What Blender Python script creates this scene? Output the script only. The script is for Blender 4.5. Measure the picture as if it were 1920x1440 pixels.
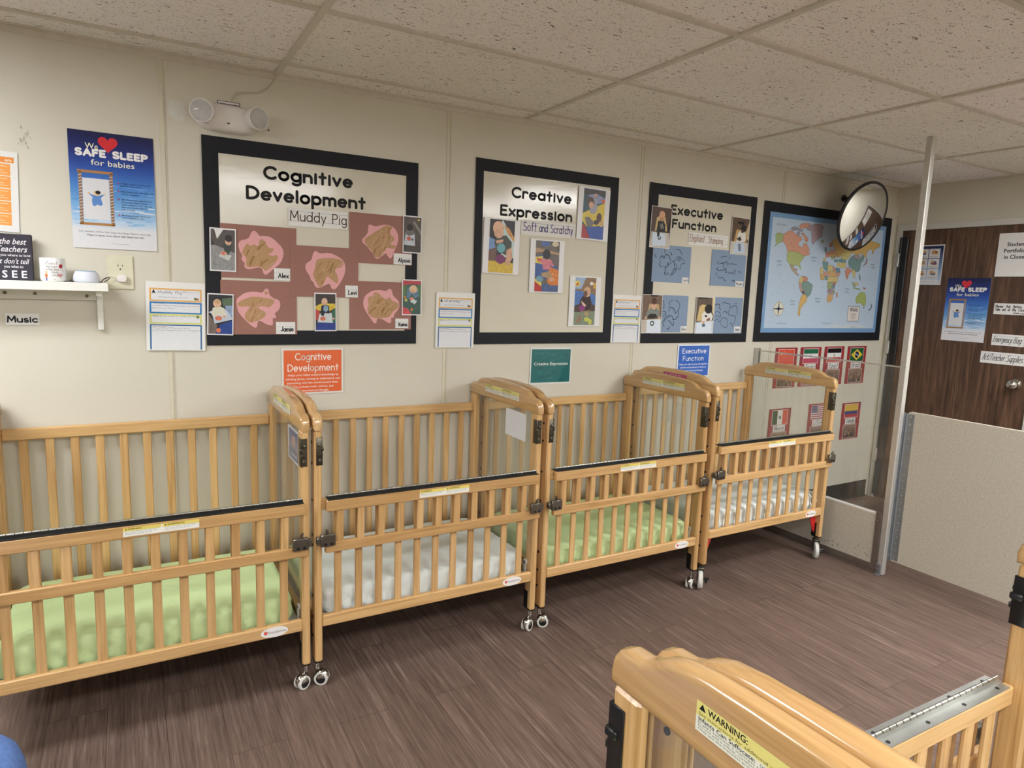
import bpy, bmesh, math, random
from mathutils import Vector, Matrix

random.seed(7)
C = bpy.context.scene.collection
scene = bpy.context.scene
for _o in list(bpy.data.objects):
    bpy.data.objects.remove(_o)

# ------------------------------------------------------------------ camera
cam_data = bpy.data.cameras.new('camera')
cam_data.sensor_fit = 'HORIZONTAL'
cam_data.sensor_width = 36.0
cam_data.lens = 36.0 * 1249.59 / 1920.0
cam_data.clip_start = 0.02
cam = bpy.data.objects.new('camera', cam_data)
C.objects.link(cam)
_r = Vector((0.86737062, -0.49643719, 0.03490447))
_u = Vector((0.03909537, 0.13789111, 0.9896755))
_f = Vector((0.49612474, 0.85705085, -0.13901109))
_m = Matrix((_r, _u, -_f)).transposed().to_4x4()
_m.translation = Vector((-0.154, -3.068, 1.531))
cam.matrix_world = _m
scene.camera = cam

# ------------------------------------------------------------------ world and exposure
world = bpy.data.worlds.new('room_dark')
world.use_nodes = True
world.node_tree.nodes['Background'].inputs[0].default_value = (0.05, 0.05, 0.05, 1)
world.node_tree.nodes['Background'].inputs[1].default_value = 0.3
scene.world = world
scene.view_settings.view_transform = 'Standard'
scene.view_settings.look = 'None'
scene.view_settings.gamma = 1.0
scene.view_settings.use_curve_mapping = False
scene.view_settings.exposure = 0.0
scene.cycles.max_bounces = 16
scene.cycles.diffuse_bounces = 10
scene.cycles.transparent_max_bounces = 24
LAMP_POWER = 30.0            # radiance of the ceiling light diffusers

# ------------------------------------------------------------------ helpers
def lin(c):
    r = []
    for v in c[:3]:
        v = v / 255.0
        r.append(v / 12.92 if v <= 0.04045 else ((v + 0.055) / 1.055) ** 2.4)
    return tuple(r) + (1.0,)

def new_mat(name):
    m = bpy.data.materials.new(name)
    m.use_nodes = True
    nt = m.node_tree
    return m, nt, nt.nodes['Principled BSDF']

def N(nt, kind, **kw):
    n = nt.nodes.new(kind)
    for k, v in kw.items():
        if k in ('operation', 'blend_type', 'data_type', 'noise_dimensions', 'feature', 'attribute_name', 'interpolation', 'distance', 'bands_direction', 'wave_type'):
            setattr(n, k, v)
        else:
            n.inputs[k].default_value = v
    return n

def ramp(nt, stops):
    n = nt.nodes.new('ShaderNodeValToRGB')
    e = n.color_ramp.elements
    while len(e) < len(stops):
        e.new(0.5)
    for i, (p, c) in enumerate(stops):
        e[i].position = p
        e[i].color = c if len(c) == 4 else tuple(c) + (1,)
    return n

def mixc(nt, fac, a, b, mode='MIX'):
    n = nt.nodes.new('ShaderNodeMix')
    n.data_type = 'RGBA'
    n.blend_type = mode
    for sock, v in ((n.inputs[0], fac), (n.inputs[6], a), (n.inputs[7], b)):
        if isinstance(v, bpy.types.NodeSocket):
            nt.links.new(v, sock)
        else:
            sock.default_value = v
    return n.outputs[2]

def simple(name, col, rough=0.5, metal=0.0, noise=0.06, scale=30.0, spec=0.5, bump=0.0, bscale=80.0):
    """plain procedural material: base colour with a faint mottling and optional fine bump"""
    m, nt, b = new_mat(name)
    tc = nt.nodes.new('ShaderNodeTexCoord')
    nz = N(nt, 'ShaderNodeTexNoise', Scale=scale, Detail=3.0)
    nt.links.new(tc.outputs['Object'], nz.inputs['Vector'])
    c = lin(col)
    lo = tuple(v * (1 - noise) for v in c[:3]) + (1,)
    hi = tuple(min(1, v * (1 + noise)) for v in c[:3]) + (1,)
    rp = ramp(nt, [(0.3, lo), (0.7, hi)])
    nt.links.new(nz.outputs['Fac'], rp.inputs[0])
    nt.links.new(rp.outputs[0], b.inputs['Base Color'])
    b.inputs['Roughness'].default_value = rough
    b.inputs['Metallic'].default_value = metal
    b.inputs['Specular IOR Level'].default_value = spec
    if bump:
        nz2 = N(nt, 'ShaderNodeTexNoise', Scale=bscale, Detail=4.0)
        nt.links.new(tc.outputs['Object'], nz2.inputs['Vector'])
        bp = N(nt, 'ShaderNodeBump', Strength=bump, Distance=0.01)
        nt.links.new(nz2.outputs['Fac'], bp.inputs['Height'])
        nt.links.new(bp.outputs[0], b.inputs['Normal'])
    return m

class MB:
    """collects verts, faces and optional face colours; build() links them as ONE mesh object"""
    def __init__(self):
        self.v, self.f, self.c, self.sm, self.mi = [], [], [], [], []
    def add(self, verts, faces, col=None, smooth=False, mi=0):
        o = len(self.v)
        self.v += [tuple(p) for p in verts]
        for f in faces:
            self.f.append([i + o for i in f])
            self.c.append(col)
            self.sm.append(smooth)
            self.mi.append(mi)
    def box(self, a, b, bev=0.0, col=None, mi=0):
        x0, y0, z0 = (min(a[i], b[i]) for i in range(3))
        x1, y1, z1 = (max(a[i], b[i]) for i in range(3))
        if bev <= 0:
            v = [(x, y, z) for z in (z0, z1) for y in (y0, y1) for x in (x0, x1)]
            f = [(0, 2, 3, 1), (4, 5, 7, 6), (0, 1, 5, 4), (2, 6, 7, 3), (0, 4, 6, 2), (1, 3, 7, 5)]
            self.add(v, f, col, False, mi)
            return
        bev = min(bev, (x1 - x0) * 0.49, (y1 - y0) * 0.49, (z1 - z0) * 0.49)
        c = ((x0 + x1) / 2, (y0 + y1) / 2, (z0 + z1) / 2)
        h = ((x1 - x0) / 2, (y1 - y0) / 2, (z1 - z0) / 2)
        v, idx = [], {}
        for sx in (-1, 1):
            for sy in (-1, 1):
                for sz in (-1, 1):
                    s = (sx, sy, sz)
                    for ax in range(3):
                        p = [c[i] + s[i] * (h[i] - (0 if i == ax else bev)) for i in range(3)]
                        idx[(s, ax)] = len(v)
                        v.append(p)
        f = []
        for ax in range(3):
            o1, o2 = (ax + 1) % 3, (ax + 2) % 3
            for s in (-1, 1):
                q = []
                for (a1, a2) in ((-1, -1), (1, -1), (1, 1), (-1, 1)):
                    k = [0, 0, 0]
                    k[ax], k[o1], k[o2] = s, a1, a2
                    q.append(idx[(tuple(k), ax)])
                f.append(q if s > 0 else q[::-1])
        for ax in range(3):                       # edges running along ax
            o1, o2 = (ax + 1) % 3, (ax + 2) % 3
            for s1 in (-1, 1):
                for s2 in (-1, 1):
                    k0, k1 = [0, 0, 0], [0, 0, 0]
                    k0[ax], k0[o1], k0[o2] = -1, s1, s2
                    k1[ax], k1[o1], k1[o2] = 1, s1, s2
                    q = [idx[(tuple(k0), o1)], idx[(tuple(k1), o1)], idx[(tuple(k1), o2)], idx[(tuple(k0), o2)]]
                    f.append(q if s1 * s2 < 0 else q[::-1])
        for s, sg in [((a, b_, c_), a * b_ * c_) for a in (-1, 1) for b_ in (-1, 1) for c_ in (-1, 1)]:
            q = [idx[(s, 0)], idx[(s, 1)], idx[(s, 2)]]
            f.append(q if sg > 0 else q[::-1])
        self.add(v, f, col, False, mi)
    def tube(self, path, r, n=10, cap=True, col=None, mi=0):
        pts = [Vector(p) for p in path]
        rr = r if isinstance(r, (list, tuple)) else [r] * len(pts)
        rings, prev = [], None
        for i, p in enumerate(pts):
            t = (pts[min(i + 1, len(pts) - 1)] - pts[max(i - 1, 0)]).normalized()
            if prev is None:
                a = Vector((0, 0, 1)) if abs(t.z) < 0.9 else Vector((1, 0, 0))
                u = t.cross(a).normalized()
            else:
                u = (prev - t * prev.dot(t)).normalized()
            prev = u
            w = t.cross(u)
            rings.append([p + (u * math.cos(2 * math.pi * k / n) + w * math.sin(2 * math.pi * k / n)) * rr[i] for k in range(n)])
        v = [q for ring in rings for q in ring]
        f = []
        for i in range(len(rings) - 1):
            for k in range(n):
                k2 = (k + 1) % n
                f.append((i * n + k, i * n + k2, (i + 1) * n + k2, (i + 1) * n + k))
        self.add(v, f, col, True, mi)
        if cap:
            o = len(self.v) - len(v)
            self.f += [[o + k for k in range(n)][::-1], [o + (len(rings) - 1) * n + k for k in range(n)]]
            self.c += [col, col]; self.sm += [False, False]; self.mi += [mi, mi]
    def lathe(self, prof, n=24, M=None, col=None, mi=0, smooth=True):
        """prof: (radius, height) pairs about local z"""
        M = M or Matrix.Identity(4)
        v = [M @ Vector((r * math.cos(2 * math.pi * k / n), r * math.sin(2 * math.pi * k / n), h)) for r, h in prof for k in range(n)]
        f = []
        for i in range(len(prof) - 1):
            for k in range(n):
                k2 = (k + 1) % n
                f.append((i * n + k, i * n + k2, (i + 1) * n + k2, (i + 1) * n + k))
        self.add(v, f, col, smooth, mi)
        o = len(self.v) - len(v)
        for i, rev in ((0, True), (len(prof) - 1, False)):
            if prof[i][0] > 1e-5:
                q = [o + i * n + k for k in range(n)]
                self.f.append(q[::-1] if rev else q)
                self.c.append(col); self.sm.append(False); self.mi.append(mi)
    def prism(self, poly, axis, a, b, col=None, mi=0, bev=0.0, seg=3):
        """polygon given in the plane normal to axis, swept from a to b; bev rounds both rims"""
        def put(p, d):
            if axis == 0: return (d, p[0], p[1])
            if axis == 1: return (p[0], d, p[1])
            return (p[0], p[1], d)
        bm = bmesh.new()
        vs = [bm.verts.new(put(p, a)) for p in poly]
        face = bm.faces.new(vs)
        ex = bmesh.ops.extrude_face_region(bm, geom=[face])
        nv = [g for g in ex['geom'] if isinstance(g, bmesh.types.BMVert)]
        d = [0, 0, 0]; d[axis] = b - a
        bmesh.ops.translate(bm, verts=nv, vec=d)
        bmesh.ops.recalc_face_normals(bm, faces=bm.faces[:])
        if bev:
            rim = [e for e in bm.edges if abs(e.verts[0].co[axis] - e.verts[1].co[axis]) < 1e-6]
            bmesh.ops.bevel(bm, geom=rim, offset=bev, segments=seg, profile=0.5, affect='EDGES', clamp_overlap=True)
        bm.verts.index_update()
        self.add([v.co.copy() for v in bm.verts], [[v.index for v in f.verts] for f in bm.faces], col, bool(bev), mi)
        bm.free()
    def build(self, name, mat, parent=None, loc=None, rot=None, weld=False, autosmooth=45):
        me = bpy.data.meshes.new(name)
        me.from_pydata(self.v, [], self.f)
        mats = mat if isinstance(mat, (list, tuple)) else [mat]
        for m in mats:
            me.materials.append(m)
        me.polygons.foreach_set('use_smooth', self.sm)
        if len(mats) > 1:
            me.polygons.foreach_set('material_index', self.mi)
        if any(c is not None for c in self.c):
            at = me.color_attributes.new('Col', 'FLOAT_COLOR', 'CORNER')
            buf = []
            for f, c in zip(self.f, self.c):
                c = c or (0.8, 0.8, 0.8, 1)
                buf += list(c) * len(f)
            at.data.foreach_set('color', buf)
        me.update()
        if weld:
            bm = bmesh.new(); bm.from_mesh(me)
            bmesh.ops.remove_doubles(bm, verts=bm.verts[:], dist=1e-5)
            bmesh.ops.recalc_face_normals(bm, faces=bm.faces[:])
            bm.to_mesh(me); bm.free()
        if autosmooth is not None and any(self.sm):
            me.set_sharp_from_angle(angle=math.radians(autosmooth))
        o = bpy.data.objects.new(name, me)
        C.objects.link(o)
        if parent is not None:
            o.parent = parent
        if loc is not None:
            o.location = loc
        if rot is not None:
            o.rotation_euler = rot
        return o

def empty(name, loc=(0, 0, 0), rz=0.0):
    o = bpy.data.objects.new(name, None)
    o.empty_display_size = 0.1
    o.location = loc
    o.rotation_euler = (0, 0, rz)
    C.objects.link(o)
    return o

def tag(o, label, cat, group=None):
    o['label'] = label
    o['category'] = cat
    if group:
        o['group'] = group
    return o

def struct(o):
    o['kind'] = 'structure'
    return o

def copy_tree(o, parent=None):
    c = o.copy()
    C.objects.link(c)
    if parent is not None:
        c.parent = parent
    for ch in list(o.children):
        copy_tree(ch, c)
    return c
# ------------------------------------------------------------------ materials
def wood(name, axis, base=(208, 170, 118), rough=0.34, coat=0.25):
    m, nt, b = new_mat(name)
    tc = nt.nodes.new('ShaderNodeTexCoord')
    oi = nt.nodes.new('ShaderNodeObjectInfo')
    mp = nt.nodes.new('ShaderNodeMapping')
    sc = [38.0, 38.0, 38.0]
    sc[axis] = 1.6
    mp.inputs['Scale'].default_value = sc
    off = nt.nodes.new('ShaderNodeVectorMath'); off.operation = 'SCALE'
    off.inputs[0].default_value = (3.1, 5.7, 2.3)
    mul = N(nt, 'ShaderNodeMath', operation='MULTIPLY'); mul.inputs[1].default_value = 20.0
    nt.links.new(oi.outputs['Random'], mul.inputs[0])
    nt.links.new(mul.outputs[0], off.inputs['Scale'])
    addv = nt.nodes.new('ShaderNodeVectorMath'); addv.operation = 'ADD'
    nt.links.new(tc.outputs['Object'], addv.inputs[0])
    nt.links.new(off.outputs[0], addv.inputs[1])
    nt.links.new(addv.outputs[0], mp.inputs['Vector'])
    n1 = N(nt, 'ShaderNodeTexNoise', Scale=1.6, Detail=5.0, Roughness=0.6, Distortion=0.6)
    nt.links.new(mp.outputs[0], n1.inputs['Vector'])
    mp2 = nt.nodes.new('ShaderNodeMapping')
    sc2 = [150.0, 150.0, 150.0]; sc2[axis] = 5.0
    mp2.inputs['Scale'].default_value = sc2
    nt.links.new(addv.outputs[0], mp2.inputs['Vector'])
    n2 = N(nt, 'ShaderNodeTexNoise', Scale=1.0, Detail=3.0)
    nt.links.new(mp2.outputs[0], n2.inputs['Vector'])
    c = lin(base)
    dark = (c[0] * 0.74, c[1] * 0.66, c[2] * 0.54, 1)
    mid = (c[0] * 0.95, c[1] * 0.93, c[2] * 0.90, 1)
    lite = (min(1, c[0] * 1.10), min(1, c[1] * 1.12), min(1, c[2] * 1.16), 1)
    r1 = ramp(nt, [(0.30, dark), (0.44, mid), (0.72, lite)])
    nt.links.new(n1.outputs['Fac'], r1.inputs[0])
    r2 = ramp(nt, [(0.35, (0.86, 0.83, 0.78, 1)), (0.6, (1, 1, 1, 1))])
    nt.links.new(n2.outputs['Fac'], r2.inputs[0])
    g = mixc(nt, 0.8, r1.outputs[0], r2.outputs[0], 'MULTIPLY')
    rr = ramp(nt, [(0.0, (0.80, 0.75, 0.68, 1)), (0.4, (0.97, 0.95, 0.92, 1)), (0.7, (1, 1, 1, 1)), (1.0, (1.03, 1.03, 1.0, 1))])
    nt.links.new(oi.outputs['Random'], rr.inputs[0])
    g2 = mixc(nt, 1.0, g, rr.outputs[0], 'MULTIPLY')
    nt.links.new(g2, b.inputs['Base Color'])
    b.inputs['Roughness'].default_value = rough
    b.inputs['Coat Weight'].default_value = coat
    b.inputs['Coat Roughness'].default_value = 0.12
    bp = N(nt, 'ShaderNodeBump', Strength=0.06, Distance=0.002)
    nt.links.new(n1.outputs['Fac'], bp.inputs['Height'])
    nt.links.new(bp.outputs[0], b.inputs['Normal'])
    return m

WX, WY, WZ = wood('maple_along_x', 0), wood('maple_along_y', 1), wood('maple_along_z', 2)
WCAP = wood('maple_cap_varnish', 1, base=(206, 169, 119), rough=0.2, coat=0.7)

def clear_plastic(name, tint=(0.97, 0.98, 0.97), haze=0.0, ior=1.49):
    m, nt, b = new_mat(name)
    nt.nodes.remove(b)
    out = nt.nodes['Material Output']
    tr = nt.nodes.new('ShaderNodeBsdfTransparent'); tr.inputs[0].default_value = tint + (1,)
    gl = nt.nodes.new('ShaderNodeBsdfGlossy'); gl.inputs['Roughness'].default_value = 0.03
    # Schlick reflectance from the true angle to the sheet, the same for both of its faces
    ge = nt.nodes.new('ShaderNodeNewGeometry')
    dt = nt.nodes.new('ShaderNodeVectorMath'); dt.operation = 'DOT_PRODUCT'
    nt.links.new(ge.outputs['Normal'], dt.inputs[0]); nt.links.new(ge.outputs['Incoming'], dt.inputs[1])
    ab = N(nt, 'ShaderNodeMath', operation='ABSOLUTE'); nt.links.new(dt.outputs['Value'], ab.inputs[0])
    om = N(nt, 'ShaderNodeMath', operation='SUBTRACT'); om.inputs[0].default_value = 1.0; nt.links.new(ab.outputs[0], om.inputs[1])
    pw = N(nt, 'ShaderNodeMath', operation='POWER'); pw.inputs[1].default_value = 5.0; nt.links.new(om.outputs[0], pw.inputs[0])
    r0 = ((ior - 1) / (ior + 1)) ** 2
    fr = N(nt, 'ShaderNodeMath', operation='MULTIPLY_ADD'); fr.inputs[1].default_value = 1 - r0; fr.inputs[2].default_value = r0
    nt.links.new(pw.outputs[0], fr.inputs[0])
    mx = nt.nodes.new('ShaderNodeMixShader')
    nt.links.new(fr.outputs[0], mx.inputs[0])
    nt.links.new(tr.outputs[0], mx.inputs[1])
    nt.links.new(gl.outputs[0], mx.inputs[2])
    last = mx
    if haze:
        tc = nt.nodes.new('ShaderNodeTexCoord')
        nz = N(nt, 'ShaderNodeTexNoise', Scale=6.0, Detail=4.0)
        nt.links.new(tc.outputs['Object'], nz.inputs['Vector'])
        ml = N(nt, 'ShaderNodeMath', operation='MULTIPLY'); ml.inputs[1].default_value = haze * 2
        nt.links.new(nz.outputs['Fac'], ml.inputs[0])
        df = nt.nodes.new('ShaderNodeBsdfDiffuse'); df.inputs[0].default_value = (0.8, 0.8, 0.78, 1)
        m2 = nt.nodes.new('ShaderNodeMixShader')
        nt.links.new(ml.outputs[0], m2.inputs[0])
        nt.links.new(mx.outputs[0], m2.inputs[1])
        nt.links.new(df.outputs[0], m2.inputs[2])
        last = m2
    nt.links.new(last.outputs[0], out.inputs['Surface'])
    return m

ACRYLIC = clear_plastic('clear_acrylic', haze=0.03)
SLEEVE = clear_plastic('clear_sleeve_film', haze=0.10)
LENS = clear_plastic('clear_lens', tint=(0.95, 0.96, 0.97), haze=0.28)

def printed(name, rough=0.5, spec=0.4, bump=0.0, bscale=9.0, grain=0.05, gscale=160.0):
    """paper or film whose printed colours come from the mesh's own flat colour patches"""
    m, nt, b = new_mat(name)
    at = nt.nodes.new('ShaderNodeVertexColor'); at.layer_name = 'Col'
    tc = nt.nodes.new('ShaderNodeTexCoord')
    nz = N(nt, 'ShaderNodeTexNoise', Scale=gscale, Detail=3.0)
    nt.links.new(tc.outputs['Object'], nz.inputs['Vector'])
    r = ramp(nt, [(0.3, (1 - grain,) * 3), (0.7, (1, 1, 1))])
    nt.links.new(nz.outputs['Fac'], r.inputs[0])
    fac = 1.0
    if grain > 0.1:                       # photographic mottling lives in the picture, not in the white paper margin
        bw = nt.nodes.new('ShaderNodeRGBToBW')
        nt.links.new(at.outputs['Color'], bw.inputs[0])
        fr_ = ramp(nt, [(0.55, (1, 1, 1)), (0.72, (0, 0, 0))])
        nt.links.new(bw.outputs[0], fr_.inputs[0])
        fac = fr_.outputs[0]
    g = mixc(nt, fac, at.outputs['Color'], r.outputs[0], 'MULTIPLY')
    nt.links.new(g, b.inputs['Base Color'])
    b.inputs['Roughness'].default_value = rough
    b.inputs['Specular IOR Level'].default_value = spec
    if bump:
        n2 = N(nt, 'ShaderNodeTexNoise', Scale=bscale, Detail=3.0)
        nt.links.new(tc.outputs['Object'], n2.inputs['Vector'])
        bp = N(nt, 'ShaderNodeBump', Strength=bump, Distance=0.02)
        nt.links.new(n2.outputs['Fac'], bp.inputs['Height'])
        nt.links.new(bp.outputs[0], b.inputs['Normal'])
    return m

P_MATTE = printed('printed_matte_paper', 0.7, 0.25)
P_PHOTO = printed('printed_photo_paper', 0.35, 0.4, 0.03, grain=0.30, gscale=75.0)
P_LAM = printed('laminated_print', 0.13, 0.55, 0.10, 14.0)
P_SATIN = printed('satin_print', 0.4, 0.45, 0.03)

WHITE_PAINT = simple('white_painted_wood', (232, 232, 226), 0.42, noise=0.02)
TRIM_WHITE = simple('white_door_trim_paint', (205, 203, 196), 0.45, noise=0.03)
CREAM_TRIM = simple('cream_batten', (206, 200, 180), 0.4, noise=0.03)
BLACK_PAPER = simple('black_border_paper', (24, 26, 33), 0.6, noise=0.12, scale=60, spec=0.3)
BLACK_INK = simple('black_letter_card', (18, 18, 20), 0.55, noise=0.05, spec=0.3)
BLACK_RUBBER = simple('black_vinyl', (26, 25, 26), 0.45, noise=0.1)
BLACK_PLASTIC = simple('black_plastic', (22, 22, 23), 0.35, noise=0.06)
PEWTER = simple('dark_pewter_latch', (116, 110, 100), 0.32, 0.85, noise=0.12)
DARK_STEEL = simple('dark_strike_steel', (92, 86, 74), 0.33, 0.85, noise=0.12)
HINGE_STEEL = simple('hinge_steel', (176, 177, 172), 0.36, 0.75, noise=0.12, scale=12)
HINGE_DARK = simple('hinge_dark_steel', (50, 49, 47), 0.4, 0.6, noise=0.12, scale=12)
KNUCKLE = simple('hinge_knuckle_steel', (170, 168, 160), 0.3, 0.85, noise=0.08)
CHROME = simple('chrome', (205, 203, 196), 0.12, 1.0, noise=0.02)
ALU = simple('brushed_aluminium', (204, 202, 196), 0.38, 0.55, noise=0.05, scale=50)
ALU_GREY = simple('grey_channel', (128, 118, 110), 0.45, 0.6, noise=0.06)
GALV = simple('galvanised_hinge', (146, 152, 156), 0.42, 0.7, noise=0.08, scale=60)
WHITE_TYRE = simple('white_caster_tyre', (206, 204, 196), 0.55, noise=0.1)
RED_PLASTIC = simple('red_bracket', (190, 38, 36), 0.4, noise=0.06)
GREY_PLATE = simple('grey_support_plate', (186, 186, 182), 0.5, noise=0.05)
OFF_WHITE_PLASTIC = simple('white_fixture_plastic', (226, 222, 220), 0.4, noise=0.02)
IVORY_PLASTIC = simple('ivory_outlet_plastic', (214, 210, 186), 0.35, noise=0.03)
BRASS_SCREW = simple('dull_screw', (120, 112, 96), 0.4, 0.9, noise=0.1)
BLUE_FABRIC = simple('blue_upholstery', (88, 116, 170), 0.9, noise=0.14, scale=90, spec=0.2, bump=0.25, bscale=300)
PAPER_W = simple('plain_white_paper', (232, 231, 228), 0.7, noise=0.02)

def board_backing():
    m = simple('cream_gloss_backing', (210, 205, 188), 0.12, noise=0.03, scale=4, spec=0.6, bump=0.03, bscale=60)
    return m
BACKING = board_backing()

def wall_mat():
    m, nt, b = new_mat('cream_wall_panel')
    tc = nt.nodes.new('ShaderNodeTexCoord')
    n1 = N(nt, 'ShaderNodeTexNoise', Scale=1.3, Detail=4.0)
    nt.links.new(tc.outputs['Object'], n1.inputs['Vector'])
    r = ramp(nt, [(0.3, lin((205, 200, 185))), (0.7, lin((212, 208, 194)))])
    nt.links.new(n1.outputs['Fac'], r.inputs[0])
    n2 = N(nt, 'ShaderNodeTexNoise', Scale=24.0, Detail=6.0, Roughness=0.7)
    nt.links.new(tc.outputs['Object'], n2.inputs['Vector'])
    r2 = ramp(nt, [(0.66, (1, 1, 1)), (0.80, (0.93, 0.92, 0.88))])
    nt.links.new(n2.outputs['Fac'], r2.inputs[0])
    g = mixc(nt, 1.0, r.outputs[0], r2.outputs[0], 'MULTIPLY')
    nt.links.new(g, b.inputs['Base Color'])
    b.inputs['Roughness'].default_value = 0.36
    b.inputs['Specular IOR Level'].default_value = 0.4
    n3 = N(nt, 'ShaderNodeTexNoise', Scale=220.0, Detail=3.0)
    nt.links.new(tc.outputs['Object'], n3.inputs['Vector'])
    bp = N(nt, 'ShaderNodeBump', Strength=0.10, Distance=0.004)
    nt.links.new(n3.outputs['Fac'], bp.inputs['Height'])
    nt.links.new(bp.outputs[0], b.inputs['Normal'])
    return m
WALL = wall_mat()

def floor_mat():
    m, nt, b = new_mat('brown_vinyl_plank')
    tc = nt.nodes.new('ShaderNodeTexCoord')
    mp = nt.nodes.new('ShaderNodeMapping')
    mp.inputs['Rotation'].default_value = (0, 0, math.pi / 2)
    mp.inputs['Location'].default_value = (0.3, 0.093, 0)
    nt.links.new(tc.outputs['Object'], mp.inputs['Vector'])
    br = nt.nodes.new('ShaderNodeTexBrick')
    br.inputs['Scale'].default_value = 1.0
    br.inputs['Brick Width'].default_value = 1.22
    br.inputs['Row Height'].default_value = 0.178
    br.inputs['Mortar Size'].default_value = 0.0012
    br.inputs['Mortar Smooth'].default_value = 0.2
    br.inputs['Color1'].default_value = (0.0, 0.0, 0.0, 1)
    br.inputs['Color2'].default_value = (1.0, 1.0, 1.0, 1)
    br.inputs['Mortar'].default_value = (0.2, 0.2, 0.2, 1)
    br.offset = 0.37
    nt.links.new(mp.outputs[0], br.inputs['Vector'])
    mp2 = nt.nodes.new('ShaderNodeMapping')
    mp2.inputs['Scale'].default_value = (78.0, 2.6, 1.0)
    nt.links.new(tc.outputs['Object'], mp2.inputs['Vector'])
    # shift the grain from plank to plank
    addv = nt.nodes.new('ShaderNodeVectorMath'); addv.operation = 'MULTIPLY_ADD'
    addv.inputs[1].default_value = (17.0, 9.0, 5.0)
    nt.links.new(br.outputs['Color'], addv.inputs[0])
    nt.links.new(mp2.outputs[0], addv.inputs[2])
    n1 = N(nt, 'ShaderNodeTexNoise', Scale=1.0, Detail=6.0, Roughness=0.65, Distortion=0.5)
    nt.links.new(addv.outputs[0], n1.inputs['Vector'])
    r1 = ramp(nt, [(0.28, lin((78, 61, 54))), (0.44, lin((102, 84, 75))), (0.58, lin((115, 96, 87))), (0.74, lin((147, 128, 116)))])
    nt.links.new(n1.outputs['Fac'], r1.inputs[0])
    mp3 = nt.nodes.new('ShaderNodeMapping')
    mp3.inputs['Scale'].default_value = (230.0, 9.0, 1.0)
    nt.links.new(tc.outputs['Object'], mp3.inputs['Vector'])
    n2 = N(nt, 'ShaderNodeTexNoise', Scale=1.0, Detail=3.0)
    nt.links.new(mp3.outputs[0], n2.inputs['Vector'])
    r2 = ramp(nt, [(0.30, (0.70, 0.68, 0.67)), (0.5, (1, 1, 1)), (0.72, (1.12, 1.1, 1.08))])
    nt.links.new(n2.outputs['Fac'], r2.inputs[0])
    g = mixc(nt, 0.9, r1.outputs[0], r2.outputs[0], 'MULTIPLY')
    rb = ramp(nt, [(0.0, (0.94, 0.93, 0.92)), (1.0, (1.04, 1.03, 1.02))])
    nt.links.new(br.outputs['Color'], rb.inputs[0])
    g = mixc(nt, 1.0, g, rb.outputs[0], 'MULTIPLY')
    seam = ramp(nt, [(0.0, (1, 1, 1)), (1.0, (0.45, 0.42, 0.42))])
    nt.links.new(br.outputs['Fac'], seam.inputs[0])
    g = mixc(nt, 1.0, g, seam.outputs[0], 'MULTIPLY')
    nt.links.new(g, b.inputs['Base Color'])
    b.inputs['Roughness'].default_value = 0.5
    b.inputs['Specular IOR Level'].default_value = 0.35
    bp = N(nt, 'ShaderNodeBump', Strength=0.25, Distance=0.002)
    nt.links.new(n1.outputs['Fac'], bp.inputs['Height'])
    nt.links.new(bp.outputs[0], b.inputs['Normal'])
    return m
FLOOR = floor_mat()

def ceiling_mat():
    m, nt, b = new_mat('fissured_ceiling_tile')
    at = nt.nodes.new('ShaderNodeVertexColor'); at.layer_name = 'Col'
    tc = nt.nodes.new('ShaderNodeTexCoord')
    mp = nt.nodes.new('ShaderNodeMapping')
    mp.inputs['Scale'].default_value = (42.0, 100.0, 1.0)
    mp.inputs['Rotation'].default_value = (0, 0, 0.5)
    nt.links.new(tc.outputs['Object'], mp.inputs['Vector'])
    n1 = N(nt, 'ShaderNodeTexNoise', Scale=1.0, Detail=1.5, Roughness=0.5, Distortion=1.2)
    nt.links.new(mp.outputs[0], n1.inputs['Vector'])
    s1 = ramp(nt, [(0.298, (0.20, 0.18, 0.16)), (0.338, (1, 1, 1))])
    nt.links.new(n1.outputs['Fac'], s1.inputs[0])
    mp2 = nt.nodes.new('ShaderNodeMapping')
    mp2.inputs['Scale'].default_value = (150.0, 230.0, 1.0)
    nt.links.new(tc.outputs['Object'], mp2.inputs['Vector'])
    n2 = N(nt, 'ShaderNodeTexNoise', Scale=1.0, Detail=1.0)
    nt.links.new(mp2.outputs[0], n2.inputs['Vector'])
    s2 = ramp(nt, [(0.29, (0.38, 0.36, 0.33)), (0.345, (1, 1, 1))])
    nt.links.new(n2.outputs['Fac'], s2.inputs[0])
    n3 = N(nt, 'ShaderNodeTexNoise', Scale=2.2, Detail=3.0)
    nt.links.new(tc.outputs['Object'], n3.inputs['Vector'])
    s3 = ramp(nt, [(0.3, (0.95, 0.945, 0.93)), (0.7, (1, 1, 1))])
    nt.links.new(n3.outputs['Fac'], s3.inputs[0])
    g = mixc(nt, 1.0, at.outputs['Color'], s1.outputs[0], 'MULTIPLY')
    g = mixc(nt, 1.0, g, s2.outputs[0], 'MULTIPLY')
    g = mixc(nt, 1.0, g, s3.outputs[0], 'MULTIPLY')
    nt.links.new(g, b.inputs['Base Color'])
    b.inputs['Roughness'].default_value = 0.9
    b.inputs['Specular IOR Level'].default_value = 0.15
    bp = N(nt, 'ShaderNodeBump', Strength=0.4, Distance=0.004)
    nt.links.new(n1.outputs['Fac'], bp.inputs['Height'])
    nt.links.new(bp.outputs[0], b.inputs['Normal'])
    return m
TILE = ceiling_mat()
GRID = simple('ceiling_grid_paint', (206, 200, 186), 0.5, noise=0.05)

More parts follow.
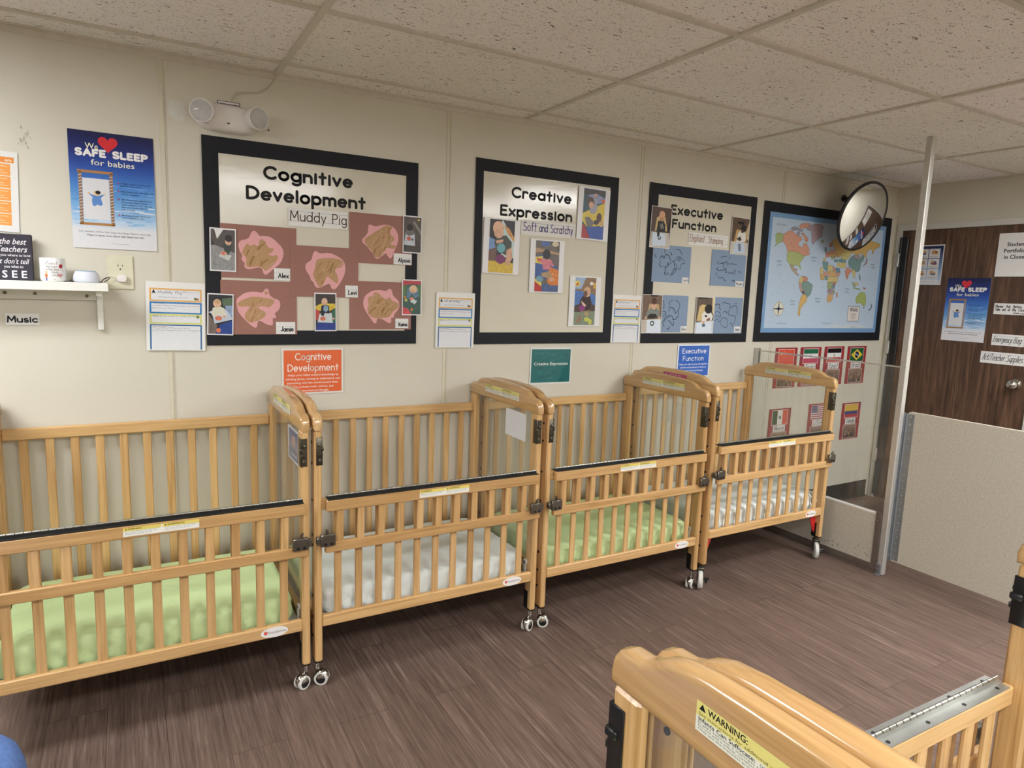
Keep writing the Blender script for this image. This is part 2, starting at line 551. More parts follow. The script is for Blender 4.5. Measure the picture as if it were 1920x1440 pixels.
def door_mat():
    m, nt, b = new_mat('walnut_laminate_door')
    tc = nt.nodes.new('ShaderNodeTexCoord')
    mp = nt.nodes.new('ShaderNodeMapping')
    mp.inputs['Scale'].default_value = (1.0, 15.0, 1.1)
    nt.links.new(tc.outputs['Object'], mp.inputs['Vector'])
    n1 = N(nt, 'ShaderNodeTexNoise', Scale=1.6, Detail=7.0, Roughness=0.62, Distortion=1.6)
    nt.links.new(mp.outputs[0], n1.inputs['Vector'])
    r1 = ramp(nt, [(0.30, lin((58, 41, 31))), (0.48, lin((88, 64, 49))), (0.62, lin((110, 83, 63))), (0.78, lin((134, 104, 80)))])
    nt.links.new(n1.outputs['Fac'], r1.inputs[0])
    mp2 = nt.nodes.new('ShaderNodeMapping')
    mp2.inputs['Scale'].default_value = (1.0, 160.0, 5.0)
    nt.links.new(tc.outputs['Object'], mp2.inputs['Vector'])
    n2 = N(nt, 'ShaderNodeTexNoise', Scale=1.0, Detail=2.0)
    nt.links.new(mp2.outputs[0], n2.inputs['Vector'])
    r2 = ramp(nt, [(0.35, (0.7, 0.68, 0.66)), (0.55, (1, 1, 1))])
    nt.links.new(n2.outputs['Fac'], r2.inputs[0])
    g = mixc(nt, 0.8, r1.outputs[0], r2.outputs[0], 'MULTIPLY')
    nt.links.new(g, b.inputs['Base Color'])
    b.inputs['Roughness'].default_value = 0.42
    return m
DOORWOOD = door_mat()

def laminate_mat():
    m, nt, b = new_mat('beige_speckled_laminate')
    tc = nt.nodes.new('ShaderNodeTexCoord')
    n1 = N(nt, 'ShaderNodeTexNoise', Scale=110.0, Detail=4.0, Roughness=0.7)
    nt.links.new(tc.outputs['Object'], n1.inputs['Vector'])
    r1 = ramp(nt, [(0.32, lin((180, 173, 158))), (0.5, lin((192, 186, 171))), (0.7, lin((204, 198, 184)))])
    nt.links.new(n1.outputs['Fac'], r1.inputs[0])
    nt.links.new(r1.outputs[0], b.inputs['Base Color'])
    b.inputs['Roughness'].default_value = 0.4
    return m
LAMINATE = laminate_mat()

def sheet_mat(name, col):
    m, nt, b = new_mat(name)
    tc = nt.nodes.new('ShaderNodeTexCoord')
    nz = N(nt, 'ShaderNodeTexNoise', Scale=5.0, Detail=3.0)
    nt.links.new(tc.outputs['Object'], nz.inputs['Vector'])
    c = lin(col)
    r = ramp(nt, [(0.3, tuple(v * 0.95 for v in c[:3])), (0.7, c[:3])])
    nt.links.new(nz.outputs['Fac'], r.inputs[0])
    nt.links.new(r.outputs[0], b.inputs['Base Color'])
    b.inputs['Roughness'].default_value = 0.85
    b.inputs['Specular IOR Level'].default_value = 0.2
    n2 = N(nt, 'ShaderNodeTexNoise', Scale=14.0, Detail=4.0, Distortion=0.8)
    nt.links.new(tc.outputs['Object'], n2.inputs['Vector'])
    bp = N(nt, 'ShaderNodeBump', Strength=0.25, Distance=0.02)
    nt.links.new(n2.outputs['Fac'], bp.inputs['Height'])
    nt.links.new(bp.outputs[0], b.inputs['Normal'])
    return m
SHEET_GREEN = sheet_mat('green_cotton_sheet', (205, 227, 170))
SHEET_WHITE = sheet_mat('white_cotton_sheet', (230, 238, 236))

def emit_mat():
    m, nt, b = new_mat('lit_diffuser')
    b.inputs['Base Color'].default_value = (0.9, 0.9, 0.88, 1)
    b.inputs['Emission Color'].default_value = (0.965, 0.985, 1.0, 1)
    b.inputs['Emission Strength'].default_value = LAMP_POWER
    return m
LIT = emit_mat()
MIRROR = simple('convex_mirror_glass', (235, 237, 236), 0.01, 1.0, noise=0.0)
# ------------------------------------------------------------------ printing: flat colour patches, type and handwriting
class Frame:
    def __init__(self, o, u, v, n, d0=0.0002, dl=0.00012):
        self.o, self.u, self.v, self.n, self.d0, self.dl = Vector(o), Vector(u), Vector(v), Vector(n), d0, dl
    def __call__(self, a, b, L):
        return self.o + self.u * a + self.v * b + self.n * (self.d0 + self.dl * L)

class Tube:
    """wraps a print round an upright cylinder of radius r (u is arc length)"""
    def __init__(self, o, r, face):
        self.o, self.r, self.face = Vector(o), r, face
    def __call__(self, a, b, L):
        t = self.face + a / self.r
        rr = self.r + 0.0002 + 0.0001 * L
        return self.o + Vector((rr * math.cos(t), rr * math.sin(t), b))

_TXT = {}
def type_mesh(s, bold=0.0):
    k = (s, bold)
    if k not in _TXT:
        cu = bpy.data.curves.new('type', 'FONT')
        cu.body = s
        cu.offset = bold
        cu.resolution_u = 2
        ob = bpy.data.objects.new('type', cu)
        me = ob.to_mesh()
        v = [(p.co.x, p.co.y) for p in me.vertices]
        f = [list(p.vertices) for p in me.polygons]
        ob.to_mesh_clear()
        bpy.data.objects.remove(ob); bpy.data.curves.remove(cu)
        xs_ = [p[0] for p in v] or [0]
        _TXT[k] = (v, f, min(xs_), max(xs_))
    return _TXT[k]

def A(cx, cy, rx, ry, a0, a1, n=None):
    n = n or max(4, int(abs(a1 - a0) / 22))
    return [(cx + rx * math.cos(math.radians(a0 + (a1 - a0) * i / n)), cy + ry * math.sin(math.radians(a0 + (a1 - a0) * i / n))) for i in range(n + 1)]
_o = A(.27, .3, .27, .3, 0, 360)
HAND = {
 'a': (.54, [_o, [(.54, .6), (.54, 0)]]), 'b': (.54, [[(0, 1), (0, 0)], _o]), 'c': (.48, [A(.27, .3, .27, .3, 45, 315)]),
 'd': (.54, [_o, [(.54, 1), (.54, 0)]]), 'e': (.54, [[(.01, .31), (.53, .31)] + A(.27, .3, .27, .3, 5, 312)]),
 'f': (.38, [A(.34, .8, .18, .2, 60, 180) + [(.16, 0)], [(0, .58), (.34, .58)]]),
 'g': (.54, [_o, [(.54, .6), (.54, -.12)] + A(.29, -.12, .25, .2, 0, -150)]),
 'h': (.48, [[(0, 1), (0, 0)], A(.24, .34, .24, .26, 180, 0) + [(.48, 0)]]), 'i': (.06, [[(.03, .6), (.03, 0)], [(.03, .80), (.03, .82)]]),
 'j': (.2, [[(.2, .6), (.2, -.15)] + A(.02, -.15, .18, .18, 0, -110), [(.2, .8), (.2, .82)]]), 'k': (.42, [[(0, 1), (0, 0)], [(.38, .6), (.03, .28), (.42, 0)]]),
 'l': (.06, [[(.03, 1), (.03, 0)]]), 'm': (.80, [[(0, .6), (0, 0)], A(.2, .38, .2, .22, 180, 0) + [(.4, 0)], A(.6, .38, .2, .22, 180, 0) + [(.8, 0)]]),
 'n': (.48, [[(0, .6), (0, 0)], A(.24, .34, .24, .26, 180, 0) + [(.48, 0)]]), 'o': (.54, [_o]), 'p': (.54, [[(0, .6), (0, -.35)], _o]),
 'q': (.54, [_o, [(.54, .6), (.54, -.35)]]), 'r': (.34, [[(0, .6), (0, 0)], A(.22, .36, .22, .24, 180, 45)]),
 's': (.40, [A(.2, .45, .18, .15, 35, 270) + A(.2, .15, .2, .15, 90, -145)]), 't': (.38, [[(.19, .95), (.19, 0)], [(0, .62), (.38, .62)]]),
 'u': (.48, [[(0, .6), (0, .25)] + A(.24, .25, .24, .25, 180, 360) + [(.48, .6)], [(.48, .6), (.48, 0)]]), 'v': (.46, [[(0, .6), (.23, 0), (.46, .6)]]),
 'w': (.7, [[(0, .6), (.17, 0), (.35, .5), (.53, 0), (.7, .6)]]), 'x': (.46, [[(0, .6), (.46, 0)], [(.46, .6), (0, 0)]]),
 'y': (.48, [[(0, .6), (.24, .03)], [(.48, .6), (.12, -.35)]]), 'z': (.44, [[(0, .6), (.44, .6), (0, 0), (.44, 0)]]),
 'A': (.7, [[(0, 0), (.35, 1), (.7, 0)], [(.12, .36), (.58, .36)]]), 'B': (.55, [[(0, 0), (0, 1), (.28, 1)] + A(.28, .77, .23, .23, 90, -90) + [(0, .54)], A(.28, .27, .27, .27, 90, -90) + [(0, 0)]]),
 'C': (.68, [A(.4, .5, .4, .5, 48, 312)]), 'D': (.68, [[(0, 0), (0, 1), (.2, 1)] + A(.2, .5, .48, .5, 90, -90) + [(0, 0)]]),
 'E': (.48, [[(.48, 1), (0, 1), (0, 0), (.48, 0)], [(0, .52), (.40, .52)]]), 'F': (.48, [[(.48, 1), (0, 1), (0, 0)], [(0, .52), (.40, .52)]]),
 'G': (.72, [A(.4, .5, .4, .5, 48, 360) + [(.5, .5)]]), 'H': (.6, [[(0, 1), (0, 0)], [(.6, 1), (.6, 0)], [(0, .5), (.6, .5)]]),
 'I': (.3, [[(.15, 1), (.15, 0)], [(0, 1), (.3, 1)], [(0, 0), (.3, 0)]]), 'J': (.42, [[(.42, 1), (.42, .22)] + A(.21, .22, .21, .22, 0, -170)]),
 'K': (.55, [[(0, 1), (0, 0)], [(.52, 1), (.03, .45), (.55, 0)]]), 'L': (.45, [[(0, 1), (0, 0), (.45, 0)]]),
 'M': (.78, [[(0, 0), (.06, 1), (.39, .25), (.72, 1), (.78, 0)]]), 'N': (.6, [[(0, 0), (0, 1), (.6, 0), (.6, 1)]]), 'O': (.8, [A(.4, .5, .4, .5, 0, 360)]),
 'P': (.55, [[(0, 0), (0, 1), (.28, 1)] + A(.28, .75, .26, .25, 90, -90) + [(0, .5)]]), 'R': (.58, [[(0, 0), (0, 1), (.28, 1)] + A(.28, .75, .26, .25, 90, -90) + [(0, .5)], [(.26, .5), (.58, 0)]]),
 'S': (.55, [A(.28, .75, .26, .25, 35, 270) + A(.28, .25, .27, .25, 90, -150)]), 'T': (.66, [[(0, 1), (.66, 1)], [(.33, 1), (.33, 0)]]),
 'U': (.6, [[(0, 1), (0, .3)] + A(.3, .3, .3, .3, 180, 360) + [(.6, 1)]]), 'V': (.64, [[(0, 1), (.32, 0), (.64, 1)]]), 'W': (.9, [[(0, 1), (.22, 0), (.45, .8), (.68, 0), (.9, 1)]]),
 'Y': (.6, [[(0, 1), (.3, .5), (.6, 1)], [(.3, .5), (.3, 0)]]), '/': (.4, [[(.4, 1), (0, 0)]]), '.': (.05, [[(.02, .02), (.03, 0)]]), ',': (.06, [[(.04, .04), (0, -.12)]]),
 ' ': (.34, []), "'": (.05, [[(.03, 1), (.02, .8)]]), '-': (.3, [[(0, .35), (.3, .35)]]),
}

class Print(MB):
    def __init__(self, frame):
        super().__init__()
        self.fr = frame
    def poly(self, pts, col, L):
        self.add([self.fr(a, b, L) for a, b in pts], [tuple(range(len(pts)))], lin(col))
    def rect(self, x, y, w, h, col, L, nu=1):
        if nu == 1:
            self.poly([(x, y), (x + w, y), (x + w, y + h), (x, y + h)], col, L)
        else:
            for i in range(nu):
                self.poly([(x + w * i / nu, y), (x + w * (i + 1) / nu, y), (x + w * (i + 1) / nu, y + h), (x + w * i / nu, y + h)], col, L)
    def vgrad(self, x, y, w, h, stops, L, n=40):
        """printed colour blend from bottom (0) to top (1)"""
        def at(t):
            for (p0, c0), (p1, c1) in zip(stops, stops[1:]):
                if t <= p1:
                    k = (t - p0) / max(1e-6, p1 - p0)
                    return tuple(c0[i] + (c1[i] - c0[i]) * k for i in range(3))
            return stops[-1][1]
        for i in range(n):
            self.rect(x, y + h * i / n, w, h / n, at((i + 0.5) / n), L)
    def ellipse(self, cx, cy, rx, ry, col, L, n=22, rot=0.0):
        c, s = math.cos(rot), math.sin(rot)
        self.poly([(cx + rx * math.cos(t) * c - ry * math.sin(t) * s, cy + rx * math.cos(t) * s + ry * math.sin(t) * c) for t in [2 * math.pi * i / n for i in range(n)]], col, L)
    _k = 0
    def lift(self, L):
        # neighbouring pieces of one pen line never share a plane
        self._k = (self._k + 1) % 17
        return L + self._k * 0.045
    def stroke(self, pts, w, col, L0, round_=True, wig=0.0):
        cl = lin(col)
        for (x0, y0), (x1, y1) in zip(pts, pts[1:]):
            dx, dy = x1 - x0, y1 - y0
            d = math.hypot(dx, dy)
            if d < 1e-9: continue
            nx_, ny_ = -dy / d * w / 2, dx / d * w / 2
            L = self.lift(L0)
            self.add([self.fr(*q, L) for q in ((x0 - nx_, y0 - ny_), (x1 - nx_, y1 - ny_), (x1 + nx_, y1 + ny_), (x0 + nx_, y0 + ny_))], [(0, 1, 2, 3)], cl)
        if round_:
            for (x, y) in pts:
                L = self.lift(L0)
                self.add([self.fr(x + w / 2 * math.cos(t), y + w / 2 * math.sin(t), L) for t in [math.pi * 2 * i / 10 for i in range(10)]], [tuple(range(10))], cl)
    def text(self, s, x, y, size, col, L, bold=0.0, fitw=None, align='l', shear=0.0):
        v, f, a, b = type_mesh(s, bold)
        if not f: return
        k = size
        kx = fitw / (b - a) if fitw else k
        w = (b - a) * kx
        ox = x - (w / 2 if align == 'c' else w if align == 'r' else 0)
        self.add([self.fr(ox + (p[0] - a) * kx + p[1] * k * shear, y + p[1] * k, L) for p in v], f, lin(col))
    def hand(self, s, x0, x1, base, cap, w, col, L, xh=0.6, gap=0.22, slant=0.0, jit=0.0, seed=1, round_=True):
        """monoline lettering fitted between x0 and x1"""
        rs = random.Random(seed)
        tot = sum(HAND[c][0] for c in s) + gap * (len(s) - 1)
        kx = (x1 - x0 - w) / tot
        x = x0 + w / 2
        for c in s:
            adv, strokes = HAND[c]
            dy = rs.uniform(-jit, jit) * cap
            for st in strokes:
                pts = []
                for (px, py) in st:
                    yy = py * (xh / 0.6) if (py <= 0.6 and c.islower()) else py
                    pts.append((x + px * kx + yy * cap * slant + rs.uniform(-jit, jit) * 0.4 * cap, base + dy + w / 2 + yy * (cap - w) + rs.uniform(-jit, jit) * 0.4 * cap))
                self.stroke(pts, w, col, L, round_)
            x += (adv + gap) * kx

PAPER_T = 0.0009
def sheet(name, x, y, z, w, h, label, cat, group=None, tilt=0.0, wall='back', col=(232, 231, 228), mat=None, draw=None, depth=0, corners=None):
    """a flat sheet fixed to a wall; its own print is in the same mesh. depth counts the sheets underneath"""
    p = Print(Frame((0, -PAPER_T, 0), (1, 0, 0), (0, 0, 1), (0, -1, 0)))
    p.box((-w / 2, -PAPER_T, -h / 2), (w / 2, 0, h / 2), col=lin(col))
    if draw: draw(p, w, h)
    off = 0.0030 + depth * 0.0022
    if wall == 'back':
        o = p.build(name, mat or P_MATTE, None, (x, y - off, z), (0, tilt, 0))
    else:
        o = p.build(name, mat or P_MATTE, None, (x - off, y, z), (0, tilt, -math.pi / 2))
    return tag(o, label, cat, group)
# ------------------------------------------------------------------ room shell
XL, XR, YB, CEIL = -4.6, 4.962, -7.4, 2.40
def plane_obj(name, verts, mat):
    mb = MB(); mb.add(verts, [tuple(range(len(verts)))])
    return struct(mb.build(name, mat))

_mb = MB(); _mb.box((XL - 0.1, YB - 0.1, -0.08), (XR + 0.1, 0.1, 0.0))
struct(_mb.build('floor', FLOOR))
_mb = MB(); _mb.box((XL, 0.0, 0.0), (XR, 0.10, CEIL + 0.06)); struct(_mb.build('wall_back', WALL))
_mb = MB(); _mb.box((XL - 0.10, YB, 0), (XL, 0.1, CEIL + 0.06)); struct(_mb.build('wall_left', WALL))
_mb = MB(); _mb.box((XR, YB, 0), (XR + 0.10, 0.1, CEIL + 0.06)); struct(_mb.build('wall_right', WALL))
_mb = MB(); _mb.box((XL - 0.1, YB - 0.10, 0), (XR + 0.1, YB, CEIL + 0.06)); struct(_mb.build('wall_front', WALL))

# suspended ceiling: recessed tiles, white tee bars
X0, DX, Y0, DY = 0.427, 1.2192, -0.1653, 0.6096
xs = [XL] + [X0 + DX * i for i in range(-4, 4)] + [XR]
ys = [0.0] + [Y0 - DY * k for k in range(0, 12)] + [YB]
def cell(i, k):                       # grid cell bounds: i along x (X0 + i*DX), k along y
    return X0 + DX * i, X0 + DX * (i + 1), Y0 - DY * (k - 1), Y0 - DY * k
LIGHT_CELLS = [(0, 6), (2, 6), (-2, 6), (-2, 2), (0, 10), (2, 10), (-2, 10), (2, 4)]
VENT_CELL = (1, 4)
rnd = random.Random(3)
mb = MB()
for a in range(len(xs) - 1):
    for c in range(len(ys) - 1):
        ii, kk = a - 5, c
        skip = any(abs(xs[a] - cell(*L)[0]) < 0.01 and abs(ys[c] - cell(*L)[2]) < 0.01 for L in LIGHT_CELLS + [VENT_CELL])
        if skip:
            continue
        base = rnd.choice([(241, 238, 232), (243, 238, 235), (238, 235, 225), (244, 241, 236)])
        col = lin(base)
        mb.add([(xs[a], ys[c], CEIL), (xs[a + 1], ys[c], CEIL), (xs[a + 1], ys[c + 1], CEIL), (xs[a], ys[c + 1], CEIL)], [(0, 1, 2, 3)], col)
mb.box((XL, YB, CEIL + 0.05), (XR, 0, CEIL + 0.06), col=lin((180, 174, 160)))
ceiling = struct(mb.build('ceiling', TILE))
mb = MB()
for x in xs[1:-1]:
    mb.box((x - 0.012, YB, CEIL - 0.008), (x + 0.012, 0, CEIL + 0.002))
for y in ys[1:-1]:
    mb.box((XL, y - 0.012, CEIL - 0.0075), (XR, y + 0.012, CEIL + 0.002))
grid = mb.build('trim_ceiling_grid', GRID, ceiling); struct(grid)
mb = MB()
mb.box((XL, -0.020, CEIL - 0.007), (XR, 0, CEIL + 0.002))
mb.box((XR - 0.020, YB, CEIL - 0.007), (XR, 0, CEIL + 0.002))
mb.box((XL, -0.004, CEIL - 0.028), (XR, 0, CEIL - 0.005))
struct(mb.build('trim_wall_angle', GRID, ceiling))

# wall panel battens, corner strip, black vinyl base
for i, x in enumerate((-1.2192, -0.006, 1.222, 2.432, 3.652)):
    mb = MB(); mb.box((x - 0.011, -0.0026, 0), (x + 0.0060, 0, CEIL - 0.028), 0.0006); mb.box((x + 0.0082, -0.0026, 0), (x + 0.0115, 0, CEIL - 0.028), 0.0006)
    struct(mb.build('trim_%d' % (i + 1), CREAM_TRIM))
mb = MB(); mb.box((XR - 0.030, -0.005, 0), (XR, 0, CEIL - 0.01), 0.0015); mb.box((XR - 0.004, -0.018, 0), (XR, 0, CEIL - 0.01), 0.0015)
struct(mb.build('trim_6', CREAM_TRIM))
mb = MB(); mb.box((XL, -0.006, 0), (XR - 0.03, 0, 0.132), 0.003); mb.box((XL, -0.016, 0), (XR - 0.03, 0, 0.012), 0.004)
struct(mb.build('baseboard_back', BLACK_RUBBER))
mb = MB(); mb.box((XR - 0.006, YB, 0), (XR, -1.075, 0.132), 0.003)
struct(mb.build('baseboard_right', BLACK_RUBBER))

# ceiling lights (2 x 4 troffers, all above or behind the camera)
def ceiling_light(ci, ck, label):
    x0, x1, y1, y0 = cell(ci, ck)
    t = tag(empty('ceiling_light', ((x0 + x1) / 2, (y0 + y1) / 2, CEIL)), label, 'ceiling light', 'fluorescent ceiling troffers')
    hx, hy = (x1 - x0) / 2 - 0.014, (y1 - y0) / 2 - 0.014
    f = MB()
    for a, b in (((-hx, -hy), (hx, -hy + 0.03)), ((-hx, hy - 0.03), (hx, hy)), ((-hx, -hy + 0.0301), (-hx + 0.03, hy - 0.0301)), ((hx - 0.03, -hy + 0.0301), (hx, hy - 0.0301))):
        f.box((a[0], a[1], -0.006), (b[0], b[1], 0.02))
    f.box((-hx, -hy, 0.02), (hx, hy, 0.04))
    f.build('frame', GRID, t)
    d = MB(); d.box((-hx + 0.031, -hy + 0.031, 0.004), (hx - 0.031, hy - 0.031, 0.010))
    d.build('diffuser', LIT, t)
    return t
_cl = ['ceiling light above the foreground cribs', 'ceiling light above the aisle towards the door side', 'ceiling light above the left end of the aisle',
       'ceiling light over the left end of the wall crib row', 'ceiling light deep in the room in line with the foreground cribs', 'ceiling light in the corner of the room on the door side', 'ceiling light in the corner of the room on the shelf side',
       'ceiling light over the floor beside the entry gate']
for (ci, ck), lb in zip(LIGHT_CELLS, _cl):
    ceiling_light(ci, ck, lb)

# return-air grille in the ceiling, top right of the view
x0, x1, y1, y0 = cell(*VENT_CELL)
vent = tag(empty('ceiling_vent', ((x0 + x1) / 2, (y0 + y1) / 2, CEIL)), 'grey louvred return air vent set in the ceiling grid', 'vent')
hx, hy = (x1 - x0) / 2 - 0.013, (y1 - y0) / 2 - 0.013
mb = MB()
for a, b in (((-hx, -hy), (hx, -hy + 0.02)), ((-hx, hy - 0.02), (hx, hy)), ((-hx, -hy + 0.0201), (-hx + 0.02, hy - 0.0201)), ((hx - 0.02, -hy + 0.0201), (hx, hy - 0.0201))):
    mb.box((a[0], a[1], -0.004), (b[0], b[1], 0.012))
mb.build('frame', GRID, vent)
mb = MB()
n = 90
for i in range(n):
    xx = -hx + 0.02 + (2 * hx - 0.04) * (i + 0.5) / n
    mb.add([(xx - 0.004, -hy + 0.02, 0.0), (xx + 0.002, -hy + 0.02, 0.012), (xx + 0.002, hy - 0.02, 0.012), (xx - 0.004, hy - 0.02, 0.0)], [(0, 1, 2, 3)])
for i in range(12):
    yy = -hy + 0.02 + (2 * hy - 0.04) * (i + 0.5) / 12
    mb.box((-hx + 0.02, yy - 0.001, 0.001), (hx - 0.02, yy + 0.001, 0.012))
mb.build('louvre', GRID, vent)
mb = MB(); mb.box((-hx, -hy, 0.03), (hx, hy, 0.035)); mb.build('duct_backing', BLACK_PLASTIC, vent)

# ------------------------------------------------------------------ door in the right wall
mb = MB()
mb.box((XR - 0.018, -1.055, 0), (XR, -1.005, 2.0775), 0.002)
mb.box((XR - 0.018, -0.062, 0), (XR, -0.020, 2.0775), 0.002)
mb.box((XR - 0.018, -1.055, 2.078), (XR, -0.020, 2.123), 0.002)
struct(mb.build('trim_door_frame', TRIM_WHITE))
mb = MB(); mb.box((XR - 0.012, -1.003, 0.008), (XR + 0.03, -0.064, 2.076), 0.001)
door = struct(mb.build('door_1', DOORWOOD))
mb = MB(); mb.box((XR - 0.028, -0.118, 0.03), (XR - 0.012, -0.058, 2.03), 0.004); mb.box((XR - 0.034, -0.074, 0.03), (XR - 0.026, -0.058, 2.03), 0.003)
g = mb.build('finger_guard', BLACK_RUBBER, door); g['label'] = 'black rubber finger guard'
for z in (0.35, 1.2, 1.86):
    mb = MB(); mb.box((XR - 0.036, -0.066, z - 0.05), (XR - 0.018, -0.044, z + 0.05), 0.002)
    mb.build('hinge', ALU, door)
mb = MB()
Mk = Matrix.Translation((XR - 0.012, -0.935, 1.03)) @ Matrix.Rotation(-math.pi / 2, 4, 'Y')
mb.lathe([(0.0, 0), (0.034, 0.0), (0.034, 0.006), (0.014, 0.012), (0.013, 0.030), (0.026, 0.038), (0.032, 0.052), (0.031, 0.068), (0.022, 0.080), (0.0, 0.084)], 24, Mk)
k = mb.build('door_knob', CHROME, door); k['label'] = 'round satin chrome knob'

# ------------------------------------------------------------------ clear partition, pole and gate
part = tag(empty('partition_screen', (3.51, -0.5, 0)), 'clear plastic partition on a beige kick panel with a floor to ceiling aluminium pole', 'partition')
def pmb(name, mat, boxes, bev=0.0, label=None, p=part):
    mb = MB()
    ox, oy, oz = p.location
    for a, b in boxes:
        mb.box((a[0] - ox, a[1] - oy, a[2] - oz), (b[0] - ox, b[1] - oy, b[2] - oz), bev)
    o = mb.build(name, mat, p)
    if label: o['label'] = label
    return o
pmb('clear_panel', ACRYLIC, [((3.507, -0.982, 0.352), (3.513, -0.012, 1.186))])
pmb('top_edge_strip', ALU, [((3.504, -0.982, 1.186), (3.516, -0.012, 1.194))])
pmb('kick_panel', LAMINATE, [((3.499, -0.966, 0.050), (3.519, -0.016, 0.342))], 0.001)
pmb('kick_panel_cap', PAPER_W, [((3.498, -0.966, 0.342), (3.520, -0.016, 0.352))], 0.001)
pmb('bottom_track', ALU_GREY, [((3.494, -0.982, 0.020), (3.524, -0.012, 0.052)), ((3.496, -0.982, 0.0), (3.522, -0.012, 0.018))], 0.001)
pmb('wall_channel', ALU, [((3.494, -0.016, 1.09), (3.526, -0.001, 1.206)), ((3.494, -0.034, 1.09), (3.500, -0.0165, 1.206)), ((3.520, -0.034, 1.09), (3.526, -0.0165, 1.206))], 0.001)
pmb('end_channel', ALU_GREY, [((3.492, -0.984, 0.03), (3.500, -0.950, 0.36)), ((3.520, -0.984, 0.03), (3.528, -0.950, 0.36))], 0.001)
pole = pmb('pole', ALU, [((3.496, -1.020, 0.004), (3.530, -0.985, CEIL - 0.002))], 0.003, 'square aluminium pole')
pmb('foot_bracket', GALV, [((3.478, -1.012, 0.0), (3.500, -0.982, 0.006)), ((3.490, -1.012, 0.0), (3.496, -0.984, 0.066))], 0.002)
mb = MB()
for (yy, zz) in ((-0.967, 0.31), (-0.998, 0.03), (-0.998, 0.055)):
    mb.lathe([(0.0, 0.006), (0.005, 0.005), (0.006, 0.0)][::-1], 10, Matrix.Translation((3.490 - 3.51, yy + 0.5, zz)) @ Matrix.Rotation(-math.pi / 2, 4, 'Y'))
mb.build('bolt', CHROME, part)
# scuffs on the kick panel: small chips with a shape of their own
mb = MB()
rs = random.Random(11)
for i in range(34):
    yy, zz = rs.uniform(-0.93, -0.62), 0.062 + abs(rs.gauss(0, 0.028))
    r = rs.uniform(0.0012, 0.0038)
    mb.add([(3.4988 - 3.51, yy + 0.5 + r * rs.uniform(0.6, 1.5) * math.cos(t), zz + r * rs.uniform(0.5, 1.1) * math.sin(t)) for t in (0, 1.1, 2.2, 3.3, 4.4, 5.4)], [(0, 1, 2, 3, 4, 5)])
mb.build('paint_chip', BLACK_PLASTIC, part)

gate = tag(empty('swing_gate', (3.554, -1.03, 0)), 'tall beige laminate gate panel hinged to the aluminium pole', 'gate')
gp = [(-1.032, 0.088)] + [(-1.95, 0.088), (-1.95, 0.948)] + [(-1.032 - 0.014 * (1 - math.cos(t)) - 0.0, 0.948 - 0.014 * (1 - math.sin(t))) for t in (math.pi / 2, math.pi / 4, 0)]
mb = MB(); mb.prism([(y + 1.03, z) for y, z in gp], 0, -0.010, 0.009, bev=0.0012, seg=1)
mb.build('panel', LAMINATE, gate, autosmooth=20)
mb = MB()
mb.box((-0.0125, -0.040, 0.098), (-0.0105, -0.004, 0.935)); mb.box((-0.014, 0.004, 0.094), (-0.006, 0.012, 0.935)); 
mb.tube([(-0.0125, 0.0, 0.096), (-0.0125, 0.0, 0.937)], 0.0045, 10)
h = mb.build('piano_hinge', GALV, gate); h['label'] = 'galvanised piano hinge strip'
for k in range(21):
    pass
mb = MB()
for k in range(21):
    zz = 0.115 + k * 0.0402
    mb.lathe([(0.0045, 0.0), (0.004, 0.002), (0.0, 0.003)], 8, Matrix.Translation((-0.0125, -0.024, zz)) @ Matrix.Rotation(-math.pi / 2, 4, 'Y'))
mb.build('rivet', CHROME, h)
pmb('hinge_post', GALV, [((3.532, -1.022, 0.09), (3.546, -1.012, 0.94))], 0.001, None, gate)
# ------------------------------------------------------------------ cribs
CL, CD = 0.983, 0.656            # length and depth over the posts
CAPB = 1.003                     # underside of the arched end caps

def cap_profile():
    """arched end cap with stepped shoulders, in (y, z)"""
    half = [(0.0, 0.0), (-0.001, 0.022), (0.004, 0.041), (0.014, 0.054), (0.030, 0.060), (0.058, 0.062), (0.078, 0.070), (0.096, 0.082),
            (0.122, 0.091), (0.170, 0.097), (0.230, 0.100), (0.290, 0.1015), (0.333, 0.102)]
    W = 0.666
    pts = half + [(W - y, z) for y, z in half[::-1][1:]]
    return [(y - 0.005, CAPB + z) for y, z in pts]

def label_mesh(w, h, kind, frame):
    """warning sticker: yellow band over white, black triangle and lines of type"""
    p = Print(frame)
    p.rect(-w / 2, -h / 2, w, h, (233, 232, 224), 0)
    half = [(-w / 2, w / 2)] if kind == 'single' else [(-w / 2, -0.002), (0.002, w / 2)]
    for n_, (a, b) in enumerate(half):
        ww = b - a
        p.rect(a, h * 0.12, ww, h * 0.38, (226, 208, 104), 1)
        th = h * 0.20
        p.poly([(a + 0.006, h * 0.26), (a + 0.006 + th, h * 0.26), (a + 0.006 + th / 2, h * 0.26 + th * 0.9)], (20, 20, 18), 2)
        p.text('WARNING:' if n_ == 0 else 'ADVERTENCIA:', a + 0.006 + th * 1.3, h * 0.25, h * 0.26, (20, 20, 18), 2, bold=0.02)
        for j in range(3):
            p.text(('Never leave crib side down with child in it.', 'Always raise and lock the side when', 'child is left unattended in the crib.')[j], a + 0.005, h * (0.02 - 0.15 * j), h * 0.12, (70, 70, 66), 1, fitw=ww * (0.92, 0.85, 0.7)[j])
    return p

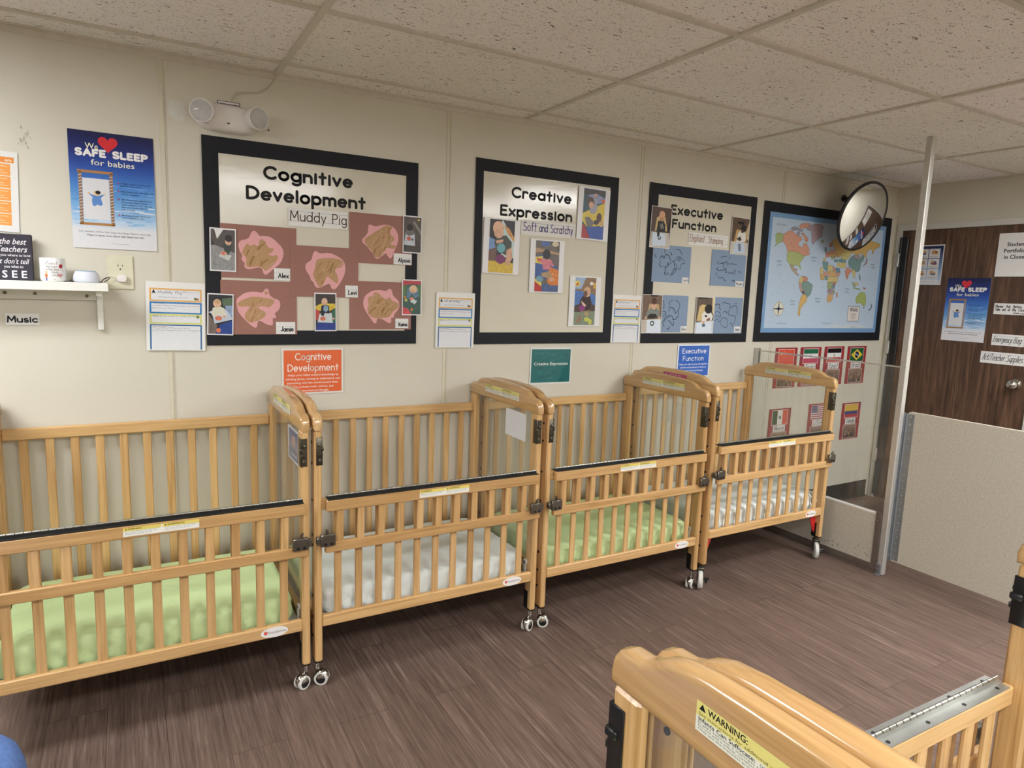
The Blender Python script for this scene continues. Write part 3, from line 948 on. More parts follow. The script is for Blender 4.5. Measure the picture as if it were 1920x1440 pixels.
def big_label(frame, w=0.33, h=0.037):
    p = Print(frame)
    p.rect(-w / 2, -h / 2, w, h, (226, 226, 214), 0)
    for n_, (a, b) in enumerate(((-w / 2, -0.004), (0.0, w / 2))):
        ww = b - a
        p.rect(a, h * 0.02, ww, h * 0.48, (222, 212, 130), 1)
        p.poly([(a + 0.004, h * 0.24), (a + 0.014, h * 0.24), (a + 0.009, h * 0.46)], (20, 20, 18), 2)
        p.text('WARNING:' if n_ == 0 else 'ADVERTENCIA:', a + 0.017, h * 0.235, h * 0.30, (20, 20, 18), 2, bold=0.02)
        p.text('See instructions for additional warnings.' if n_ == 0 else 'Ver instrucciones para mas advertencias.', a + 0.004, h * 0.07, h * 0.15, (70, 66, 30), 2, fitw=ww * 0.8)
        p.text('Infants Can Suffocate:' if n_ == 0 else 'Peligro de asfixia:', a + 0.004, -h * 0.12, h * 0.20, (28, 28, 28), 1, bold=0.015, fitw=ww * 0.5)
        p.text('DO NOT leave soft bedding', a + 0.004 + ww * 0.54, -h * 0.12, h * 0.13, (80, 80, 78), 1, fitw=ww * 0.4)
        for j, s in enumerate(('In gaps between a mattress too small or too thick.', 'Do not add a pillow, comforter or padding to the crib.', 'Only use the mattress provided by the manufacturer.')):
            p.text(s, a + 0.004, -h * (0.22 + 0.1 * j), h * 0.105, (80, 80, 78), 1, fitw=ww * 0.93)
    return p

def logo(frame):
    p = Print(frame)
    p.ellipse(0, 0, 0.047, 0.020, (232, 230, 226), 0, 40)
    p.ellipse(-0.030, 0.001, 0.0062, 0.0068, (214, 74, 60), 1, 20)
    p.ellipse(-0.0285, 0.003, 0.0026, 0.0028, (240, 150, 130), 2, 12)
    p.text('Foundations', -0.022, -0.004, 0.0125, (40, 40, 48), 1, fitw=0.062)
    return p

def make_crib(kind):
    root = empty('crib')
    # posts
    for x in (0.0, CL - 0.028):
        for y in (0.0, CD - 0.055):
            mb = MB(); mb.box((x, y, 0.100), (x + 0.028, y + 0.055, CAPB), 0.006)
            mb.build('post', WZ, root, autosmooth=None)
    # end panels
    for x in (0.0, CL - 0.028):
        mb = MB(); mb.prism(cap_profile(), 0, x - 0.004, x + 0.032, bev=0.011, seg=4)
        c = mb.build('end_cap', WCAP, root, autosmooth=60)
        inner = x + 0.0328 if x == 0 else x - 0.0048
        fr = Frame((inner, 0.321, CAPB + 0.051), (0, -1, 0), (0, 0, 1), (-1, 0, 0)) if x else Frame((inner, 0.321, CAPB + 0.051), (0, 1, 0), (0, 0, 1), (1, 0, 0))
        big_label(fr).build('warning_label', P_SATIN, c)
        mb = MB(); mb.box((x + 0.012, 0.050, 0.262), (x + 0.016, CD - 0.050, CAPB + 0.002))
        mb.build('clear_end_panel', ACRYLIC, root)
        for y in (0.055, CD - 0.063):
            mb = MB(); mb.box((x + 0.006, y, 0.25), (x + 0.011, y + 0.008, CAPB), 0.0015); mb.box((x + 0.0105, y, 0.25), (x + 0.022, y + 0.0015, CAPB)); mb.box((x + 0.017, y, 0.25), (x + 0.022, y + 0.008, CAPB), 0.0015)
            mb.build('panel_stop', WZ, root)
        mb = MB(); mb.box((x + 0.003, 0.055, 0.225), (x + 0.025, CD - 0.055, 0.285), 0.003)
        mb.build('end_rail', WY, root)
        # bolt heads on the outer faces of the posts
        ox = -0.0012 if x == 0 else CL + 0.0012
        for y in (0.034, CD - 0.034):
            bolt_me = None
            for z in (0.20, 0.275, 0.36, 0.56, 0.60, 0.735, 0.875, 0.955):
                if bolt_me:
                    b_ = bpy.data.objects.new('bolt', bolt_me); C.objects.link(b_); b_.parent = root; b_.location = (0, 0, z - 0.20)
                    continue
                mb = MB()
                mb.lathe([(0.0058, 0.0), (0.0058, 0.002), (0.003, 0.0024), (0.0, 0.001)], 12, Matrix.Translation((-0.0004 if x == 0 else CL + 0.0004, y, z)) @ Matrix.Rotation(-math.pi / 2 if x == 0 else math.pi / 2, 4, 'Y'), col=None)
                bolt_me = mb.build('bolt', BLACK_PLASTIC, root).data
        # steel strike plate wrapped round the inner front corner
        ix = x + 0.028 if x == 0 else x
        s = 1 if x == 0 else -1
        mb = MB()
        mb.box((ix, -0.002, 0.872), (ix + s * 0.0025, 0.030, 0.978), 0.001)
        mb.box((ix - s * 0.021, -0.0025, 0.873), (ix - s * 0.0002, 0.0, 0.977), 0.001)
        mb.box((ix - s * 0.002, -0.0065, 0.925), (ix + s * 0.006, 0.018, 0.941), 0.003)
        mb.box((ix - s * 0.014, -0.0065, 0.905), (ix + s * 0.003, -0.001, 0.918), 0.002)
        mb.lathe([(0.007, 0), (0.006, 0.004), (0, 0.006)], 12, Matrix.Translation((ix - s * 0.010, -0.002, 0.948)) @ Matrix.Rotation(math.pi / 2, 4, 'X'))
        mb.box((ix - s * 0.012, -0.004, 0.880), (ix - s * 0.004, -0.002, 0.897), 0.001)
        mb.build('latch_strike', DARK_STEEL, root)
    # back side
    def rail(name, y0, y1, z0, z1, xa=0.028, xb=CL - 0.028, bev=0.004):
        mb = MB(); mb.box((xa, y0, z0), (xb, y1, z1), bev); return mb.build(name, WX, root)
    rail('back_top_rail', CD - 0.034, CD - 0.008, 0.911, 0.955)
    rail('back_bottom_rail', CD - 0.034, CD - 0.008, 0.238, 0.284)
    SX = [CL / 2 + (i - 5) * 0.0803 for i in range(11)]
    for i, x in enumerate(SX):
        mb = MB(); mb.box((x - 0.0145, CD - 0.027, 0.280), (x + 0.0145, CD - 0.015, 0.915), 0.003); mb.build('back_slat', WZ, root)
    # fixed front side
    rail('front_top_rail', 0.004, 0.026, 0.698, 0.742)
    rail('front_bottom_rail', 0.001, 0.026, 0.240, 0.285, 0.028, CL - 0.028)
    for x in SX:
        mb = MB(); mb.box((x - 0.0140, 0.009, 0.280), (x + 0.0140, 0.021, 0.702), 0.003); mb.build('front_slat', WZ, root)
    logo(Frame((0.856, 0.0008, 0.2625), (1, 0, 0), (0, 0, 1), (0, -1, 0))).build('maker_plate', P_SATIN, root)
    # fold-down gate hanging in front of the fixed side
    mb = MB(); mb.box((0.040, -0.024, 0.699), (0.966, -0.003, 0.742), 0.003); mb.box((0.034, -0.024, 0.541), (0.972, -0.003, 0.580), 0.003)
    gt = mb.build('fold_down_gate', WX, root)
    for x in SX:
        mb = MB(); mb.box((x - 0.0135, -0.019, 0.576), (x + 0.0135, -0.008, 0.703), 0.003); mb.build('gate_slat', WZ, gt)
    mb = MB()
    mb.box((0.046, -0.023, 0.742), (0.958, -0.003, 0.7440)); mb.box((0.046, 0.0035, 0.742), (0.958, 0.026, 0.7440))
    mb.box((0.046, -0.004, 0.742), (0.958, -0.0015, 0.752)); mb.box((0.046, 0.0020, 0.742), (0.958, 0.004, 0.752))
    nk = 44
    for i in range(nk):
        xa = 0.046 + 0.912 * i / nk
        mb.tube([(xa + 0.0012, 0.0002, 0.7535), (xa + 0.912 / nk - 0.0012, 0.0002, 0.7535)], 0.0040, 10, mi=1)
    h = mb.build('piano_hinge', [HINGE_DARK, KNUCKLE], gt)
    mb = MB()
    for i in range(8):
        xa = 0.075 + 0.122 * i
        for yy in (-0.013, 0.015):
            mb.lathe([(0.0042, 0.0), (0.0038, 0.0012), (0, 0.0008)], 10, Matrix.Translation((xa, yy, 0.7440)))
    mb.build('hinge_screw', BLACK_PLASTIC, h)
    for x, s in ((0.040, -1), (0.943, 1)):
        mb = MB()
        mb.box((x - 0.027, -0.043, 0.573), (x + 0.027, -0.024, 0.619), 0.003)
        mb.box((x + s * 0.026 - 0.010, -0.036, 0.580), (x + s * 0.026 + 0.014 * (1 if s > 0 else 1), -0.012, 0.608), 0.003) if s > 0 else mb.box((x - 0.040, -0.036, 0.580), (x - 0.020, -0.012, 0.608), 0.003)
        mb.tube([(x + s * 0.002, -0.034, 0.616), (x + s * 0.003, -0.036, 0.630), (x + s * 0.007, -0.040, 0.638)], [0.007, 0.006, 0.004], 8)
        la = mb.build('gate_latch', PEWTER, gt, autosmooth=40)
        mb = MB()
        for dx in (-0.010, 0.012):
            mb.lathe([(0.0058, 0.0), (0.005, 0.003), (0.0, 0.0035)], 12, Matrix.Translation((x + dx, -0.043, 0.583)) @ Matrix.Rotation(math.pi / 2, 4, 'X'))
        mb.build('latch_screw', BLACK_PLASTIC, la)
    label_mesh(0.217, 0.029, 'pair', Frame((0.512, -0.0242, 0.7215), (1, 0, 0), (0, 0, 1), (0, -1, 0))).build('gate_warning_label', P_SATIN, gt)
    # mattress support
    mb = MB(); mb.box((0.030, 0.030, 0.243), (CL - 0.030, CD - 0.038, 0.262), 0.002)
    sp = mb.build('mattress_support', GREY_PLATE, root)
    for x, s in ((0.030, 1), (CL - 0.030, -1)):
        mb = MB(); mb.box((x, 0.040, 0.250), (x + s * 0.006, 0.062, 0.312), 0.002)
        mb.tube([(x + s * 0.006, 0.051, 0.318), (x - s * 0.004, 0.051, 0.318)], 0.013, 14)
        mb.tube([(x + s * 0.0075, 0.051, 0.318), (x - s * 0.001, 0.051, 0.318)], 0.005, 10, mi=1)
        mb.build('support_bracket', [GREY_PLATE, BLACK_PLASTIC], sp)
    # casters
    for x, sx in ((0.014, 1), (CL - 0.014, -1)):
        for y, sy in ((0.0275, 1), (CD - 0.0275, -1)):
            z0 = 0.10
            mb = MB()
            ix = 0.028 if sx > 0 else CL - 0.028
            yb = y + sy * 0.012
            mb.box((ix, yb - 0.016, 0.102), (ix + sx * 0.0025, yb + 0.016, 0.185), 0.001)
            mb.box((x - 0.013, y - 0.024, 0.0965), (x + 0.013, y + 0.024, 0.100))
            mb.build('caster_plate', BLACK_PLASTIC, root)
            if kind == 'small':
                mb = MB()
                mb.tube([(x, y, 0.099), (x, y, 0.062)], 0.009, 12)
                ang = {(1, 1): math.pi - 0.5, (-1, 1): 0.5, (1, -1): math.pi + 0.5, (-1, -1): -0.5}[(sx, sy)]
                cx, cy = x - 0.016 * math.cos(ang), y - 0.016 * math.sin(ang)
                pts = []
                hood = MB()
                R = 0.0275
                M = Matrix.Translation((cx, cy, 0.030)) @ Matrix.Rotation(ang, 4, 'Z')
                nu, nv = 14, 10
                vs = []
                for i in range(nv + 1):
                    th = math.pi * i / nv
                    for j in range(nu + 1):
                        ph = -0.75 + (math.pi + 1.1) * j / nu
                        vs.append(M @ Vector((R * math.sin(th) * math.cos(ph), -0.021 * math.cos(th), R * math.sin(th) * math.sin(ph) + 0.004)))
                fs = [(i * (nu + 1) + j, i * (nu + 1) + j + 1, (i + 1) * (nu + 1) + j + 1, (i + 1) * (nu + 1) + j) for i in range(nv) for j in range(nu)]
                mb.add(vs, fs, None, True)
                cs = mb.build('caster', CHROME, root)
                w = MB()
                Mw = Matrix.Translation((cx, cy, 0.0265)) @ Matrix.Rotation(ang, 4, 'Z') @ Matrix.Rotation(math.pi / 2, 4, 'X')
                for o in (-0.0115, 0.0115):
                    w.lathe([(0.010, o - 0.006), (0.0245, o - 0.006), (0.0263, o - 0.004), (0.0263, o + 0.004), (0.0245, o + 0.006), (0.010, o + 0.006)], 24, Mw)
                w.build('wheel', WHITE_TYRE, cs)
                w = MB(); w.lathe([(0.0, -0.0185), (0.017, -0.0185), (0.019, -0.016), (0.019, 0.016), (0.017, 0.0185), (0.0, 0.0185)], 20, Mw); w.build('hub', BLACK_PLASTIC, cs)
            else:
                Mt = Matrix.Translation((x, y, 0)) @ Matrix.Rotation(math.radians(-42 if sy > 0 else 20), 4, 'Z')
                mb = MB()
                zb = -0.033
                mb.tube([(x, y, 0.099), (x, y, 0.080)], 0.014, 14)
                fk = MB()
                fk.box((-0.018, -0.022, 0.070), (0.018, 0.022, 0.084), 0.003)
                for o in (-0.0155, 0.0155):
                    fk.box((o - 0.002, -0.020, 0.010), (o + 0.002, 0.008, 0.072), 0.0015)
                mb.add([Mt @ Vector(q) for q in fk.v], fk.f)
                cs = mb.build('caster', DARK_STEEL, root)
                w = MB()
                Mw = Mt @ Matrix.Translation((0, -0.010, zb + 0.050)) @ Matrix.Rotation(math.pi / 2, 4, 'Y')
                w.lathe([(0.012, -0.012), (0.044, -0.012), (0.0495, -0.008), (0.0495, 0.008), (0.044, 0.012), (0.012, 0.012)], 28, Mw)
                w.build('wheel', WHITE_TYRE, cs)
                lv = MB(); lv.box((0.018, -0.006, 0.012), (0.046, 0.010, 0.022), 0.003); lv.box((0.024, -0.020, 0.000), (0.036, 0.004, 0.016), 0.003)
                l = MB(); l.add([Mt @ Vector(q) for q in lv.v], lv.f)
                l.build('brake_lever', BLACK_PLASTIC, cs)
    if kind == 'large':
        for x, s in ((0.028, 1), (CL - 0.028, -1)):
            for y in (0.034, CD - 0.040):
                mb = MB(); mb.prism([(x, 0.240), (x + s * 0.062, 0.240), (x + s * 0.052, 0.215), (x + s * 0.024, 0.150), (x + s * 0.012, 0.128), (x, 0.128)], 1, y, y + 0.006, bev=0.001, seg=1)
                b_ = mb.build('evacuation_bracket', RED_PLASTIC, root); b_['label'] = 'red corner bracket'
    return root

def make_mattress(name, mat, seed):
    """thin crib mattress in a fitted sheet: rounded slab with gathers along its sides"""
    Lx, Ly, Hh = 0.902, 0.555, 0.104
    nx, ny, nz = 70, 40, 8
    rs = random.Random(seed)
    ph = [rs.uniform(0, 6.28) for _ in range(12)]
    bm = bmesh.new()
    R = 0.055
    prof = []
    # ring profile from bottom inner edge, round the side, to the top inner edge: (inset, z)
    prof.append((0.030, 0.0)); prof.append((0.012, 0.001))
    for i in range(7):
        t = -math.pi / 2 + math.pi * 0.42 * i / 6
        prof.append((0.014 - 0.014 * math.cos(t), 0.014 + 0.014 * math.sin(t)))
    for z in (0.030, 0.045, 0.060, 0.074):
        prof.append((0.0, z))
    for i in range(1, 8):
        t = math.pi / 2 * i / 7
        prof.append((0.028 - 0.028 * math.cos(t), 0.076 + 0.026 * math.sin(t)))
    prof += [(0.05, 0.1035), (0.10, 0.105), (0.16, 0.106), (0.23, 0.1065)]
    def outline(inset):
        a, b = Lx / 2 - inset, Ly / 2 - inset
        r = max(0.004, R - inset * 0.6)
        pts = []
        def seg(p, q, n):
            for k in range(n):
                t = k / n
                pts.append((p[0] + (q[0] - p[0]) * t, p[1] + (q[1] - p[1]) * t))
        def arc(cx, cy, a0, n):
            for k in range(n):
                t = a0 + math.pi / 2 * k / n
                pts.append((cx + r * math.cos(t), cy + r * math.sin(t)))
        seg((-a + r, -b), (a - r, -b), 110); arc(a - r, -b + r, -math.pi / 2, 8)
        seg((a, -b + r), (a, b - r), 50); arc(a - r, b - r, 0, 8)
        seg((a - r, b), (-a + r, b), 110); arc(-a + r, b - r, math.pi / 2, 8)
        seg((-a, b - r), (-a, -b + r), 50); arc(-a + r, -b + r, math.pi, 8)
        return pts
    rings = []
    for inset, z in prof:
        o = outline(inset)
        n = len(o)
        ring = []
        for k, (x, y) in enumerate(o):
            s = k / n * 344
            f = max(0.0, 1 - abs(z - 0.030) / 0.055) if z < 0.09 else 0.0
            # slanted gathers, stronger in some stretches than in others
            amp = 0.5 + 0.5 * math.sin(s * 0.11 + ph[0]) * math.sin(s * 0.047 + ph[1])
            w = (math.sin(s * 0.62 + z * 95 + ph[2]) + 0.7 * math.sin(s * 0.97 - z * 60 + ph[3]) + 0.5 * math.sin(s * 1.7 + z * 140 + ph[4])) * 0.0056 * f * (0.35 + amp)
            d = Vector((x / (Lx / 2), y / (Ly / 2), 0))
            nrm = Vector((0, 0, 0))
            if abs(x) > Lx / 2 - inset - 0.006: nrm.x = math.copysign(1, x)
            if abs(y) > Ly / 2 - inset - 0.006: nrm.y = math.copysign(1, y)
            if nrm.length == 0: nrm = d
            nrm.normalize()
            zz = z + (0.0025 * math.sin(x * 9 + ph[5]) * math.sin(y * 7 + ph[6]) if z > 0.09 else 0)
            ring.append(bm.verts.new((x + nrm.x * w, y + nrm.y * w, zz)))
        rings.append(ring)
    for i in range(len(rings) - 1):
        n = len(rings[i])
        for k in range(n):
            bm.faces.new((rings[i][k], rings[i][(k + 1) % n], rings[i + 1][(k + 1) % n], rings[i + 1][k]))
    bm.faces.new(rings[-1]); bm.faces.new(rings[0][::-1])
    for f in bm.faces: f.smooth = True
    bmesh.ops.recalc_face_normals(bm, faces=bm.faces[:])
    me = bpy.data.meshes.new(name); bm.to_mesh(me); bm.free()
    me.materials.append(mat)
    o = bpy.data.objects.new(name, me); C.objects.link(o)
    return o

crib_a = make_crib('small')
crib_e = make_crib('large')
YF = -0.67
places = [('a', -0.606, YF, 0, 1.02, 'light maple crib at the left edge of the picture, green sheet inside', SHEET_GREEN, 'fitted green sheet on the mattress of the leftmost wall crib', 'g1'),
          ('a', 0.414, YF, 0, 1.0, 'light maple crib second from left along the wall, white sheet inside', SHEET_WHITE, 'white fitted sheet on the mattress of the second wall crib from left', 'w1'),
          ('a', 1.424, YF, 0, 1.0, 'light maple crib third from left along the wall, green sheet inside', SHEET_GREEN, 'fitted green sheet on the mattress of the third wall crib from left', 'g2'),
          ('e', 2.418, YF - 0.025, 0.033, 1.0, 'light maple crib beside the clear partition, red brackets and tall casters', SHEET_WHITE, 'white fitted sheet on the mattress of the crib beside the clear partition', 'w2'),
          ('f', 0.431, -2.410, 0, 1.0, 'light maple crib in the foreground, its near end cap with a large warning label', SHEET_GREEN, 'mattress in the foreground crib nearest the camera', 'g3'),
          ('f', 1.468, -2.452, 0, 1.034, 'light maple foreground crib at lower right, steel hinge on its folded gate', SHEET_WHITE, 'mattress in the foreground crib at lower right', 'w3')]
first_a = True
sheets = {}
for kind, x, y, dz, sc, lab, sm, mlab, key in places:
    if kind == 'e':
        r = crib_e
    elif first_a:
        r = crib_a; first_a = False
    else:
        r = copy_tree(crib_a)
    r.location = (x, y, dz)
    if kind == 'f':                       # the foreground cribs carry brighter hinges and black strikes
        for o in r.children_recursive:
            b_ = o.name.split('.')[0]
            if b_ == 'piano_hinge':
                o.data = o.data.copy(); o.data.materials[0] = HINGE_STEEL
            elif b_ == 'latch_strike':
                o.data = o.data.copy(); o.data.materials[0] = BLACK_PLASTIC
    r.scale = (sc, 1, 1)
    rz = (math.pi - (0.0148 if x > 1 else 0)) if kind == 'f' else 0
    r.rotation_euler = (0, 0, rz)
    tag(r, lab, 'crib', 'maple cribs along the wall' if kind != 'f' else 'maple cribs in the foreground')
    mt = make_mattress('crib_mattress', sm, key)
    s = -1 if kind == 'f' else 1
    mt.location = (x + s * sc * CL / 2, y + s * 0.318, dz + 0.2628)
    mt.rotation_euler = (0, 0, rz)
    tag(mt, mlab, 'mattress', 'crib mattresses')
# outlines digitised from image pixels and unprojected onto the wall beforehand: land areas of the wall map, pig cut-outs, stamped squiggles (wall metres or 0..1)
MAP_LAND = [('al',[(0.053,0.817),(0.071,0.838),(0.114,0.828),(0.113,0.769),(0.092,0.757),(0.079,0.747),(0.051,0.718),(0.065,0.745),(0.058,0.774),(0.058,0.799)]),('ca',[(0.114,0.828),(0.156,0.862),(0.173,0.864),(0.196,0.852),(0.226,0.826),(0.256,0.822),(0.265,0.8),(0.238,0.775),(0.24,0.752),(0.263,0.736),(0.277,0.741),(0.275,0.767),(0.303,0.774),(0.317,0.745),(0.334,0.716),(0.314,0.699),(0.34,0.698),(0.331,0.674),(0.299,0.667),(0.276,0.669),(0.257,0.682),(0.22,0.694),(0.157,0.692),(0.143,0.731),(0.123,0.762),(0.113,0.769)]),('ca',[(0.23,0.908),(0.246,0.929),(0.281,0.941),(0.321,0.939),(0.302,0.91),(0.271,0.895),(0.246,0.892)]),('ar',[(0.165,0.882),(0.191,0.9),(0.213,0.899),(0.239,0.887),(0.269,0.876),(0.252,0.866),(0.215,0.877),(0.187,0.866)]),('ar',[(0.216,0.858),(0.241,0.865),(0.237,0.823),(0.223,0.829)]),('ca',[(0.249,0.851),(0.267,0.857),(0.298,0.83),(0.315,0.809),(0.306,0.782),(0.279,0.798),(0.285,0.817)]),('gr',[(0.292,0.897),(0.322,0.928),(0.369,0.945),(0.414,0.943),(0.438,0.931),(0.425,0.902),(0.427,0.845),(0.399,0.823),(0.375,0.797),(0.359,0.768),(0.343,0.786),(0.339,0.824),(0.334,0.88),(0.297,0.887)]),('ic',[(0.419,0.809),(0.441,0.814),(0.447,0.797),(0.425,0.793)]),('us',[(0.157,0.692),(0.22,0.694),(0.257,0.682),(0.276,0.669),(0.299,0.667),(0.283,0.635),(0.267,0.611),(0.266,0.588),(0.28,0.551),(0.269,0.554),(0.252,0.58),(0.226,0.581),(0.213,0.569),(0.183,0.585),(0.16,0.61),(0.154,0.654)]),('mx',[(0.181,0.586),(0.2,0.586),(0.218,0.565),(0.224,0.548),(0.244,0.554),(0.248,0.536),(0.23,0.53),(0.261,0.506),(0.265,0.491),(0.25,0.496),(0.222,0.521),(0.204,0.537),(0.191,0.563)]),('co',[(0.273,0.471),(0.288,0.49),(0.318,0.49),(0.3,0.459),(0.298,0.428),(0.276,0.436),(0.269,0.44)]),('ve',[(0.293,0.49),(0.327,0.488),(0.342,0.471),(0.335,0.448),(0.301,0.442),(0.307,0.469)]),('pe',[(0.269,0.44),(0.294,0.428),(0.302,0.388),(0.322,0.357),(0.315,0.339),(0.287,0.364),(0.275,0.404)]),('br',[(0.298,0.428),(0.309,0.447),(0.344,0.449),(0.386,0.419),(0.385,0.396),(0.376,0.337),(0.348,0.308),(0.332,0.335),(0.322,0.357),(0.302,0.388)]),('ag',[(0.315,0.339),(0.332,0.335),(0.348,0.308),(0.35,0.281),(0.327,0.253),(0.312,0.225),(0.302,0.193),(0.305,0.157),(0.302,0.143),(0.286,0.161),(0.287,0.215),(0.291,0.265),(0.296,0.306)]),('bo',[(0.3,0.36),(0.326,0.357),(0.332,0.335),(0.311,0.334)]),('te',[(0.45,0.63),(0.498,0.63),(0.501,0.576),(0.496,0.548),(0.473,0.562),(0.457,0.588)]),('ye',[(0.5,0.603),(0.537,0.602),(0.544,0.551),(0.514,0.545),(0.501,0.56)]),('pk',[(0.542,0.599),(0.564,0.588),(0.571,0.561),(0.548,0.552)]),('ye',[(0.434,0.571),(0.458,0.58),(0.467,0.546),(0.458,0.518),(0.439,0.516)]),('or',[(0.44,0.512),(0.474,0.519),(0.482,0.496),(0.475,0.468),(0.448,0.47)]),('pk',[(0.464,0.542),(0.514,0.545),(0.513,0.51),(0.479,0.503),(0.47,0.518)]),('te',[(0.483,0.504),(0.51,0.501),(0.509,0.47),(0.486,0.472)]),('or',[(0.514,0.545),(0.571,0.557),(0.582,0.526),(0.573,0.502),(0.537,0.503),(0.513,0.51)]),('pk',[(0.577,0.538),(0.616,0.548),(0.604,0.504),(0.585,0.502)]),('ye',[(0.511,0.497),(0.537,0.503),(0.573,0.502),(0.598,0.491),(0.597,0.463),(0.578,0.454),(0.55,0.456),(0.515,0.45),(0.509,0.478)]),('gn',[(0.511,0.45),(0.55,0.456),(0.555,0.405),(0.525,0.391),(0.509,0.41)]),('rd',[(0.557,0.461),(0.585,0.462),(0.587,0.442),(0.568,0.429),(0.555,0.441)]),('te',[(0.554,0.433),(0.579,0.438),(0.579,0.398),(0.56,0.397)]),('mv',[(0.533,0.392),(0.564,0.397),(0.571,0.362),(0.544,0.352),(0.517,0.355),(0.514,0.383)]),('or',[(0.522,0.343),(0.568,0.353),(0.569,0.305),(0.559,0.281),(0.529,0.272),(0.518,0.299)]),('gn',[(0.569,0.381),(0.58,0.386),(0.58,0.354),(0.569,0.341)]),('pk',[(0.595,0.363),(0.608,0.367),(0.611,0.323),(0.601,0.319)]),('bl',[(0.572,0.585),(0.605,0.58),(0.612,0.548),(0.585,0.542),(0.57,0.565)]),('ye',[(0.576,0.625),(0.655,0.635),(0.661,0.612),(0.644,0.583),(0.611,0.592),(0.579,0.597)]),('te',[(0.546,0.654),(0.581,0.657),(0.583,0.637),(0.552,0.635)]),('te',[(0.457,0.751),(0.47,0.753),(0.478,0.715),(0.463,0.709)]),('rd',[(0.467,0.702),(0.497,0.713),(0.501,0.674),(0.475,0.668)]),('ye',[(0.453,0.658),(0.475,0.668),(0.477,0.64),(0.455,0.635)]),('pk',[(0.493,0.72),(0.522,0.738),(0.557,0.742),(0.559,0.714),(0.525,0.703),(0.498,0.705)]),('or',[(0.498,0.705),(0.559,0.714),(0.573,0.692),(0.556,0.675),(0.524,0.68),(0.501,0.678)]),('gn',[(0.516,0.679),(0.563,0.679),(0.549,0.662),(0.526,0.656)]),('rd',[(0.494,0.786),(0.515,0.804),(0.522,0.774),(0.508,0.76),(0.495,0.771)]),('ru',[(0.535,0.767),(0.514,0.82),(0.569,0.857),(0.733,0.899),(0.854,0.86),(0.903,0.845),(0.956,0.834),(0.947,0.8),(0.91,0.784),(0.898,0.738),(0.885,0.741),(0.889,0.774),(0.859,0.775),(0.838,0.741),(0.837,0.708),(0.817,0.698),(0.797,0.733),(0.753,0.712),(0.685,0.734),(0.613,0.727),(0.6,0.699),(0.584,0.669),(0.569,0.696),(0.561,0.734)]),('kz',[(0.6,0.699),(0.613,0.727),(0.685,0.734),(0.699,0.72),(0.675,0.677),(0.653,0.659),(0.612,0.668)]),('te',[(0.588,0.662),(0.612,0.668),(0.653,0.659),(0.655,0.635),(0.591,0.638)]),('cn',[(0.677,0.661),(0.701,0.696),(0.732,0.715),(0.727,0.686),(0.757,0.672),(0.785,0.687),(0.797,0.725),(0.817,0.698),(0.812,0.665),(0.793,0.647),(0.791,0.589),(0.778,0.56),(0.753,0.562),(0.726,0.581),(0.691,0.598),(0.676,0.629)]),('mo',[(0.713,0.705),(0.74,0.715),(0.778,0.711),(0.781,0.686),(0.753,0.67),(0.727,0.682)]),('in',[(0.664,0.588),(0.679,0.597),(0.702,0.575),(0.722,0.576),(0.712,0.555),(0.694,0.534),(0.683,0.484),(0.668,0.508),(0.655,0.555)]),('ye',[(0.717,0.584),(0.748,0.57),(0.755,0.538),(0.745,0.513),(0.755,0.501),(0.733,0.512),(0.726,0.544)]),('mv',[(0.838,0.7),(0.852,0.685),(0.849,0.643),(0.821,0.62),(0.814,0.616),(0.824,0.633),(0.838,0.659)]),('gn',[(0.73,0.467),(0.752,0.452),(0.767,0.424),(0.742,0.431)]),('ye',[(0.755,0.464),(0.788,0.462),(0.783,0.437),(0.762,0.436)]),('te',[(0.787,0.548),(0.798,0.529),(0.807,0.484),(0.794,0.491),(0.788,0.524)]),('gn',[(0.743,0.419),(0.811,0.406),(0.808,0.397),(0.744,0.411)]),('rd',[(0.835,0.424),(0.865,0.417),(0.858,0.404),(0.84,0.411)]),('au',[(0.782,0.33),(0.807,0.368),(0.831,0.382),(0.845,0.37),(0.856,0.379),(0.874,0.338),(0.879,0.292),(0.874,0.254),(0.853,0.254),(0.825,0.278),(0.788,0.272),(0.778,0.301)]),('te',[(0.855,0.241),(0.872,0.242),(0.867,0.225)]),('nz',[(0.928,0.277),(0.943,0.257),(0.941,0.235),(0.919,0.205),(0.913,0.213),(0.932,0.239)]),('wh',[(0.47,0.038),(0.578,0.055),(0.615,0.075),(0.657,0.067),(0.682,0.059),(0.738,0.076),(0.821,0.081),(0.873,0.069),(0.924,0.044),(0.929,0.035),(0.424,0.034)]),('wh',[(0.299,0.029),(0.31,0.052),(0.317,0.029)])]
MAP_COMPASS=[(0.128, 0.204)]
MAP_LEGEND=[(0.723, 0.239), (0.823, 0.242), (0.82, 0.111), (0.72, 0.109)]
MAP_TEXT={'ARCTIC OCEAN': (0.092, 0.899), 'PACIFIC1': (0.101, 0.588), 'ATLANTIC1': (0.373, 0.643), 'PACIFIC2': (0.232, 0.259), 'ATLANTIC2': (0.442, 0.289), 'SOUTHERN': (0.16, 0.075), 'SOUTHERN2': (0.537, 0.079), 'INDIAN': (0.689, 0.387), 'PACIFIC3': (0.906, 0.625), 'ANTARCTICA': (0.782, 0.047)}
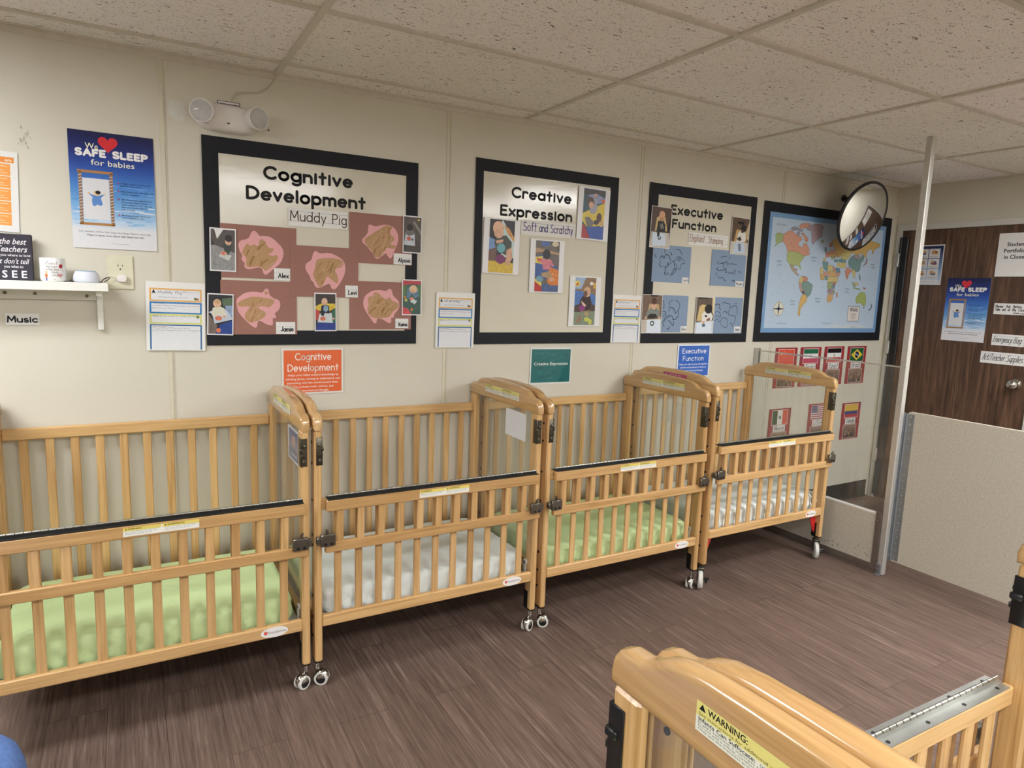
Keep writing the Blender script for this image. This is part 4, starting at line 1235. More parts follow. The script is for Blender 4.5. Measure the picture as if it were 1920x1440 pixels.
PIGS={'a':([(0.2605,1.6844),(0.2705,1.7003),(0.2933,1.7052),(0.3065,1.7146),(0.3135,1.7372),(0.3267,1.745),(0.3397,1.734),(0.3461,1.7225),(0.3728,1.726),(0.3995,1.7192),(0.4297,1.6917),(0.4465,1.6683),(0.4427,1.6365),(0.4286,1.6077),(0.4044,1.589),(0.3769,1.5632),(0.3668,1.5593),(0.3586,1.5694),(0.3572,1.5868),(0.3406,1.5929),(0.3106,1.5812),(0.2909,1.582),(0.283,1.5936),(0.2865,1.6075),(0.2753,1.6155),(0.2723,1.6273),(0.2789,1.6362),(0.2663,1.6542)],[[(0.2795,1.6652),(0.2996,1.6937),(0.3058,1.677),(0.3257,1.6886),(0.342,1.6759),(0.3459,1.7104),(0.3658,1.7083),(0.3788,1.6816),(0.3887,1.6718),(0.3955,1.6757),(0.4056,1.6728),(0.3986,1.6585),(0.3782,1.6469),(0.3984,1.6411),(0.4189,1.6492),(0.4221,1.6319),(0.4047,1.6065),(0.3704,1.5734),(0.3572,1.5903),(0.3406,1.5964),(0.3107,1.5881),(0.2879,1.5939),(0.295,1.6251),(0.2758,1.6446)]]),'j':([(0.2485,1.4512),(0.2625,1.4654),(0.2857,1.4834),(0.3254,1.488),(0.3554,1.4819),(0.3624,1.4961),(0.3726,1.5035),(0.381,1.4967),(0.3824,1.4756),(0.4026,1.4584),(0.4231,1.4554),(0.4305,1.4341),(0.4225,1.409),(0.4017,1.3944),(0.4118,1.3802),(0.4082,1.373),(0.3946,1.3764),(0.3976,1.3478),(0.3906,1.3406),(0.3668,1.3477),(0.3467,1.3617),(0.3333,1.3616),(0.3312,1.3368),(0.3227,1.3297),(0.2996,1.3473),(0.2737,1.3752),(0.2546,1.3993),(0.2503,1.427)],[[(0.2522,1.4409),(0.3085,1.4666),(0.3484,1.4641),(0.406,1.455),(0.4023,1.4407),(0.3815,1.419),(0.3613,1.4257),(0.3411,1.4253),(0.3375,1.4147),(0.371,1.3975),(0.3605,1.3761),(0.3333,1.3616),(0.2997,1.3508),(0.2771,1.3787),(0.2942,1.4104),(0.3077,1.4247),(0.255,1.4202)],[(0.3605,1.482),(0.3725,1.4929),(0.379,1.479),(0.3688,1.4752)]]),'l':([(0.535,1.6059),(0.546,1.6227),(0.5643,1.6318),(0.5707,1.6647),(0.583,1.6777),(0.5993,1.6623),(0.6407,1.6708),(0.6784,1.6585),(0.7124,1.6354),(0.7175,1.5937),(0.7038,1.5554),(0.6782,1.5166),(0.6654,1.5057),(0.6507,1.5116),(0.6465,1.5323),(0.6277,1.5275),(0.6026,1.5121),(0.5861,1.5116),(0.5759,1.5216),(0.5739,1.5359),(0.5597,1.5457),(0.5577,1.562),(0.5417,1.5818)],[[(0.5827,1.6287),(0.5951,1.6416),(0.6532,1.6488),(0.7081,1.6393),(0.7038,1.6099),(0.6614,1.5995),(0.6825,1.5671),(0.6825,1.5294),(0.6529,1.5492),(0.632,1.5692),(0.6236,1.544),(0.611,1.5186),(0.5944,1.5139),(0.5822,1.5424),(0.568,1.5665),(0.5784,1.5957)]]),'s':([(0.793,1.7406),(0.8117,1.7566),(0.8226,1.7762),(0.8212,1.8013),(0.8312,1.8113),(0.8534,1.7996),(0.9047,1.8162),(0.9411,1.8084),(0.9666,1.7824),(0.9694,1.7396),(0.9514,1.6996),(0.938,1.6643),(0.9289,1.6581),(0.9151,1.6716),(0.9104,1.6843),(0.8969,1.6749),(0.8789,1.6611),(0.8678,1.6532),(0.8543,1.6597),(0.8475,1.6806),(0.8296,1.6923),(0.8207,1.7087),(0.7943,1.7239)],[[(0.7986,1.7368),(0.8381,1.7647),(0.8869,1.7979),(0.9093,1.8123),(0.9411,1.8062),(0.9277,1.7839),(0.9324,1.7671),(0.9554,1.7516),(0.9237,1.7237),(0.9604,1.7217),(0.9514,1.7039),(0.9057,1.7097),(0.8968,1.6835),(0.8745,1.6587),(0.852,1.6639),(0.8474,1.6849),(0.8207,1.7087)]]),'k':([(0.8006,1.4605),(0.8085,1.4822),(0.8396,1.5068),(0.8846,1.5125),(0.912,1.5046),(0.9256,1.5203),(0.9395,1.5142),(0.9444,1.4858),(0.9726,1.4645),(0.9799,1.438),(0.9685,1.4156),(0.95,1.3976),(0.9502,1.3799),(0.9362,1.3842),(0.9388,1.3576),(0.9226,1.3553),(0.8948,1.3749),(0.8674,1.3791),(0.8653,1.3571),(0.854,1.3518),(0.8358,1.3787),(0.8132,1.4089),(0.8007,1.4346)],[[(0.8218,1.4783),(0.8442,1.4788),(0.853,1.5007),(0.8711,1.4991),(0.894,1.4758),(0.9123,1.4675),(0.9306,1.4811),(0.9401,1.4593),(0.9774,1.4513),(0.973,1.429),(0.9406,1.4064),(0.9316,1.3841),(0.8993,1.3794),(0.8629,1.3768),(0.8403,1.3832),(0.8177,1.4133),(0.8265,1.4395)]])}
SQUIG={'tl':[[(2.6011,1.7483),(2.6159,1.7698),(2.6253,1.7579),(2.6343,1.7501),(2.6434,1.7734),(2.66,1.7764),(2.6783,1.7608),(2.6858,1.7403)],[(2.6348,1.8081),(2.6401,1.7795)],[(2.7249,1.8094),(2.7477,1.8108),(2.766,1.7992),(2.7737,1.7786)],[(2.6813,1.7901),(2.694,1.7742)],[(2.5606,1.7708),(2.5644,1.7587),(2.5726,1.7592)],[(2.6046,1.7402),(2.6063,1.7196),(2.5988,1.711),(2.605,1.703),(2.6272,1.704)],[(2.6391,1.6963),(2.6491,1.7093),(2.6558,1.6971),(2.6715,1.7103),(2.6873,1.7237),(2.7031,1.737),(2.7254,1.7424),(2.7349,1.7639),(2.7571,1.7714),(2.7757,1.7577),(2.8004,1.742),(2.7989,1.7271),(2.7728,1.7279),(2.7719,1.7067),(2.7677,1.6896),(2.7521,1.7016)],[(2.6599,1.714),(2.6641,1.7308),(2.676,1.7231),(2.6603,1.7098)],[(2.7446,1.7518),(2.7495,1.7605),(2.764,1.7591),(2.7626,1.7443),(2.7482,1.7436),(2.7446,1.7518)],[(2.7144,1.7376),(2.7236,1.7002),(2.7137,1.6829),(2.6986,1.6612),(2.6941,1.6484)],[(2.727,1.7256),(2.746,1.7055)],[(2.7134,1.6871),(2.724,1.696),(2.7468,1.6971),(2.7308,1.6837),(2.7206,1.6706),(2.7104,1.6575),(2.6986,1.6612)],[(2.6416,1.6672),(2.6524,1.6718),(2.6423,1.6588),(2.6595,1.6554)],[(2.664,1.6681),(2.6704,1.66),(2.6788,1.6604)],[(2.6502,1.6968),(2.6493,1.6759)]],'tr':[[(3.1039,1.7839),(3.1223,1.7871),(3.1404,1.7947),(3.1565,1.7912)],[(3.1855,1.7884),(3.1806,1.7748)],[(3.085,1.7566),(3.0767,1.7474),(3.0864,1.7435)],[(3.0962,1.7396),(3.1139,1.7493),(3.1269,1.7456),(3.1382,1.7571),(3.1607,1.7539)],[(3.1627,1.765),(3.1661,1.7342)],[(3.1773,1.7481),(3.1968,1.7446),(3.2154,1.75),(3.2354,1.7443),(3.2545,1.7474)],[(3.089,1.7195),(3.0742,1.7122),(3.0814,1.7037),(3.1005,1.7002),(3.125,1.7057),(3.1504,1.7047),(3.1545,1.7248),(3.1633,1.703),(3.1521,1.6892),(3.1706,1.6944)],[(3.1833,1.695),(3.1911,1.682),(3.2056,1.696),(3.2167,1.683),(3.2275,1.7014),(3.2413,1.693),(3.2364,1.6794)],[(3.2388,1.7153),(3.2473,1.6978)],[(3.2731,1.6989),(3.2888,1.7041),(3.2969,1.6909)],[(3.0802,1.6861),(3.0714,1.6813),(3.0816,1.6729)],[(3.0914,1.6689),(3.1058,1.6518),(3.1241,1.657),(3.1425,1.6621),(3.1444,1.6444),(3.1639,1.6407)],[(3.2218,1.6384),(3.2368,1.648),(3.2486,1.6304)],[(3.1269,1.7456),(3.1399,1.7418),(3.133,1.7193)]],'bl':[[(2.6476,1.5034),(2.6575,1.4867),(2.6577,1.4528)],[(2.7017,1.5004),(2.6972,1.4875),(2.7098,1.475)],[(2.7132,1.5007),(2.7244,1.5031)],[(2.747,1.5079),(2.7711,1.4977),(2.7873,1.4808),(2.7864,1.4592),(2.7705,1.4417),(2.7547,1.4243)],[(2.6991,1.4663),(2.7113,1.4579),(2.7281,1.4625),(2.7406,1.452),(2.7543,1.4286)],[(2.6507,1.4356),(2.6673,1.4402),(2.6801,1.4233),(2.676,1.4061),(2.6665,1.3847),(2.651,1.3675)],[(2.6631,1.4231),(2.6621,1.4017)],[(2.682,1.4019),(2.7045,1.4065),(2.7209,1.4152),(2.7336,1.4025),(2.7409,1.3853)],[(2.7764,1.4418),(2.7817,1.416),(2.7687,1.3985),(2.7496,1.3854),(2.7344,1.3939)],[(2.7007,1.385),(2.7252,1.368),(2.7383,1.3508),(2.7466,1.3551),(2.7417,1.3767)],[(2.657,1.3632),(2.6699,1.3462)],[(2.7033,1.4193),(2.6881,1.3977),(2.6672,1.3761)],[(2.6938,1.3334),(2.7057,1.3291),(2.7156,1.3464)],[(2.7003,1.4535),(2.7067,1.445),(2.6957,1.4406)]],'br':[[(3.0865,1.4823),(3.1106,1.4917),(3.13,1.4876),(3.1262,1.4651),(3.1398,1.4564)],[(3.1485,1.4925),(3.1664,1.5041),(3.1929,1.4957),(3.2186,1.4962),(3.2274,1.476),(3.2116,1.4439),(3.2072,1.4257),(3.2403,1.4193),(3.2797,1.4174),(3.2852,1.3991),(3.2665,1.3622)],[(3.2284,1.4669),(3.2528,1.481),(3.2786,1.4838),(3.2946,1.4589),(3.2918,1.4268)],[(3.264,1.4972),(3.2836,1.4976)],[(3.0913,1.4377),(3.1094,1.4447),(3.1354,1.4383),(3.1506,1.4159),(3.1389,1.4068)],[(3.0908,1.3838),(3.1209,1.3976),(3.1292,1.3796),(3.1487,1.3752),(3.1521,1.4024),(3.1838,1.405),(3.2108,1.3939),(3.2144,1.3619),(3.1981,1.3345),(3.1773,1.3481),(3.1576,1.3526),(3.1492,1.3707)],[(3.1672,1.4387),(3.1854,1.4481),(3.1998,1.4347)],[(3.2333,1.3666),(3.2458,1.3713),(3.2615,1.3484)],[(3.1247,1.4201),(3.133,1.4022)],[(3.0995,1.4198),(3.1073,1.4064)]]}
# ------------------------------------------------------------------ display boards on the back wall
def rect_frame(mb, o, i, y0, y1):
    (ox0, oz0, ox1, oz1), (ix0, iz0, ix1, iz1) = o, i
    mb.box((ox0, y0, iz1), (ox1, y1, oz1)); mb.box((ox0, y0, oz0), (ox1, y1, iz0))
    mb.box((ox0, y0, iz0), (ix0, y1, iz1)); mb.box((ix1, y0, iz0), (ox1, y1, iz1))

def board(outer, inner, label, lines):
    cx = (outer[0] + outer[2]) / 2
    t = tag(empty('bulletin_board', (cx, -0.0026, outer[1])), label, 'bulletin board')
    sh = lambda r: (r[0] - cx, r[1] - outer[1], r[2] - cx, r[3] - outer[1])
    mb = MB(); rect_frame(mb, sh(outer), sh(inner), -0.0040, -0.0026)
    mb.build('border', BLACK_PAPER, t)
    if lines is not None:
        q = sh(inner)
        mb = MB(); mb.box((q[0] - 0.004, -0.0025, q[1] - 0.004), (q[2] + 0.004, -0.0004, q[3] + 0.004))
        mb.build('backing', BACKING, t)
        for word, x0, x1, base, cap, w in lines:
            p = Print(Frame((-cx, -0.0030, -outer[1]), (1, 0, 0), (0, 0, 1), (0, -1, 0)))
            p.hand(word, x0, x1, base, cap, w, (18, 18, 20), 0, xh=0.66, gap=0.24)
            p.c = [None] * len(p.f)
            p.build('lettering', BLACK_INK, t)
    return t

board((0.131, 1.257, 1.066, 2.110), (0.193, 1.320, 1.006, 2.046), 'black bordered board reading Cognitive Development with brown pig artworks',
      [('Cognitive', 0.366, 0.752, 1.9605, 0.058, 0.0122), ('Development', 0.296, 0.812, 1.8715, 0.0585, 0.0122)])
board((1.370, 1.250, 2.266, 2.176), (1.414, 1.311, 2.208, 2.116), 'black bordered board reading Creative Expression with four printed photos',
      [('Creative', 1.576, 1.950, 2.0010, 0.058, 0.0122), ('Expression', 1.513, 1.960, 1.9065, 0.0580, 0.0122)])
board((2.494, 1.246, 3.399, 2.179), (2.563, 1.304, 3.350, 2.116), 'black bordered board reading Executive Function with blue squiggle papers',
      [('Executive', 2.666, 3.100, 2.0105, 0.059, 0.0122), ('Function', 2.681, 3.051, 1.9320, 0.056, 0.0122)])
board((3.470, 1.247, 4.887, 2.168), (3.532, 1.308, 4.828, 2.104), 'black paper border glued round the world map', None)

# world map
LAND_COL = {'al': (158, 178, 112), 'ca': (212, 148, 120), 'ar': (150, 142, 160), 'gr': (172, 148, 158), 'ic': (170, 172, 132), 'us': (170, 186, 112), 'mx': (176, 152, 132),
            'co': (214, 192, 122), 've': (206, 134, 112), 'pe': (186, 152, 142), 'br': (112, 148, 140), 'ag': (214, 174, 92), 'bo': (150, 120, 150), 'te': (104, 144, 146),
            'ye': (212, 194, 120), 'pk': (206, 150, 130), 'or': (208, 164, 104), 'gn': (150, 168, 116), 'rd': (200, 120, 104), 'mv': (160, 132, 142), 'bl': (98, 138, 168),
            'ru': (208, 168, 86), 'kz': (204, 192, 112), 'cn': (104, 142, 142), 'mo': (158, 140, 152), 'in': (204, 128, 108), 'au': (158, 178, 88), 'nz': (110, 124, 140), 'wh': (204, 216, 226)}
def draw_map(p, w, h):
    q = lambda u, v: (-w / 2 + u * w, -h / 2 + v * h)
    p.rect(-w / 2, -h / 2, w, h, (120, 160, 204), 0)
    p.rect(-w / 2 + 0.032, -h / 2 + 0.032, w - 0.064, h - 0.064, (186, 206, 226), 1)
    for i in range(1, 12):
        x = -w / 2 + 0.032 + (w - 0.064) * i / 12
        p.rect(x, -h / 2 + 0.032, 0.0008, h - 0.064, (168, 192, 216), 2)
    for i in range(1, 8):
        y = -h / 2 + 0.032 + (h - 0.064) * i / 8
        p.rect(-w / 2 + 0.032, y, w - 0.064, 0.0008, (168, 192, 216), 2)
    for k, (c, pts) in enumerate(MAP_LAND):
        pp = [q(max(0.028, min(0.972, u)), max(0.042, min(0.955, v))) for u, v in pts]
        col = tuple(int(v * .82 + .18 * 196) for v in LAND_COL[c])
        p.poly(pp, col, 3 + (k % 3))
        if c != 'wh':
            p.stroke(pp + [pp[0]], 0.0022, tuple(int(v * 0.72) for v in col), 6, False)
    rs = random.Random(5)
    # small type and dots over the land
    for c, pts in MAP_LAND:
        if c in ('wh', 'nz', 'ar'): continue
        us, vs = [a for a, b in pts], [b for a, b in pts]
        n = int(6 + 900 * (max(us) - min(us)) * (max(vs) - min(vs)))
        for _ in range(min(n, 70)):
            u, v = rs.uniform(min(us), max(us)), rs.uniform(min(vs), max(vs))
            ins = False
            for (x1, y1), (x2, y2) in zip(pts, pts[1:] + pts[:1]):
                if (y1 > v) != (y2 > v) and u < (x2 - x1) * (v - y1) / (y2 - y1) + x1: ins = not ins
            if ins:
                x, y = q(u, v)
                ww = rs.uniform(0.004, 0.012)
                k = rs.choice([0.68, 0.75, 1.16])
                p.rect(x - ww / 2, y, ww, rs.uniform(0.0015, 0.003), tuple(min(255, int(t * k)) for t in LAND_COL[c]), 7)
    for _ in range(170):
        u, v = rs.uniform(0.04, 0.96), rs.uniform(0.08, 0.7)
        if (u < 0.2 or u > 0.8 or 0.38 < u < 0.48 or rs.random() < 0.25):
            x, y = q(u, v)
            p.rect(x, y, rs.uniform(0.004, 0.014), 0.002, (112, 132, 158), 2)
    for k, (u, v) in MAP_TEXT.items():
        x, y = q(u, v)
        c = (70, 88, 112)
        if k.startswith(('PAC', 'ATL', 'IND')):
            nm = {'P': 'PACIFIC', 'A': 'ATLANTIC', 'I': 'INDIAN'}[k[0]]
            p.text(nm, x, y + 0.006, 0.014, c, 8, align='c'); p.text('OCEAN', x, y - 0.016, 0.014, c, 8, align='c')
        elif k.startswith('SOUTH'):
            p.text('SOUTHERN OCEAN', x, y, 0.011, c, 8, align='c')
        else:
            p.text(k, x, y, 0.012, c, 8, align='c')
    x, y = q(*MAP_COMPASS[0])
    p.ellipse(x, y, 0.050, 0.047, (196, 178, 140), 4, 32); p.ellipse(x, y, 0.045, 0.042, (220, 218, 204), 5, 32)
    for a in range(4):
        t = a * math.pi / 2
        p.poly([(x + 0.062 * math.cos(t), y + 0.058 * math.sin(t)), (x + 0.008 * math.cos(t + 1.57), y + 0.008 * math.sin(t + 1.57)), (x - 0.008 * math.cos(t + 1.57), y - 0.008 * math.sin(t + 1.57))], (84, 92, 110), 6)
    l0, l1, l2, l3 = [q(*t) for t in MAP_LEGEND]
    lx, ly, lw, lh = l3[0], l3[1], l1[0] - l3[0], l1[1] - l3[1]
    p.rect(lx - 0.004, ly - 0.004, lw + 0.008, lh + 0.008, (96, 104, 118), 8)
    p.rect(lx, ly, lw, lh, (222, 216, 212), 9)
    p.text('WORLD MAP', lx + lw / 2, ly + lh * 0.86, 0.013, (60, 60, 66), 10, align='c')
    p.text('World', lx + lw / 2, ly + lh * 0.66, 0.034, (40, 40, 46), 10, align='c', bold=0.03)
    for j in range(6):
        p.rect(lx + lw * 0.28, ly + lh * (0.52 - 0.08 * j), lw * (0.46 if j % 2 else 0.36), 0.003, (150, 146, 146), 10)
sheet('world_map', 4.180, 0, 1.706, 1.296, 0.796, 'blue political world map poster inside a black border, under the round mirror', 'map', col=(110, 150, 194), mat=P_SATIN, draw=draw_map, depth=0)

# ------------------------------------------------------------------ photographs
SK, SK2, DK = (222, 176, 148), (196, 146, 118), (40, 33, 32)
PICS = {
 'hood': [('p', [(0, 0), (1, 0), (1, 1), (0, 1)], (86, 78, 76)), ('p', [(0, 0), (1, 0), (1, .44), (.12, .62), (0, .6)], (152, 152, 152)), ('p', [(.14, 1), (.52, 1), (.26, .76)], (222, 222, 220)),
          ('p', [(0, .8), (.16, .62), (.06, .6), (0, .62)], (60, 54, 52)), ('p', [(.30, .34), (.74, .24), (.86, .37), (.46, .44)], (206, 206, 204)), ('p', [(.5, .6), (.58, .74), (.84, .66), (.84, .52), (.72, .38), (.60, .40)], (58, 68, 66)),
          ('e', .72, .70, .13, .08, SK), ('e', .74, .79, .15, .09, DK), ('e', .52, .42, .12, .055, (218, 134, 112)), ('e', .62, .41, .06, .03, SK)],
 'tray': [('p', [(0, 0), (1, 0), (1, 1), (0, 1)], (44, 44, 52)), ('p', [(.55, .9), (1, .95), (1, .7), (.6, .72)], (96, 116, 92)), ('p', [(.5, .24), (1, .36), (1, .0), (.3, 0)], (40, 74, 150)), ('p', [(.68, .72), (1, .74), (1, .46), (.8, .46)], (150, 170, 206)),
          ('p', [(0, 0), (.3, 0), (.36, .22), (0, .5)], (122, 110, 104)), ('p', [(.0, .54), (.14, .52), (.26, .26), (1, .38), (.98, .44), (.72, .64), (.1, .58)], (196, 206, 220)),
          ('p', [(.12, .50), (.18, .66), (.42, .72), (.66, .66), (.76, .46), (.62, .42), (.44, .5), (.26, .42)], (216, 214, 196)), ('e', .36, .78, .17, .11, (226, 188, 158)), ('e', .36, .82, .14, .06, (206, 168, 124)),
          ('e', .42, .40, .15, .06, (222, 122, 98)), ('e', .66, .45, .07, .03, SK), ('e', .42, .09, .10, .06, (224, 130, 90))],
 'yellow': [('p', [(0, 0), (1, 0), (1, 1), (0, 1)], (66, 60, 58)), ('p', [(0, .66), (.3, .74), (.98, .74), (1, .62), (.6, .5), (0, .56)], (222, 196, 72)), ('p', [(0, .6), (.2, .52), (.2, .24), (0, .3)], (196, 78, 74)), ('p', [(.8, .5), (1, .62), (1, .2), (.8, .2)], (60, 116, 92)),
            ('p', [(0, 0), (1, 0), (1, .22), (.1, .22)], (46, 70, 150)), ('p', [(.1, .22), (.86, .2), (.8, .48), (.2, .46)], (206, 212, 214)), ('p', [(.26, .42), (.28, .66), (.44, .72), (.66, .68), (.7, .5), (.62, .44), (.5, .56), (.4, .38)], (36, 44, 66)),
            ('p', [(.38, .56), (.42, .68), (.6, .68), (.64, .56), (.5, .5)], (138, 172, 196)), ('e', .45, .79, .15, .10, (228, 190, 164)), ('e', .45, .74, .11, .05, SK), ('e', .36, .32, .14, .06, (226, 128, 106)), ('e', .9, .32, .07, .03, SK)],
 'dark': [('p', [(0, 0), (1, 0), (1, 1), (0, 1)], (92, 86, 80)), ('p', [(0, .0), (1, 0), (.9, .3), (.3, .5), (0, .4)], (78, 72, 68)), ('p', [(.6, .9), (1, .6), (1, .5), (.5, .86)], (150, 144, 136)), ('p', [(.02, .2), (.66, .18), (.62, .54), (.1, .54)], (196, 206, 218)),
          ('p', [(.1, .5), (.16, .62), (.4, .66), (.6, .6), (.6, .5), (.3, .46)], (120, 118, 116)), ('e', .34, .70, .17, .10, (44, 40, 46)), ('e', .3, .38, .13, .06, (206, 104, 84)), ('e', .5, .36, .06, .03, (60, 70, 80)), ('e', .85, .93, .08, .03, (202, 178, 90))],
 'leaf': [('p', [(0, 0), (1, 0), (1, 1), (0, 1)], (72, 104, 96)), ('p', [(0, 1), (1, 1), (1, .88), (.5, .9), (0, .84)], (190, 74, 84)), ('p', [(0, .84), (.2, .88), (.2, .6), (0, .5)], (96, 132, 84)), ('p', [(.8, .86), (1, .9), (1, .5), (.9, .55)], (88, 128, 82)),
          ('p', [(0, 0), (.5, 0), (.3, .16), (0, .22)], (220, 92, 100)), ('e', .12, .5, .07, .04, (196, 130, 66)), ('e', .18, .42, .08, .04, (206, 206, 96)), ('p', [(.2, .5), (.26, .78), (.5, .86), (.84, .76), (.9, .56), (.7, .48), (.5, .6), (.34, .46)], (106, 140, 164)),
          ('e', .58, .75, .22, .12, (230, 196, 160)), ('e', .56, .68, .14, .05, SK), ('e', .5, .46, .13, .05, (224, 146, 124)), ('p', [(.4, .38), (.66, .30), (.8, .4), (.56, .46)], (206, 214, 220)), ('e', .5, .14, .07, .04, (212, 130, 70))],
 'up': [('p', [(0, 0), (1, 0), (1, 1), (0, 1)], (58, 92, 104)), ('p', [(0, 1), (1, 1), (1, .9), (.4, .86), (0, .88)], (74, 70, 72)), ('p', [(.2, .88), (.6, .92), (1, .84), (1, .76), (.5, .7)], (150, 160, 200)), ('p', [(.82, .84), (1, .8), (1, .74), (.86, .76)], (226, 110, 70)), ('p', [(0, .5), (.6, .66), (1, .76), (1, .3), (.6, .26), (.2, .24), (0, .34)], (226, 204, 76)),
        ('p', [(0, 0), (.4, 0), (.12, .26), (0, .28)], (176, 58, 66)), ('p', [(.4, 0), (1, 0), (1, .28), (.3, .24), (.2, .2)], (56, 92, 176)), ('p', [(.3, .62), (.42, .74), (.5, .84), (.6, .82), (.66, .62), (.54, .5), (.32, .52)], (170, 172, 190)), ('e', .33, .74, .16, .10, (96, 70, 56)), ('e', .36, .68, .11, .07, SK), ('e', .54, .88, .07, .04, SK), ('p', [(.1, .42), (.3, .44), (.56, .32), (.4, .22), (.2, .26)], (120, 118, 112)), ('e', .76, .44, .12, .10, (92, 62, 56)), ('e', .64, .34, .12, .05, (70, 58, 54)), ('e', .88, .32, .12, .06, (214, 180, 120))],
 'yarn': [('p', [(0, 0), (1, 0), (1, 1), (0, 1)], (36, 32, 34)), ('p', [(.5, 1), (1, .66), (1, .3), (.5, .3), (.4, .9)], (196, 214, 212)), ('p', [(.56, .92), (.8, .84), (1, .68), (1, .6), (.7, .76)], (220, 160, 92)), ('p', [(0, .66), (.3, .6), (.3, .3), (0, .3)], (124, 160, 212)), ('p', [(0, .42), (.3, .48), (.32, .18), (0, .22)], (122, 92, 80)), ('p', [(0, 0), (1, 0), (1, .2), (0, .22)], (224, 190, 74)),
          ('p', [(.2, .58), (.3, .68), (.66, .72), (.9, .6), (.9, .42), (.7, .34), (.36, .4), (.22, .52)], (66, 72, 68)), ('p', [(.7, .44), (.9, .5), (.96, .3), (.8, .14), (.7, .18)], (222, 176, 146)), ('e', .34, .84, .22, .13, (236, 190, 158)), ('e', .36, .74, .18, .09, (228, 178, 150)), ('p', [(.26, .6), (.56, .64), (.54, .58), (.28, .55)], SK), ('e', .48, .47, .17, .09, (112, 180, 190)), ('e', .47, .26, .19, .09, (128, 50, 108)), ('e', .74, .22, .07, .07, SK)],
 'pink': [('p', [(0, 0), (1, 0), (1, 1), (0, 1)], (112, 104, 98)), ('p', [(.06, 1), (.5, 1), (.9, .86), (1, .8), (1, 1)], (92, 84, 80)), ('p', [(.2, .98), (.6, .98), (.5, .9), (.3, .9)], (66, 108, 180)), ('e', .82, .95, .14, .05, (216, 200, 168)), ('p', [(0, .86), (.3, .84), (1, .78), (1, .74), (.3, .78), (0, .76)], (188, 152, 116)), ('p', [(0, .7), (.3, .72), (1, .46), (1, .2), (0, .3)], (66, 100, 168)), ('p', [(0, .68), (.3, .7), (.3, .54), (0, .56)], (228, 206, 92)), ('p', [(.04, .66), (.3, .64), (.14, .58)], (206, 80, 70)), ('p', [(.6, .5), (1, .44), (1, .14), (.64, .12), (.52, .2)], (228, 134, 62)), ('p', [(0, 0), (.3, 0), (.28, .16), (0, .24)], (200, 56, 58)), ('p', [(0, .24), (.2, .28), (.3, .16), (.28, .1), (0, .2)], (226, 206, 92)), ('p', [(.3, 0), (.95, 0), (1, .12), (.3, .16)], (82, 104, 152)),
          ('p', [(.16, .56), (.3, .66), (.64, .64), (.8, .52), (.7, .5), (.62, .56), (.62, .44), (.32, .44), (.3, .56)], (222, 132, 148)), ('e', .46, .74, .16, .10, (32, 30, 34)), ('p', [(.24, .36), (.6, .42), (.72, .32), (.6, .26), (.3, .3)], (186, 158, 118)), ('e', .2, .25, .15, .06, (124, 172, 196)), ('e', .7, .25, .09, .05, SK), ('e', .82, .24, .03, .015, (240, 200, 150)), ('e', .74, .36, .03, .015, (240, 200, 150)), ('e', .9, .34, .03, .015, (240, 200, 150))],
 'floor': [('p', [(0, 0), (1, 0), (1, 1), (0, 1)], (150, 120, 96)), ('p', [(0, 1), (.5, 1), (.3, .76), (0, .76)], (170, 196, 226)), ('e', .1, .87, .14, .06, (228, 208, 92)), ('p', [(0, .84), (.16, .9), (.16, .84)], (206, 92, 70)), ('e', .78, .88, .09, .035, (226, 226, 222)), ('p', [(.86, .9), (1, .9), (1, .78), (.86, .78)], (222, 180, 90)), ('p', [(0, .74), (.2, .72), (.9, .66), (1, .6), (1, .4), (0, .4)], (86, 128, 196)), ('p', [(0, .4), (.3, .46), (.3, .26), (0, .26)], (84, 66, 62)), ('p', [(.76, .46), (1, .42), (1, .28), (.76, .3)], (84, 66, 62)), ('p', [(0, 0), (1, 0), (1, .3), (0, .27)], (136, 150, 128)), ('e', .62, .12, .13, .05, (206, 208, 96)), ('e', .78, .07, .09, .06, (206, 208, 96)),
           ('p', [(.24, .52), (.4, .62), (.72, .62), (.82, .48), (.74, .32), (.4, .3), (.28, .4)], (62, 48, 50)), ('e', .58, .70, .17, .11, (218, 178, 142)), ('e', .5, .66, .1, .07, (120, 92, 76)), ('p', [(.3, .52), (.46, .46), (.56, .42), (.5, .38), (.36, .44)], (230, 196, 178)), ('e', .36, .36, .15, .06, (150, 66, 138)), ('e', .6, .24, .12, .05, (180, 160, 120)), ('p', [(.1, .05), (.3, .06), (.36, .2), (.2, .2)], (160, 128, 106))],
 'hc1': [('p', [(0, 0), (1, 0), (1, 1), (0, 1)], (92, 72, 62)), ('p', [(.8, .4), (1, .9), (1, .5), (.9, .38)], (34, 30, 32)), ('p', [(0, 0), (1, 0), (.96, .38), (.04, .38)], (206, 200, 190)), ('p', [(.12, 0.03), (.82, .06), (.74, .36), (.12, .36)], (206, 220, 236)), ('p', [(.2, .4), (.26, .74), (.42, .78), (.7, .76), (.84, .42)], (216, 186, 130)), ('p', [(.28, .38), (.34, .66), (.6, .68), (.72, .58), (.74, .4)], (40, 42, 50)), ('e', .52, .80, .15, .12, (226, 172, 138)), ('e', .5, .70, .10, .05, SK2), ('p', [(.3, .5), (.44, .5), (.46, .3), (.34, .26)], (40, 42, 50)), ('e', .46, .24, .09, .05, (70, 92, 92)), ('e', .46, .25, .05, .025, (200, 210, 220)), ('p', [(.42, .56), (.58, .62), (.66, .48), (.5, .46)], (120, 122, 112))],
